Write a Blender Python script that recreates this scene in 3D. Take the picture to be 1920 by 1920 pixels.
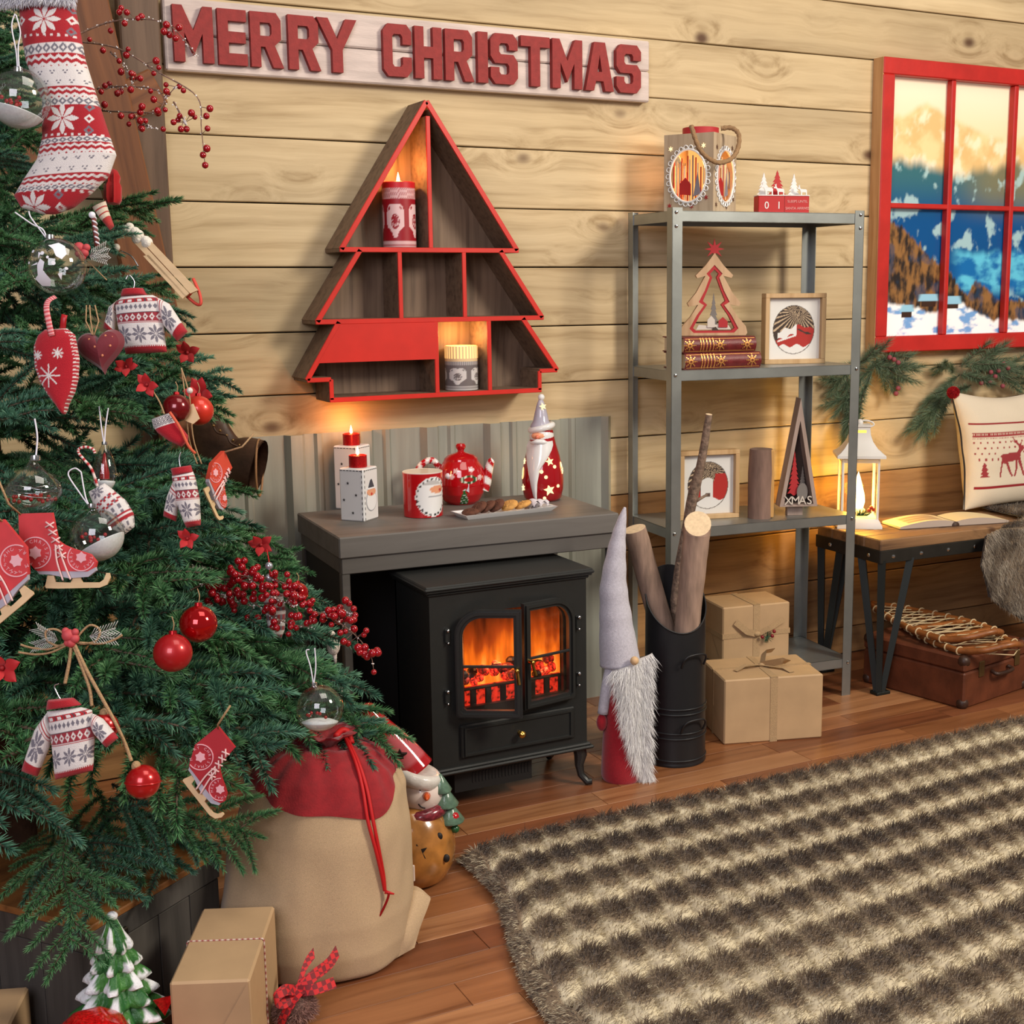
import bpy, bmesh, math, random
import numpy as np
from mathutils import Vector, Matrix, Euler, noise
from mathutils.geometry import tessellate_polygon
random.seed(7); rng = np.random.default_rng(7)
for o in list(bpy.data.objects): bpy.data.objects.remove(o)
SC = bpy.context.scene; COL = SC.collection
PI = math.pi
def sin(a): return math.sin(a)
def cos(a): return math.cos(a)
# ------------------------------------------------------------------ camera (wall plane y = 0, floor z = 0, x to the right, metres)
F_PX, PPX, PIT, YAW, ROLL = 2486.0, 1071.6, 0.169653, 0.489798, -0.007218
CAM = Vector((-1.9088, -3.3076, 1.2037))
FW = Vector((sin(YAW)*cos(PIT), cos(YAW)*cos(PIT), -sin(PIT)))
_r = Vector((cos(YAW), -sin(YAW), 0)); _u = _r.cross(FW)
RT = _r*cos(ROLL) + _u*sin(ROLL); UP = -_r*sin(ROLL) + _u*cos(ROLL)
cd = bpy.data.cameras.new('camera'); cam = bpy.data.objects.new('camera', cd); COL.objects.link(cam)
cd.sensor_width = 36; cd.lens = F_PX/1920*36; cd.shift_x = (960-PPX)/1920; cd.clip_start = 0.05
cam.matrix_world = Matrix((( RT.x, UP.x, -FW.x, CAM.x), (RT.y, UP.y, -FW.y, CAM.y), (RT.z, UP.z, -FW.z, CAM.z), (0, 0, 0, 1)))
SC.camera = cam
# ------------------------------------------------------------------ world, lights, exposure
w = bpy.data.worlds.new('world'); SC.world = w; w.use_nodes = True
w.node_tree.nodes['Background'].inputs[0].default_value = (1.0, 0.93, 0.86, 1)
w.node_tree.nodes['Background'].inputs[1].default_value = 0.17
def area(name, loc, target, size, energy, col):
    d = bpy.data.lights.new(name, 'AREA'); d.shape = 'SQUARE'; d.size = size; d.energy = energy; d.color = col
    o = bpy.data.objects.new(name, d); COL.objects.link(o); o.location = loc
    o.rotation_euler = (Vector(target)-Vector(loc)).to_track_quat('-Z', 'Y').to_euler(); return o
area('key_lamp', (1.35, -3.3, 2.75), (-0.5, -0.4, 0.6), 0.9, 122, (1.0, 0.90, 0.75))
area('fill_lamp', (-3.1, -4.0, 2.3), (-1.0, -0.8, 0.5), 1.6, 72, (0.95, 0.90, 1.0))
area('ceiling_lamp', (-0.6, -1.9, 3.3), (-0.6, -0.9, 0.0), 1.4, 26, (1.0, 0.93, 0.82))
SC.view_settings.view_transform = 'Standard'; SC.view_settings.look = 'None'
SC.view_settings.gamma = 1.0; SC.view_settings.use_curve_mapping = False; SC.view_settings.exposure = 0.0
# ------------------------------------------------------------------ photo pixel -> point on a known plane
def ray(px, py): return FW + RT*((px-PPX)/F_PX) + UP*((960-py)/F_PX)
def WY(px, py, y=0.0): d = ray(px, py); return CAM + d*((y-CAM.y)/d.y)
def FZ(px, py, z=0.0): d = ray(px, py); return CAM + d*((z-CAM.z)/d.z)
def AD(px, py, dep): return CAM + ray(px, py)*dep
def depth_of(p): return (Vector(p)-CAM).dot(FW)
# ------------------------------------------------------------------ mesh helpers
def S(r, g, b):
    def f(c):
        c /= 255.0
        return c/12.92 if c <= 0.04045 else ((c+0.055)/1.055)**2.4
    return (f(r), f(g), f(b))
def lerp(a, b, t): return a+(b-a)*t
def mixc(a, b, t): return tuple(x+(y-x)*t for x, y in zip(a, b))
def interp(tab, t):
    if t <= tab[0][0]: return tab[0][1]
    for (a, x), (b, y) in zip(tab, tab[1:]):
        if t <= b: return x+(y-x)*((t-a)/(b-a))
    return tab[-1][1]
def interpv(tab, t):
    k = len(tab[0][1]); return tuple(interp([(a, v[i]) for a, v in tab], t) for i in range(k))
def cat(pts, n):
    """smooth curve through points"""
    P = [Vector(p) for p in pts]; k = len(P)-1; out = []
    for i in range(n+1):
        t = i/n*k; j = min(int(t), k-1); f = t-j; a, b, c, d = P[max(j-1, 0)], P[j], P[j+1], P[min(j+2, k)]
        out.append(((2*b)+(c-a)*f+(2*a-5*b+4*c-d)*f*f+(3*b-a-3*c+d)*f**3)*.5)
    return out
def inpoly(x, z, poly):
    r = False; j = len(poly)-1
    for i in range(len(poly)):
        if (poly[i][1] > z) != (poly[j][1] > z) and x < (poly[j][0]-poly[i][0])*(z-poly[i][1])/(poly[j][1]-poly[i][1])+poly[i][0]: r = not r
        j = i
    return r
class MB:
    def __init__(s, m=None): s.v = []; s.f = []; s.c = []; s.m = m; s.hc = False
    def add(s, vs, fs, col=None):
        b = len(s.v)
        if s.m is not None: vs = [s.m @ Vector(p) for p in vs]
        s.v.extend(tuple(p) for p in vs); s.f.extend(tuple(i+b for i in f) for f in fs)
        if col is None: s.c.extend([(1, 1, 1)]*len(vs))
        else:
            s.hc = True
            if isinstance(col, list): s.c.extend(col)
            else: s.c.extend([col]*len(vs))
        return s
    def box(s, c, sz, ch=0.0, rot=None, col=None):
        hx, hy, hz = sz[0]/2, sz[1]/2, sz[2]/2; ch = min(ch, hx*.95, hy*.95, hz*.95); vs = []; fs = []
        if ch <= 0:
            vs = [Vector((x, y, z)) for x in (-hx, hx) for y in (-hy, hy) for z in (-hz, hz)]
            fs = [(0, 1, 3, 2), (4, 6, 7, 5), (0, 4, 5, 1), (2, 3, 7, 6), (0, 2, 6, 4), (1, 5, 7, 3)]
        else:
            idx = {}
            for x in (-1, 1):
                for y in (-1, 1):
                    for z in (-1, 1):
                        for a in range(3):
                            p = [x*(hx-ch), y*(hy-ch), z*(hz-ch)]; p[a] = (x, y, z)[a]*(hx, hy, hz)[a]
                            idx[(x, y, z, a)] = len(vs); vs.append(Vector(p))
            def k(x, y, z, a): return idx[(x, y, z, a)]
            for sg in (-1, 1):
                q = [(-1, -1), (1, -1), (1, 1), (-1, 1)]
                fs.append(tuple(k(sg, a, b, 0) for a, b in (q if sg > 0 else q[::-1])))
                fs.append(tuple(k(b, sg, a, 1) for a, b in (q if sg > 0 else q[::-1])))
                fs.append(tuple(k(a, b, sg, 2) for a, b in (q if sg > 0 else q[::-1])))
            for a in (-1, 1):
                for b in (-1, 1):
                    f = [k(a, b, -1, 0), k(a, b, 1, 0), k(a, b, 1, 1), k(a, b, -1, 1)]; fs.append(tuple(f if a*b < 0 else f[::-1]))
                    f = [k(-1, a, b, 1), k(1, a, b, 1), k(1, a, b, 2), k(-1, a, b, 2)]; fs.append(tuple(f if a*b < 0 else f[::-1]))
                    f = [k(a, -1, b, 2), k(a, 1, b, 2), k(a, 1, b, 0), k(a, -1, b, 0)]; fs.append(tuple(f if a*b < 0 else f[::-1]))
                    for c2 in (-1, 1):
                        f = [k(a, b, c2, 0), k(a, b, c2, 1), k(a, b, c2, 2)]; fs.append(tuple(f if a*b*c2 > 0 else f[::-1]))
        if rot is not None: vs = [rot @ p for p in vs]
        c = Vector(c); return s.add([p+c for p in vs], fs, col)
    def bx(s, x0, x1, y0, y1, z0, z1, ch=0.0, col=None):
        return s.box(((x0+x1)/2, (y0+y1)/2, (z0+z1)/2), (abs(x1-x0), abs(y1-y0), abs(z1-z0)), ch, None, col)
    def prism(s, poly, y0, y1, holes=(), col=None):
        """polygon in x,z extruded from y0 (front) to y1 (back)"""
        loops = [list(poly)]+[list(h) for h in holes]
        tri = tessellate_polygon([[Vector((p[0], p[1], 0)) for p in l] for l in loops])
        flat = [p for l in loops for p in l]; n = len(flat)
        vs = [(p[0], y0, p[1]) for p in flat]+[(p[0], y1, p[1]) for p in flat]; fs = []
        for t in tri:
            a, b, c = [flat[i] for i in t]
            ccw = (b[0]-a[0])*(c[1]-a[1])-(b[1]-a[1])*(c[0]-a[0]) > 0
            t = tuple(t) if ccw else tuple(t)[::-1]
            fs.append(t); fs.append(tuple(i+n for i in t[::-1]))
        b = 0
        for li, l in enumerate(loops):
            k = len(l); ar = sum(l[i][0]*l[(i+1) % k][1]-l[(i+1) % k][0]*l[i][1] for i in range(k))
            flip = (ar > 0) != (li == 0)
            for i in range(k):
                j = (i+1) % k; q = (b+i, b+i+n, b+j+n, b+j); fs.append(q[::-1] if flip else q)
            b += k
        return s.add(vs, fs, col)
    def tube(s, path, r, n=8, cap=True, col=None, closed=False, flat=1.0):
        P = [Vector(p) for p in path]; k = len(P); rr = list(r) if hasattr(r, '__len__') else [r]*k; vs = []; fs = []; cs = []
        t = (P[1]-P[0]).normalized(); a = Vector((0, 0, 1)) if abs(t.z) < .9 else Vector((1, 0, 0))
        nrm = (a-t*a.dot(t)).normalized()
        for i in range(k):
            if closed: t = (P[(i+1) % k]-P[i-1])
            else: t = P[min(i+1, k-1)]-P[max(i-1, 0)]
            t = t.normalized() if t.length > 1e-9 else Vector((0, 0, 1))
            nrm = nrm-t*nrm.dot(t); nrm = nrm.normalized() if nrm.length > 1e-6 else t.orthogonal().normalized()
            bn = t.cross(nrm)
            for j in range(n):
                an = 2*PI*j/n; vs.append(P[i]+nrm*(cos(an)*rr[i])+bn*(sin(an)*rr[i]*flat))
                if isinstance(col, list): cs.append(col[i])
        for i in range(k if closed else k-1):
            for j in range(n):
                a0 = i*n+j; b0 = i*n+(j+1) % n; a1 = ((i+1) % k)*n+j; b1 = ((i+1) % k)*n+(j+1) % n
                fs.append((a0, b0, b1, a1))
        if cap and not closed:
            fs.append(tuple(range(n))[::-1]); fs.append(tuple((k-1)*n+j for j in range(n)))
        return s.add(vs, fs, cs if isinstance(col, list) else col)
    def lathe(s, prof, n=24, c=(0, 0, 0), col=None, sx=1, sy=1, wob=None, cap=True):
        vs = []; fs = []; cs = []; k = len(prof)
        for i, (r, z) in enumerate(prof):
            for j in range(n):
                a = 2*PI*j/n; q = r*(wob(a, z) if wob else 1)
                vs.append((c[0]+q*cos(a)*sx, c[1]+q*sin(a)*sy, c[2]+z))
                if callable(col): cs.append(col(a, z, i))
                elif isinstance(col, list): cs.append(col[i])
        for i in range(k-1):
            for j in range(n): fs.append((i*n+j, i*n+(j+1) % n, (i+1)*n+(j+1) % n, (i+1)*n+j))
        if cap and prof[0][0] > 1e-5: fs.append(tuple(range(n))[::-1])
        if cap and prof[-1][0] > 1e-5: fs.append(tuple((k-1)*n+j for j in range(n)))
        return s.add(vs, fs, cs if cs else col)
    def sph(s, c, r, n=16, m=10, sx=1, sy=1, sz=1, col=None, rot=None):
        vs = []; fs = []; cs = []
        for i in range(m+1):
            t = PI*i/m-PI/2
            for j in range(n):
                a = 2*PI*j/n; p = Vector((r*cos(t)*cos(a)*sx, r*cos(t)*sin(a)*sy, r*sin(t)*sz))
                if callable(col): cs.append(col(p/r))
                if rot is not None: p = rot @ p
                vs.append(p+Vector(c))
        for i in range(m):
            for j in range(n): fs.append((i*n+j, i*n+(j+1) % n, (i+1)*n+(j+1) % n, (i+1)*n+j))
        return s.add(vs, fs, cs if cs else col)
    def grid(s, fn, nu, nv, cu=False, col=None, flip=False):
        vs = []; cs = []; fs = []; mu = nu if cu else nu+1
        for j in range(nv+1):
            for i in range(mu):
                u, v = i/nu, j/nv; vs.append(fn(u, v))
                if callable(col): cs.append(col(u, v))
        for j in range(nv):
            for i in range(nu):
                q = (j*mu+i, j*mu+(i+1) % mu, (j+1)*mu+(i+1) % mu, (j+1)*mu+i); fs.append(q[::-1] if flip else q)
        return s.add(vs, fs, cs if cs else col)
    def pillow(s, bounds, thick, nu, nv, col=None, flatn=2.5, back=1.0, edge=0.0):
        """puffed shape between left and right boundary curves: bounds = [(v, (xl, zl, xr, zr))]; front is -y"""
        def pos(u, v, sg):
            xl, zl, xr, zr = interpv(bounds, v); e = 1-abs(2*u-1)**flatn; e2 = 1-abs(2*v-1)**8
            t = edge+(thick-edge)*math.sqrt(max(e, 0))*math.sqrt(max(e2, 0))
            return (lerp(xl, xr, u), -sg*t*(1 if sg > 0 else back), lerp(zl, zr, u))
        s.grid(lambda u, v: pos(u, v, 1), nu, nv, False, col, True)
        s.grid(lambda u, v: pos(u, v, -1), nu, nv, False, col)
        return s
    def build(s, name, mat, parent=None, smooth=35, solid=None):
        me = bpy.data.meshes.new(name); me.from_pydata(s.v, [], s.f)
        if s.hc:
            at = me.color_attributes.new('Col', 'FLOAT_COLOR', 'POINT')
            a = np.ones((len(s.c), 4), dtype=np.float32); a[:, :3] = np.array(s.c, dtype=np.float32); at.data.foreach_set('color', a.ravel())
        me.update()
        if smooth:
            me.shade_smooth()
            if smooth < 180: me.set_sharp_from_angle(angle=math.radians(smooth))
        me.materials.append(mat); o = bpy.data.objects.new(name, me); COL.objects.link(o)
        if parent is not None: o.parent = parent
        return o
def npmesh(name, V, Fa, mat, parent=None, C=None, smooth=False):
    me = bpy.data.meshes.new(name); n, k = Fa.shape
    me.vertices.add(len(V)); me.vertices.foreach_set('co', np.ascontiguousarray(V, dtype=np.float32).ravel())
    me.loops.add(n*k); me.loops.foreach_set('vertex_index', np.ascontiguousarray(Fa, dtype=np.int32).ravel())
    me.polygons.add(n); me.polygons.foreach_set('loop_start', np.arange(0, n*k, k, dtype=np.int32))
    if C is not None:
        at = me.color_attributes.new('Col', 'FLOAT_COLOR', 'POINT'); a = np.ones((len(V), 4), dtype=np.float32); a[:, :3] = C; at.data.foreach_set('color', a.ravel())
    me.update(calc_edges=True); me.validate()
    if smooth: me.shade_smooth()
    me.materials.append(mat); o = bpy.data.objects.new(name, me); COL.objects.link(o)
    if parent is not None: o.parent = parent
    return o
def tag(o, label=None, cat=None, group=None, kind=None):
    if label: o['label'] = label
    if cat: o['category'] = cat
    if group: o['group'] = group
    if kind: o['kind'] = kind
    return o
def thing(name, label, cat, loc=(0, 0, 0), rz=0.0, group=None):
    o = bpy.data.objects.new(name, None); COL.objects.link(o); o.empty_display_size = .02
    o.location = loc; o.rotation_euler = (0, 0, rz); return tag(o, label, cat, group)
def plabel(o, label): o['label'] = label; return o
def copy_tree(o, parent=None):
    c = o.copy(); COL.objects.link(c); c.parent = parent
    for ch in list(o.children): copy_tree(ch, c)
    return c
def upright(px, py, z=0.0, y=None):
    """base point of a standing thing seen at a pixel: location, yaw that turns local -y to the camera, metres per pixel"""
    p = FZ(px, py, z) if y is None else WY(px, py, y)
    d = p-CAM; return p, math.atan2(-d.x, d.y), depth_of(p)/F_PX
def facing(px, py, dep):
    """frame of a hanging thing that faces the camera; local x right, z up, -y to the camera"""
    p = AD(px, py, dep)
    return Matrix(((RT.x, FW.x, UP.x, p.x), (RT.y, FW.y, UP.y, p.y), (RT.z, FW.z, UP.z, p.z), (0, 0, 0, 1))), dep/F_PX
def hang(name, label, cat, px, py, dep, group=None):
    o = thing(name, label, cat, group=group); m, s = facing(px, py, dep); o.matrix_world = m
    return o, s, (lambda x, y, d=0.0: Vector(((x-px)*s, d, (py-y)*s)))
# ------------------------------------------------------------------ materials
MATS = {}
def nmat(name):
    m = bpy.data.materials.new(name); m.use_nodes = True; nt = m.node_tree; b = nt.nodes['Principled BSDF']; MATS[name] = m
    return m, nt, b
def nd(nt, t, **kw):
    n = nt.nodes.new(t)
    for k, v in kw.items(): setattr(n, k, v)
    return n
def ramp(nt, stops, fac=None, interp_='LINEAR'):
    r = nd(nt, 'ShaderNodeValToRGB'); e = r.color_ramp.elements; r.color_ramp.interpolation = interp_
    e[0].position, e[0].color = stops[0][0], (*stops[0][1], 1); e[1].position, e[1].color = stops[-1][0], (*stops[-1][1], 1)
    for p, c in stops[1:-1]: q = e.new(p); q.color = (*c, 1)
    if fac is not None: nt.links.new(fac, r.inputs[0])
    return r
def mat(name, col=(1, 1, 1), rough=.5, metal=0, var=0.0, scale=40, bump=0.0, bscale=200, sheen=0, coat=0, trans=0, ior=1.45, emis=None, estr=0, vcol=False, alpha=1, sss=0, stretch=(1, 1, 1), spec=.5):
    if name in MATS: return MATS[name]
    m, nt, b = nmat(name); L = nt.links.new
    b.inputs['Roughness'].default_value = rough; b.inputs['Metallic'].default_value = metal; b.inputs['Base Color'].default_value = (*col, 1)
    b.inputs['Sheen Weight'].default_value = sheen; b.inputs['Coat Weight'].default_value = coat; b.inputs['Transmission Weight'].default_value = trans
    b.inputs['IOR'].default_value = ior; b.inputs['Alpha'].default_value = alpha; b.inputs['Specular IOR Level'].default_value = spec
    if sheen: b.inputs['Sheen Roughness'].default_value = .5
    if sss: b.inputs['Subsurface Weight'].default_value = sss; b.inputs['Subsurface Radius'].default_value = (.02, .008, .004); b.inputs['Subsurface Scale'].default_value = .3
    if emis: b.inputs['Emission Color'].default_value = (*emis, 1); b.inputs['Emission Strength'].default_value = estr
    src = None
    if vcol: a = nd(nt, 'ShaderNodeVertexColor', layer_name='Col'); src = a.outputs[0]
    tc = None
    if var > 0 or bump > 0:
        tc = nd(nt, 'ShaderNodeTexCoord'); mp = nd(nt, 'ShaderNodeMapping'); mp.inputs['Scale'].default_value = stretch; L(tc.outputs['Object'], mp.inputs[0])
    if var > 0:
        n = nd(nt, 'ShaderNodeTexNoise'); n.inputs['Scale'].default_value = scale; n.inputs['Detail'].default_value = 5; L(mp.outputs[0], n.inputs[0])
        r = ramp(nt, [(.3, (1-var,)*3), (.7, (1+var,)*3)], n.outputs[0])
        mx = nd(nt, 'ShaderNodeMix', data_type='RGBA', blend_type='MULTIPLY'); mx.inputs[0].default_value = 1
        if src: L(src, mx.inputs[6])
        else: mx.inputs[6].default_value = (*col, 1)
        L(r.outputs[0], mx.inputs[7]); src = mx.outputs[2]
    if src: L(src, b.inputs['Base Color'])
    if bump > 0:
        n = nd(nt, 'ShaderNodeTexNoise'); n.inputs['Scale'].default_value = bscale; n.inputs['Detail'].default_value = 3; L(mp.outputs[0], n.inputs[0])
        bp = nd(nt, 'ShaderNodeBump'); bp.inputs['Strength'].default_value = bump; bp.inputs['Distance'].default_value = .004; L(n.outputs[0], bp.inputs['Height']); L(bp.outputs[0], b.inputs['Normal'])
    return m
def wood(name, light, dark, axis=0, grain=26, rough=.6, knots=0.0, vary=.18, bump=.25, along=1.6, kcol=(.10, .045, .02), low=None):
    """sawn wood: grain stretched along an axis, optional knots, each board its own tone"""
    if name in MATS: return MATS[name]
    m, nt, b = nmat(name); L = nt.links.new; b.inputs['Roughness'].default_value = rough
    tc = nd(nt, 'ShaderNodeTexCoord'); oi = nd(nt, 'ShaderNodeObjectInfo')
    off = nd(nt, 'ShaderNodeVectorMath', operation='MULTIPLY_ADD'); cr = nd(nt, 'ShaderNodeCombineXYZ')
    for i in range(3): L(oi.outputs['Random'], cr.inputs[i])
    L(cr.outputs[0], off.inputs[0]); off.inputs[1].default_value = (31.7, 17.3, 23.9); L(tc.outputs['Object'], off.inputs[2])
    sc = [grain]*3; sc[axis] = along
    wn = nd(nt, 'ShaderNodeTexNoise'); wn.inputs['Scale'].default_value = 2.2; wn.inputs['Detail'].default_value = 2; L(off.outputs[0], wn.inputs[0])
    wa = nd(nt, 'ShaderNodeVectorMath', operation='MULTIPLY_ADD'); L(wn.outputs['Color'], wa.inputs[0]); wa.inputs[1].default_value = tuple(.05 for i in range(3)); L(off.outputs[0], wa.inputs[2])
    mp = nd(nt, 'ShaderNodeMapping'); mp.inputs['Scale'].default_value = sc
    vec = wa.outputs[0]
    if knots:
        ks = [3.1, 3.1, 3.1]; ks[axis] = 1.9
        kp = nd(nt, 'ShaderNodeMapping'); kp.inputs['Scale'].default_value = [k*1.7 for k in ks]; L(wa.outputs[0], kp.inputs[0])
        vo = nd(nt, 'ShaderNodeTexVoronoi'); vo.inputs['Scale'].default_value = 1.0; L(kp.outputs[0], vo.inputs[0])
        kd = nd(nt, 'ShaderNodeMapRange'); kd.inputs[1].default_value = .03; kd.inputs[2].default_value = .13*knots; kd.inputs[3].default_value = 1; kd.inputs[4].default_value = 0; kd.interpolation_type = 'SMOOTHSTEP'; L(vo.outputs['Distance'], kd.inputs[0])
        kb = nd(nt, 'ShaderNodeMapRange'); kb.inputs[1].default_value = .0; kb.inputs[2].default_value = .42; kb.inputs[3].default_value = .055; kb.inputs[4].default_value = 0; kb.interpolation_type = 'SMOOTHSTEP'; L(vo.outputs['Distance'], kb.inputs[0])
        ad = nd(nt, 'ShaderNodeVectorMath', operation='ADD'); L(wa.outputs[0], ad.inputs[0]); L(kb.outputs[0], ad.inputs[1]); vec = ad.outputs[0]
    L(vec, mp.inputs[0])
    n = nd(nt, 'ShaderNodeTexNoise'); n.inputs['Scale'].default_value = 1; n.inputs['Detail'].default_value = 6; n.inputs['Roughness'].default_value = .6; L(mp.outputs[0], n.inputs[0])
    r = ramp(nt, [(.3, dark), (.46, mixc(dark, light, .65)), (.62, light), (.8, mixc(light, dark, .25))], n.outputs[0]); src = r.outputs[0]
    # broad stains
    n2 = nd(nt, 'ShaderNodeTexNoise'); n2.inputs['Scale'].default_value = 3.0; n2.inputs['Detail'].default_value = 4; mp2 = nd(nt, 'ShaderNodeMapping'); s2 = [1.6]*3; s2[axis] = .5; mp2.inputs['Scale'].default_value = s2; L(off.outputs[0], mp2.inputs[0]); L(mp2.outputs[0], n2.inputs[0])
    r2 = ramp(nt, [(.3, (1-vary,)*3), (.7, (1+vary*.4, 1+vary*.35, 1+vary*.2))], n2.outputs[0])
    mx = nd(nt, 'ShaderNodeMix', data_type='RGBA', blend_type='MULTIPLY'); mx.inputs[0].default_value = 1; L(src, mx.inputs[6]); L(r2.outputs[0], mx.inputs[7]); src = mx.outputs[2]
    # tone of each board
    r3 = ramp(nt, [(0, (1-vary, 1-vary*1.15, 1-vary*1.35)), (1, (1+vary*.35,)*3)], oi.outputs['Random'])
    mx = nd(nt, 'ShaderNodeMix', data_type='RGBA', blend_type='MULTIPLY'); mx.inputs[0].default_value = 1; L(src, mx.inputs[6]); L(r3.outputs[0], mx.inputs[7]); src = mx.outputs[2]
    if knots:
        mx = nd(nt, 'ShaderNodeMix', data_type='RGBA'); L(kd.outputs[0], mx.inputs[0]); L(src, mx.inputs[6]); mx.inputs[7].default_value = (*kcol, 1); src = mx.outputs[2]
    L(src, b.inputs['Base Color'])
    if bump:
        bp = nd(nt, 'ShaderNodeBump'); bp.inputs['Strength'].default_value = bump; bp.inputs['Distance'].default_value = .003; L(n.outputs[0], bp.inputs['Height']); L(bp.outputs[0], b.inputs['Normal'])
    return m
def glow(name, col, strength):
    if name in MATS: return MATS[name]
    m, nt, b = nmat(name); nt.nodes.remove(b); e = nd(nt, 'ShaderNodeEmission'); e.inputs[0].default_value = (*col, 1); e.inputs[1].default_value = strength
    nt.links.new(e.outputs[0], nt.nodes['Material Output'].inputs[0]); return m
def glass(name, col=(1, 1, 1), rough=.0, tint=.12):
    """thin clear pane: mostly transparent with a fresnel reflection"""
    if name in MATS: return MATS[name]
    m, nt, b = nmat(name); nt.nodes.remove(b); L = nt.links.new
    t = nd(nt, 'ShaderNodeBsdfTransparent'); t.inputs[0].default_value = (*col, 1); g = nd(nt, 'ShaderNodeBsdfGlossy'); g.inputs['Roughness'].default_value = rough
    f = nd(nt, 'ShaderNodeLayerWeight'); f.inputs[0].default_value = .25; mr = nd(nt, 'ShaderNodeMapRange'); mr.inputs[3].default_value = tint; mr.inputs[4].default_value = .85; L(f.outputs['Facing'], mr.inputs[0])
    pw = nd(nt, 'ShaderNodeMath', operation='POWER'); L(mr.outputs[0], pw.inputs[0]); pw.inputs[1].default_value = 1.6
    x = nd(nt, 'ShaderNodeMixShader'); L(pw.outputs[0], x.inputs[0]); L(t.outputs[0], x.inputs[1]); L(g.outputs[0], x.inputs[2]); L(x.outputs[0], nt.nodes['Material Output'].inputs[0]); return m
def lamp(name, loc, energy, col, size=.02, parent=None):
    d = bpy.data.lights.new(name, 'POINT'); d.energy = energy; d.color = col; d.shadow_soft_size = size
    o = bpy.data.objects.new(name, d); COL.objects.link(o); o.location = loc
    if parent is not None: o.parent = parent
    return o
def text_mb(s, size, mb=None, m=None, depth=.0, col=None):
    cu = bpy.data.curves.new('t', 'FONT'); cu.body = s; cu.size = size; cu.extrude = depth; cu.align_x = 'CENTER'; cu.align_y = 'CENTER'; cu.resolution_u = 3
    o = bpy.data.objects.new('t', cu); COL.objects.link(o); dg = bpy.context.evaluated_depsgraph_get()
    me = bpy.data.meshes.new_from_object(o.evaluated_get(dg)); vs = [v.co.copy() for v in me.vertices]; fs = [tuple(p.vertices) for p in me.polygons]
    bpy.data.objects.remove(o); bpy.data.curves.remove(cu); bpy.data.meshes.remove(me)
    R = Matrix.Rotation(PI/2, 4, 'X'); R = m @ R if m is not None else R     # text in the x,z plane, facing -y
    mb = mb or MB(); return mb.add([R @ p for p in vs], fs, col)
RED = S(176, 22, 30); WHITE = (.8, .79, .77)

def fur(name, parent, root, d, ln, wd, col, m, droop=.5, jit=.2):
    """hair strands: roots, directions, length per strand, colour per strand"""
    root = np.asarray(root, float); d = np.asarray(d, float)+rng.normal(0, jit, root.shape); d /= np.linalg.norm(d, axis=1)[:, None]+1e-9; n = len(root)
    ln = np.asarray(ln, float)*np.ones(n); mid = root+d*(ln*.55)[:, None]; d2 = d+np.array([0, 0, -droop]); d2 /= np.linalg.norm(d2, axis=1)[:, None]+1e-9; tip = mid+d2*(ln*.55)[:, None]
    sd = np.cross(d, rng.normal(0, 1, (n, 3))); sd /= np.linalg.norm(sd, axis=1)[:, None]+1e-9
    V = np.stack([root-sd*wd, root+sd*wd, mid-sd*wd*.8, mid+sd*wd*.8, tip], 1).reshape(-1, 3); k = np.arange(n)*5
    T = np.concatenate([np.stack([k, k+1, k+3], 1), np.stack([k, k+3, k+2], 1), np.stack([k+2, k+3, k+4], 1)])
    C = np.repeat(np.asarray(col)*np.ones((n, 3)), 5, axis=0)
    return tag(npmesh(name, V, T, m, parent, C), kind='stuff')
# ================================================================== SETTING
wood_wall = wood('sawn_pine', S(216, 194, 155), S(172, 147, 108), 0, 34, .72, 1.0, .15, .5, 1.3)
wood_wall_low = wood('old_shaded_pine', S(186, 142, 92), S(130, 90, 54), 0, 30, .72, 1.0, .2, .35, 1.3)  # low boards: older browner wood, with some shade put into the colour
dark_gap = mat('dark_gap', S(28, 20, 14), .9)
wall = tag(MB().bx(-3.2, 2.8, .0225, .06, 0, 2.6).build('wall_back', dark_gap), 'pale sawn pine plank wall behind the mantelpiece', None, None, 'structure')
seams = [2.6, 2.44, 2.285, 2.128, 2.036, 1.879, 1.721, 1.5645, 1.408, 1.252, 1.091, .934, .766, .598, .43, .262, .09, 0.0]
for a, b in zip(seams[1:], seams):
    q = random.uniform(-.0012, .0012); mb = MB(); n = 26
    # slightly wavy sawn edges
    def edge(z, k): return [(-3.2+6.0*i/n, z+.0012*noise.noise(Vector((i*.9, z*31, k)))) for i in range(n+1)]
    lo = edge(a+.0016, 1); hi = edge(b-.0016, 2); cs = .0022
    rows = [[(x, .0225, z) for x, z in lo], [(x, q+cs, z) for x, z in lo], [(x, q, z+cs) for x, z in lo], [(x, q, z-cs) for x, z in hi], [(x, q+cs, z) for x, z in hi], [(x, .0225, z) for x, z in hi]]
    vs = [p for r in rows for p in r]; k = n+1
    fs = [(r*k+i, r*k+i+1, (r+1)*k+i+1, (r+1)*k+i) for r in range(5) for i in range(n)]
    mb.add(vs, fs); mb.build('plank', wood_wall if b > .7 else wood_wall_low, wall, 25)
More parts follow.
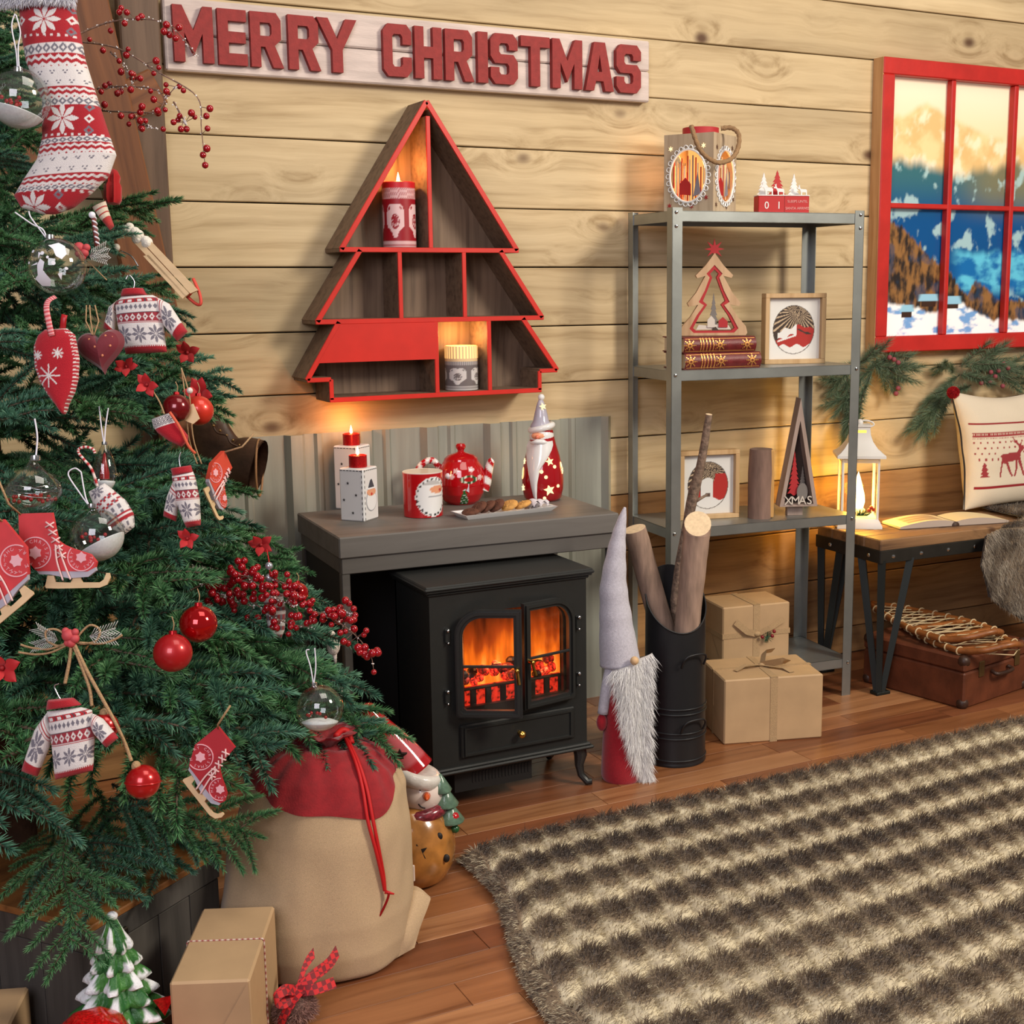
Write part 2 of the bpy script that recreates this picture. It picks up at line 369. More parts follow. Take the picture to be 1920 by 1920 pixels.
# ---- floor of short laminate strips
floor_mats = [wood('floor_a', S(158, 104, 66), S(112, 66, 38), 0, 34, .33, 0, .16, .06, 1.4), wood('floor_b', S(176, 124, 84), S(128, 80, 48), 0, 34, .33, 0, .16, .06, 1.4), wood('floor_c', S(136, 82, 52), S(92, 52, 30), 0, 34, .33, 0, .16, .06, 1.4)]
floor = tag(MB().bx(-4.2, 3.2, -5.0, .06, -.05, -.006).build('floor', floor_mats[0]), 'reddish brown laminate strip floor', None, None, 'structure')
strip_cache = {}
y = 0.0; row = 0
while y > -2.15:
    wd = .082; x = -2.35-random.random()*.3
    while x < 1.7:
        ln = random.choice((.36, .48, .6)); key = (ln,)
        if key not in strip_cache:
            strip_cache[key] = MB().bx(0, ln-.0011, -wd+.0011, 0, -.0065, 0, .0006)
            o = strip_cache[key].build('floor_strip', floor_mats[0], floor, 20); strip_cache[key] = o.data; o.location = (x, y, 0)
            mm = o
        else:
            mm = bpy.data.objects.new('floor_strip', strip_cache[key]); COL.objects.link(mm); mm.parent = floor; mm.location = (x, y, 0)
        mm.material_slots[0].link = 'OBJECT'; mm.material_slots[0].material = random.choice(floor_mats)
        x += ln
    y -= wd; row += 1
# ---- profiled metal sheet behind the fireplace
sheet = mat('grey_green_sheet', S(158, 160, 150), .42, .25, .12, 6, .05, 30, stretch=(6, 1, .5))
mb = MB(); prof = []; x = -1.222
while x < -.02:
    prof += [(x, -.004), (x+.062, -.004), (x+.074, -.026), (x+.104, -.026), (x+.116, -.004), (x+.14, -.004), (x+.147, -.012), (x+.158, -.012), (x+.165, -.004)]; x += .185
prof = [p for p in prof if p[0] <= -.018]+[(-.018, -.004)]
vs = [(a, b, z) for z in (0, .832) for a, b in prof]+[(a, b+.0025, z) for z in (0, .832) for a, b in prof]; k = len(prof)
fs = [(i, i+1, k+i+1, k+i) for i in range(k-1)]+[(2*k+i+1, 2*k+i, 3*k+i, 3*k+i+1) for i in range(k-1)]+[(k+i, k+i+1, 3*k+i+1, 3*k+i) for i in range(k-1)]
tag(mb.add(vs, fs).build('metal_sheet', sheet, None, 20), 'grey green profiled metal sheet on the wall behind the mantelpiece', 'metal sheet')
# ---- timber post and brace at the left
timber = wood('weathered_timber', S(120, 96, 78), S(70, 52, 40), 2, 30, .7, 0, .15, .3)
timber_red = wood('brown_timber', S(140, 88, 52), S(88, 50, 28), 2, 30, .65, 0, .2, .3)
t = thing('timber_frame', 'dark brown timber post with slanting brace standing against the plank wall', 'timber frame', (-1.28, -.03, 0))
MB().bx(-.045, .045, -.024, .024, 0, 2.3, .004).build('post', timber, t)
a = WY(165, 0, -.08)-t.location; b = WY(333, 800, -.08)-t.location
def slab(p, q, wdt, th):
    d = (q-p); L_ = d.length; z = d.normalized(); xx = Vector((0, 1, 0)).cross(z).normalized(); yy = z.cross(xx)
    return Matrix((( xx.x, yy.x, z.x, (p.x+q.x)/2), (xx.y, yy.y, z.y, (p.y+q.y)/2), (xx.z, yy.z, z.z, (p.z+q.z)/2), (0, 0, 0, 1))), L_
mm, L_ = slab(b+Vector((.04, 0, -.2)), a+Vector((-.07, 0, .35)), 0, 0); o = MB().box((0, 0, 0), (.105, .036, L_), .004).build('brace', timber_red, t); o.matrix_local = mm
mm, L_ = slab(Vector((-.42, -.035, 1.42)), Vector((.03, -.035, 1.66)), 0, 0); o = MB().box((0, 0, 0), (.085, .03, L_), .004).build('cross_board', timber_red, t); o.matrix_local = mm
# ---- red framed window with a mountain view panel
wf = mat('red_window_paint', S(186, 38, 32), .45, 0, .12, 14, .08, 90)
wside = wood('window_side', S(206, 160, 112), S(170, 120, 74), 2, 30, .6, 0, .1, .1)
x0, x1, z0, z1 = .918, 2.05, .985, 1.882
win = tag(MB().bx(x0, x1, -.012, 0, z0, z1).build('window_1', wside), 'red framed window with a snowy mountain view behind its panes', None, None, 'structure')
FB = .05
for nm, q in (('frame_rail', (x0, x1, z1-FB, z1)), ('frame_rail', (x0, x1, z0, z0+FB)), ('frame_stile', (x0, x0+.046, z0+FB, z1-FB)), ('frame_stile', (x1-.046, x1, z0+FB, z1-FB))):
    MB().bx(q[0], q[1], -.05, -.012, q[2], q[3], .003).build(nm, wf, win)
MB().bx(x0-.001, x0+.006, -.046, 0, z0, z1, .001).build('side_strip', wside, win)
gx = [x0+.046, 1.214, 1.487, 1.755, x1-.046]; zm = 1.441
for x in gx[1:-1]: MB().bx(x-.009, x+.009, -.042, -.016, z0+FB, z1-FB, .003).build('glazing_bar', wf, win)
MB().bx(x0+.046, x1-.046, -.04, -.016, zm-.008, zm+.008, .003).build('glazing_bar', wf, win)
# printed alpine view, painted per vertex on each pane
def fbm(x, y, s=0):
    return noise.fractal(Vector((x, y, s)), 1.0, 2.0, 5)
def sst(a, b, x): t_ = min(1, max(0, (x-a)/(b-a))); return t_*t_*(3-2*t_)
def view(x, z):
    u = (x-gx[0])/(gx[-1]-gx[0]); v = (z-(z0+FB))/(z1-z0-2*FB); q = u*2.08      # q = 0..1 over the two panes in view
    c = mixc(S(250, 220, 170), S(250, 234, 206), sst(.7, 1, v))
    peak = interp([(0, .84), (.15, .87), (.33, .915), (.45, .885), (.62, .85), (.8, .815), (1, .79), (1.3, .82), (2.1, .8)], q)+.012*fbm(q*9, 1)
    f = fbm(q*5+v*4, v*9-q*3, 3); rock = mixc(S(226, 186, 122), S(244, 214, 156), sst(-.5, .4, f)); rock = mixc(rock, S(255, 238, 206), sst(.05, .45, fbm(q*6-v*7, v*5+q*4, 31))*.8)
    c = mixc(c, rock, sst(-.01, .025, peak-v)*.92)
    mid = interp([(0, .70), (.2, .70), (.4, .685), (.55, .66), (.7, .655), (.85, .69), (1, .71), (2.1, .7)], q)+.03*fbm(q*6, 7)
    f = fbm(q*7, v*9, 9); m_ = mixc(S(58, 108, 116), S(14, 78, 136), sst(.66, .44, v) if False else 1-sst(.44, .66, v)); m_ = mixc(m_, S(128, 122, 88), sst(.5, .95, q)*sst(.42, .62, v)*.85); m_ = mixc(m_, S(180, 214, 214), sst(.22, .5, f)*.75)
    c = mixc(c, m_, sst(-.012, .05, mid-v))
    vt = interp([(.5, .30), (.62, .36), (.8, .33), (1, .35), (2.1, .3)], q)+.02*fbm(q*8, 17); cy = mixc(S(22, 104, 170), S(96, 192, 222), sst(-.3, .3, fbm(q*5, v*14, 21)))
    c = mixc(c, cy, sst(.55, .7, q)*sst(-.01, .03, vt-v)*sst(.14, .2, v))
    lim = interp([(0, .47), (.2, .41), (.4, .31), (.55, .26), (.66, .19), (.74, .16), (.8, .22), (.9, .19), (1.0, .14), (2.1, .1)], q)+.03*abs(fbm(q*30, 5))
    f = fbm(q*24, v*16, 4); tr_ = mixc(S(44, 38, 36), S(146, 104, 60), sst(-.5, .45, f)); tr_ = mixc(tr_, S(34, 66, 98), sst(.1, .5, fbm(q*9, v*9, 44))*.6)
    c = mixc(c, tr_, sst(-.004, .014, lim-v))
    sn = interp([(0, .14), (.15, .125), (.3, .11), (.45, .09), (.6, .12), (.7, .13), (.85, .08), (1, .055), (2.1, .05)], q)+.012*fbm(q*14, 8)
    f = fbm(q*6, v*18, 12); c = mixc(c, mixc(S(252, 252, 252), S(60, 142, 212), sst(.05, .4, f)*.85), sst(-.006, .012, sn-v))
    for hx, hz, hw in ((.40, .135, .085), (.60, .125, .085), (.22, .095, .06)):
        d = abs(q-hx)
        if hz < v < hz+.03: c = mixc(c, S(150, 200, 224), sst(hw+.012, hw-.004-(v-hz)*1.2, d) if d > hw-.004-(v-hz)*1.2 else 1)
        elif hz-.022 < v <= hz: c = mixc(c, S(62, 42, 32), 1 if d < hw*.72 else 0)
    return c
vm = mat('mountain_print', vcol=True, rough=.25, emis=(1, 1, 1), estr=0)
_nt = vm.node_tree; _a = [n for n in _nt.nodes if n.type == 'VERTEX_COLOR'][0]; _b = _nt.nodes['Principled BSDF']
_nt.links.new(_a.outputs[0], _b.inputs['Emission Color']); _b.inputs['Emission Strength'].default_value = .12   # back-lit view panel
for i in range(4):
    for (za, zb) in ((z0+FB, zm), (zm, z1-FB)):
        a, b = gx[i], gx[i+1]; nx, nz = (70, 110) if i < 3 else (30, 40)
        MB().grid(lambda u, v: (a+(b-a)*u, -.0145, za+(zb-za)*v), nx, nz, col=lambda u, v: view(a+(b-a)*u, za+(zb-za)*v)).build('pane', vm, win)
# ---- faux fur rug with rows of tufts
def rug():
    base = thing('fur_rug', 'brown and cream faux fur rug with rows of scalloped tufts on the floor', 'rug')
    # plan: far edge parallel to the wall, left edge running towards the camera
    far0 = np.array([-.90, -.86]); ex = np.array([1.0, .026]); ey = np.array([-.13, -1.0]); W_, D_ = 2.35, 1.55
    ROW, TUF = .128, .066
    def shape(a, b):
        r = b/ROW; ri = np.floor(r); fr = r-ri; t = a/TUF+.5*(ri % 2)+.23*np.sin(ri*3.1)+.15*np.sin(a*7+ri); ft = t-np.floor(t)
        lob = np.clip(1-((ft-.5)/.56)**2-((fr-.40)/.46)**2, 0, 1); h = .25*np.clip(np.sin(PI*fr), 0, 1)+.95*np.sqrt(lob)
        e = np.minimum(np.minimum(a, W_-a), np.minimum(b, D_-b)); return h*np.clip(e/.05, .15, 1), fr, ft, e
    def wave(a, b): return .004*np.sin(a*5.1+b*3)+.004*np.sin(b*7.3-a*2)
    def place(a, b):
        wob = .018*np.sin(b*9)*np.exp(-a*5)+.02*np.exp(-a*9)*np.sin(b*4+1); p = far0+np.outer(a+wob*(1-np.clip(a/.4, 0, 1)), ex)+np.outer(b, ey); return p
    nu, nv = 380, 250
    A, B = np.meshgrid(np.linspace(0, W_, nu+1), np.linspace(0, D_, nv+1)); a = A.ravel(); b = B.ravel()
    h, fr, ft, e = shape(a, b); p = place(a, b); z = .004+np.clip(e/.03, 0, 1)*.014+.026*h+wave(a, b)*np.clip(e/.1, 0, 1)
    V = np.stack([p[:, 0], p[:, 1], z], 1); i = np.arange(nu*nv); r, c = i//nu, i % nu; q = r*(nu+1)+c
    Fa = np.stack([q, q+nu+1, q+nu+2, q+1], 1)
    CREAM, MIDC, DK = np.array(S(222, 210, 180)), np.array(S(150, 130, 104)), np.array(S(90, 74, 60))
    def colr(a, b, jit):
        h, fr, ft, e = shape(a, b); rho = np.sqrt(((ft-.5)/.53)**2+((fr-.40)/.38)**2)
        d = np.clip(1.15-rho**2.2, 0, 1)*(.62+.55*np.clip((ft-.25)*1.3, 0, 1)*np.clip(1.3-abs(fr-.5)*2, 0, 1))
        d = np.maximum(d, .42*np.exp(-((fr-.40)/.24)**2))
        d = d-.3*np.exp(-((rho-.88)/.13)**2)*np.clip((.62-ft)*2.2, 0, 1)
        rowv = .95+.25*np.sin(b*11)*np.sin(a*3.3+b*5); d = np.clip(d*rowv*1.15+jit*.16+.08*np.sin(a*2.1)*np.sin(b*1.7+a), 0, 1)
        d = np.where(e < .035, np.clip(.55+jit, 0, 1), d)[:, None]
        return np.where(d < .5, CREAM+(MIDC-CREAM)*(d/.5), MIDC+(DK-MIDC)*((d-.5)/.5))
    fm = mat('rug_fur', vcol=True, rough=.85, sheen=.25, spec=.15)
    back = npmesh('rug_pelt', V, Fa, fm, base, colr(a, b, np.zeros(len(a))), True)
    # hair strands
    n = 260000; a = rng.random(n)**1.12*W_; b = rng.random(n)*D_; h, fr, ft, e = shape(a, b); p = place(a, b)
    z0_ = .004+np.clip(e/.03, 0, 1)*.014+.026*h+wave(a, b)*np.clip(e/.1, 0, 1)
    # lean: towards the camera over the row, spread sideways from the tuft centre
    lean = np.outer((fr-.35)*.9+.25, ey)+np.outer((ft-.5)*.9+rng.normal(0, .25, n), ex)
    out = np.where(e < .03, 1.0, 0.0); side = np.where(a < .03, -1.0, 0.0); lean += np.outer(out*side*1.2, ex)+np.outer(np.where(b < .03, -1.2, 0), ey)
    ln = .021*(.55+.55*h)*(.7+.6*rng.random(n)); up = .75+.3*rng.random(n)
    d = np.stack([lean[:, 0], lean[:, 1], up], 1); d += rng.normal(0, .16, d.shape); d /= np.linalg.norm(d, axis=1)[:, None]
    root = np.stack([p[:, 0], p[:, 1], z0_-.001], 1); midp = root+d*(ln*.55)[:, None]; d2 = d+np.stack([lean[:, 0]*.6, lean[:, 1]*.6, -.45*np.ones(n)], 1); d2 /= np.linalg.norm(d2, axis=1)[:, None]
    tip = midp+d2*(ln*.55)[:, None]; sd = np.cross(d, rng.normal(0, 1, (n, 3))); sd /= np.linalg.norm(sd, axis=1)[:, None]+1e-9; wdt = .00075
    V = np.stack([root-sd*wdt, root+sd*wdt, midp-sd*wdt*.8, midp+sd*wdt*.8, tip], 1).reshape(-1, 3); k = np.arange(n)*5
    T = np.concatenate([np.stack([k, k+1, k+3], 1), np.stack([k, k+3, k+2], 1), np.stack([k+2, k+3, k+4], 1)])
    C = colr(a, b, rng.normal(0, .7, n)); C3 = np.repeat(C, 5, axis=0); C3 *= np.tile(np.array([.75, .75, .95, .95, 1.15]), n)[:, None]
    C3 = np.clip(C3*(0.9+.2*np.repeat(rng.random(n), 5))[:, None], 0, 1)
    tag(npmesh('rug_fur', V, T, fm, base, C3), kind='stuff')
rug()
# ================================================================== FURNITURE
# ---- painted sign with raised letters
sign_mat = mat('whitewashed_board', S(206, 190, 182), .8, 0, .16, 18, .25, 120, stretch=(.4, 1, 3))
letter_mat = mat('sign_red', S(142, 44, 42), .7, 0, .14, 60, .2, 200)
sx0, sx1, sz0, sz1 = -1.222, .092, 1.703, 1.866
t = thing('christmas_sign', 'long whitewashed wooden sign with raised red letters reading Merry Christmas', 'sign', (sx0, 0, sz0))
for a, b in ((0, .081), (.083, sz1-sz0)):
    MB().bx(0, sx1-sx0, -.034, -.004, a, b, .004).build('board', sign_mat, t)
for x in (.15, 1.1): MB().bx(x, x+.05, -.006, .002, .01, .15).build('batten', sign_mat, t)
GL = {
 'M': ([(0,0),(.27,0),(.27,.52),(.5,.13),(.73,.52),(.73,0),(1,0),(1,1),(.76,1),(.5,.56),(.24,1),(0,1)], []),
 'E': ([(0,0),(1,0),(1,.21),(.36,.21),(.36,.4),(.96,.4),(.96,.6),(.36,.6),(.36,.79),(1,.79),(1,1),(0,1)], []),
 'R': ([(0,0),(.3,0),(.3,.37),(.44,.37),(.68,0),(1,0),(.74,.4),(.94,.52),(.94,.87),(.8,1),(0,1)], [[(.3,.57),(.3,.81),(.6,.81),(.65,.76),(.65,.62),(.6,.57)]]),
 'Y': ([(.37,0),(.63,0),(.63,.42),(1,1),(.72,1),(.5,.62),(.28,1),(0,1),(.37,.42)], []),
 'C': ([(.17,0),(.83,0),(1,.13),(1,.38),(.68,.38),(.68,.24),(.62,.19),(.38,.19),(.32,.24),(.32,.76),(.38,.81),(.62,.81),(.68,.76),(.68,.62),(1,.62),(1,.87),(.83,1),(.17,1),(0,.87),(0,.13)], []),
 'H': ([(0,0),(.33,0),(.33,.4),(.67,.4),(.67,0),(1,0),(1,1),(.67,1),(.67,.62),(.33,.62),(.33,1),(0,1)], []),
 'I': ([(0,0),(1,0),(1,1),(0,1)], []),
 'S': ([(.17,0),(.83,0),(1,.13),(1,.45),(.84,.59),(.38,.59),(.32,.64),(.32,.76),(.38,.81),(.62,.81),(.68,.76),(.68,.68),(1,.68),(1,.87),(.83,1),(.17,1),(0,.87),(0,.55),(.16,.41),(.62,.41),(.68,.36),(.68,.24),(.62,.19),(.38,.19),(.32,.24),(.32,.33),(0,.33),(0,.13)], []),
 'T': ([(.34,0),(.66,0),(.66,.79),(1,.79),(1,1),(0,1),(0,.79),(.34,.79)], []),
 'A': ([(0,0),(.3,0),(.37,.2),(.63,.2),(.7,0),(1,0),(.69,1),(.31,1)], [[(.42,.39),(.5,.74),(.58,.39)]]),
}
GL['Z'] = ([(0,0),(1,0),(1,.2),(.4,.2),(1,.8),(1,1),(0,1),(0,.8),(.6,.8),(0,.2)], [])
for ch, a, b in (('M',325,400),('E',409,463),('R',470,531),('R',541,601),('Y',595,670),('C',719,772),('H',778,829),('R',835,889),('I',896,915),('S',920,971),('T',977,1031),('M',1036,1092),('A',1098,1151),('S',1156,1202)):
    xa = WY(a, 60+(a-325)*.085, -.05).x-sx0; xb = WY(b, 60+(b-325)*.085, -.05).x-sx0; o, hs = GL[ch]
    za, zb = 1.722-sz0, 1.848-sz0; tr = lambda l: [(xa+(xb-xa)*p[0], za+(zb-za)*p[1]) for p in l]
    q = MB().prism(tr(o), -.05, -.033, [tr(h) for h in hs]).build('letter', letter_mat, t, 30)
# ---- tree shaped wall shelf
ts_red = mat('shelf_red', S(200, 40, 30), .42, 0, .06, 20)
ts_in = wood('shelf_inside', S(128, 104, 84), S(84, 64, 50), 2, 60, .6, 0, .12, .12)
ox, oz = -.600, .926; FY = -.12
t = thing('tree_shelf', 'red Christmas tree shaped shelf with brown compartments fixed on the plank wall', 'wall shelf', (ox, 0, oz))
def LX(px, py): p = WY(px, py, FY); return (p.x-ox, p.z-oz)
top = LX(800, 190); T1l, T1r = LX(640, 472), LX(970, 466); T2l, T2r = LX(595, 609), LX(1017, 591); T3l, T3r = LX(576, 717), LX(1045, 691)
M1l, M1r = (LX(676, 474)[0], T1l[1]), (LX(938, 470)[0], T1r[1]); M2l, M2r = (LX(636, 606)[0], T2l[1]), (LX(980, 593)[0], T2r[1])
B0l, B0r = LX(621, 713), LX(1012, 697); B1l, B1r = LX(620, 751), LX(1010, 731)
z1_, z2_, z3_, z4_ = (T1l[1]+T1r[1])/2, (T2l[1]+T2r[1])/2, (T3l[1]+T3r[1])/2, (B1l[1]+B1r[1])/2
T1l, T1r, T2l, T2r, T3l, T3r = (T1l[0], z1_), (T1r[0], z1_), (T2l[0], z2_), (T2r[0], z2_), (T3l[0], z3_), (T3r[0], z3_)
M1l, M1r, M2l, M2r = (M1l[0], z1_), (M1r[0], z1_), (M2l[0], z2_), (M2r[0], z2_); B0l, B0r, B1l, B1r = (B0l[0], z3_), (B0r[0], z3_), (B0l[0], z4_), (B0r[0], z4_)
def board(p, q, th=.012, nm='board', y0=FY, y1=-.006):
    """a shelf board between two outline points: brown inside faces, red front edge"""
    d = Vector((q[0]-p[0], 0, q[1]-p[1])); L_ = d.length; x = d.normalized(); z = x.cross(Vector((0, 1, 0)))
    m = Matrix(((x.x, 0, z.x, (p[0]+q[0])/2), (0, 1, 0, 0), (x.z, 0, z.z, (p[1]+q[1])/2), (0, 0, 0, 1)))
    o = MB().bx(-L_/2, L_/2, y0+.004, y1, -th/2, th/2, .0008).build(nm, ts_in, t); o.matrix_local = m
    e = MB().bx(-L_/2, L_/2, y0-.001, y0+.004, -th/2, th/2, .001).build('front_edge', ts_red, o); return o
MB().prism([top, T1l, M1l, T2l, M2l, T3l, B0l, B1l, B1r, B0r, T3r, M2r, T2r, M1r, T1r], -.008, -.001).build('back_panel', ts_in, t)
for p, q in ((top, T1l), (top, T1r), (M1l, T2l), (M1r, T2r), (M2l, T3l), (M2r, T3r)): board(p, q, .013, 'side_board')
board((T1l[0]-.004, z1_), (T1r[0]+.004, z1_), .012, 'shelf_board'); board((T2l[0]-.004, z2_), (T2r[0]+.004, z2_), .012, 'shelf_board')
board((B1l[0]-.005, z4_), (B1r[0]+.005, z4_), .012, 'shelf_board'); board(T3l, B0l, .011, 'step_board'); board(T3r, B0r, .011, 'step_board'); board(B0l, B1l, .011, 'step_board'); board(B0r, B1r, .011, 'step_board')
for a, b, nm in (((803, 240), (808, 462), 'divider'), ((748, 475), (754, 597), 'divider'), ((869, 471), (873, 590), 'divider'), ((818, 600), (820, 734), 'divider'), ((916, 598), (920, 727), 'divider')):
    p, q = LX(*a), LX(*b); x = (p[0]+q[0])/2
    zz = {0: (top[1]-.03, z1_), 1: (z1_, z2_), 2: (z1_, z2_), 3: (z2_, z4_), 4: (z2_, z4_)}[[(803, 240), (748, 475), (869, 471), (818, 600), (916, 598)].index(a)]
    board((x, zz[1]+.005), (x, zz[0]-.005), .011, nm)
xd = LX(818, 660)[0]; pz = LX(740, 676)[1]; f = (pz-z3_)/(z2_-z3_)
MB().prism([(M2l[0]+.003, z2_-.006), (lerp(T3l[0], M2l[0], f)+.004, pz), (xd, pz), (xd, z2_-.006)], FY-.0015, FY+.012).build('red_panel', ts_red, t)
DIV_X = xd
# ---- grey mantelpiece
grey_top = wood('grey_painted_wood', S(112, 108, 104), S(90, 86, 82), 0, 22, .55, 0, .08, .12)
grey_apron = wood('grey_painted_apron', S(92, 88, 84), S(76, 72, 68), 0, 22, .55, 0, .08, .1)
MZ = .64; bl, fl, fr_ = Vector((-.958, -.061, 0)), Vector((-.983, -.445, 0)), Vector((-.265, -.478, 0))
man = thing('mantelpiece', 'grey painted wooden mantelpiece table over the black stove', 'mantelpiece', (fl.x, fl.y, 0), math.atan2(fr_.y-fl.y, fr_.x-fl.x))
MW, MD = (fr_-fl).length, .385
MB().bx(0, MW, 0, MD, MZ-.05, MZ, .003).build('top', grey_top, man)
for q in ((.006, MW-.006, .006, .024), (.006, MW-.006, MD-.024, MD-.006)): MB().bx(q[0], q[1], q[2], q[3], MZ-.088, MZ-.049, .002).build('apron', grey_apron, man)
for q in ((.006, .024), (MW-.024, MW-.006)): MB().bx(q[0], q[1], .024, MD-.024, MZ-.088, MZ-.049, .002).build('apron', grey_apron, man)
for x in (.006, MW-.026):
    for y in (.008, MD-.03): MB().bx(x, x+.02, y, y+.022, 0, MZ-.087, .002).build('leg', grey_apron, man)
blackp = mat('black_panel', S(22, 21, 20), .7)
MB().bx(.012, .02, .03, MD-.03, .0, MZ-.087).build('side_panel', blackp, man)
MB().bx(.02, .46, MD-.035, MD-.03, .0, MZ-.087).build('back_panel', blackp, man)  # black sheet stands for the deep shade behind the stove
# ---- black electric stove
iron = mat('stove_black', S(36, 37, 36), .38, .0, .06, 30, .04, 300, spec=.5)
brass = mat('brass', S(200, 160, 80), .22, 1.0); chrome = mat('chrome', S(210, 212, 214), .12, 1.0)
sx = -.634; sf = -.612
st = thing('stove', 'black electric stove with arched glass doors and glowing embers under the mantelpiece', 'stove', (sx, sf, 0))
BW = .2; BD = .215; B0, B1 = .108, .522
# opening in the front plate, from the photo
def SXZ(px, py): p = WY(px, py, sf); return (p.x-sx, p.z)
oL, oR = SXZ(862, 1230)[0], SXZ(1063, 1200)[0]; oT = SXZ(960, 1132)[1]; oB = SXZ(960, 1322)[1]
def arch(l, r, b, tp, rad, n=8):
    p = [(l, b), (r, b)]
    p += [(r-rad+rad*cos(a), tp-rad+rad*sin(a)) for a in [PI/2*i/n for i in range(n+1)]]
    p += [(l+rad-rad*sin(a), tp-rad+rad*cos(a)) for a in [PI/2*i/n for i in range(n+1)]]
    return p
front = MB().prism([(-BW, B0), (BW, B0), (BW, B1), (-BW, B1)], 0, .012, [arch(oL+.01, oR-.01, oB+.012, oT-.01, .045)[::-1]]).build('front_plate', iron, st)
body = MB(); body.bx(-BW, -BW+.008, .012, BD, B0, B1); body.bx(BW-.008, BW, .012, BD, B0, B1); body.bx(-BW, BW, BD-.008, BD, B0, B1); body.bx(-BW, BW, .012, BD, B0, B0+.01)
body.build('body', iron, st)
tp = MB()
for z, e in ((.519, .006), (.526, .012), (.532, .016), (.536, .013)): tp.bx(-BW-e, BW+e, -e, BD+.005, z, z+.0075, .003)
tp.build('top_plate', iron, st)
bs = MB()
for z, e in ((.098, .014), (.104, .008)): bs.bx(-BW-e, BW+e, -e, BD+.003, z, z+.008, .003)
bs.build('base_plate', iron, st)
v = MB(); v.bx(-.14, .06, .02, .1, .04, .098)
for i in range(18): v.bx(-.095+i*.0085, -.0905+i*.0085, .0185, .021, .058, .082)
v.build('fan_heater', mat('vent_black', S(20, 20, 20), .6), st)
for x in (-BW+.012, BW-.012):
    for y in (.02, BD-.02):
        sgn = 1 if x > 0 else -1; fy = -1 if y < .1 else 1
        MB().tube([(x, y, .1), (x+sgn*.004, y+fy*.002, .075), (x+sgn*.001, y, .05), (x+sgn*.004, y+fy*.004, .025), (x+sgn*.016, y+fy*.014, .008), (x+sgn*.026, y+fy*.02, .009)], [.017, .016, .011, .009, .009, .007], 10).build('leg', iron, st)
# fire screen, coals, grate
m, nt, b = nmat('flame_screen'); nt.nodes.remove(b); L = nt.links.new; tc = nd(nt, 'ShaderNodeTexCoord'); mp = nd(nt, 'ShaderNodeMapping'); mp.inputs['Scale'].default_value = (34, 1, 7); L(tc.outputs['Object'], mp.inputs[0])
n = nd(nt, 'ShaderNodeTexNoise'); n.inputs['Scale'].default_value = 1; n.inputs['Detail'].default_value = 3; L(mp.outputs[0], n.inputs[0])
sp = nd(nt, 'ShaderNodeSeparateXYZ'); L(tc.outputs['Object'], sp.inputs[0]); mr = nd(nt, 'ShaderNodeMapRange'); L(sp.outputs[2], mr.inputs[0]); mr.inputs[1].default_value = oB+.05; mr.inputs[2].default_value = oT+.01; mr.inputs[3].default_value = .75; mr.inputs[4].default_value = -.05
ad = nd(nt, 'ShaderNodeMath', operation='MULTIPLY'); L(n.outputs[0], ad.inputs[0]); L(mr.outputs[0], ad.inputs[1])
rp = ramp(nt, [(.08, (.05, .008, .002)), (.22, (.42, .06, .006)), (.33, (1.0, .2, .012)), (.46, (1.0, .45, .07))], ad.outputs[0]); e = nd(nt, 'ShaderNodeEmission'); e.inputs[1].default_value = 1.15; L(rp.outputs[0], e.inputs[0]); L(e.outputs[0], nt.nodes['Material Output'].inputs[0])
MB().bx(-BW+.012, BW-.012, .115, .12, B0+.02, B1-.005).build('flame_screen', m, st)
MB().bx(oL-.01, oR+.01, .014, .115, oB-.002, oB+.004).build('hearth_plate', blackp, st)
def ember_mat(name, lo, hi, st_):
    m, nt, b = nmat(name); L = nt.links.new; tc = nd(nt, 'ShaderNodeTexCoord'); n = nd(nt, 'ShaderNodeTexNoise'); n.inputs['Scale'].default_value = 95; n.inputs['Detail'].default_value = 3; L(tc.outputs['Object'], n.inputs[0])
    r = ramp(nt, [(.36, (.02, .004, .002)), (.5, lo), (.66, hi)], n.outputs[0]); b.inputs['Base Color'].default_value = (.06, .02, .015, 1); b.inputs['Roughness'].default_value = .25; L(r.outputs[0], b.inputs['Emission Color']); b.inputs['Emission Strength'].default_value = st_; return m
ember = [ember_mat('ember_red', (.75, .02, .01), (1.0, .10, .03), 1.5), ember_mat('ember_dark', (.25, .008, .004), (.8, .03, .01), 1.0), mat('coal_black', S(30, 18, 16), .35), ember_mat('ember_bright', (1.0, .06, .02), (1.0, .34, .12), 2.0)]
for i in range(40):
    x = lerp(oL+.012, oR-.012, ((i*7) % 40)/39)+random.uniform(-.006, .006); y = .032+.06*random.random(); z = oB+.054+.03*random.random()
    MB().sph((0, 0, 0), .0125, 7, 5, random.uniform(.7, 1.4), 1, random.uniform(.7, 1.1)).build('coal', ember[(0, 2, 0, 1, 3, 0, 2, 0, 1)[i % 9]], st, 20).location = (x, y, z)
MB().bx(oL+.004, oR-.004, .032, .036, oB+.003, oB+.05).build('ember_tray', ember_mat('ember_tray', (.8, .03, .012), (1.0, .05, .02), .8), st)
for i in range(8):
    x = lerp(oL+.004, oR-.004, i/7); MB().bx(x-.0075, x+.0075, .022, .029, oB+.003, oB+.047, .002).build('grate_bar', blackp, st)
MB().bx(oL, oR, .02, .03, oB+.044, oB+.05, .002).build('grate_rail', blackp, st)
lamp('ember_light', (0, .06, oB+.11), .5, (1.0, .3, .08), .03, st)
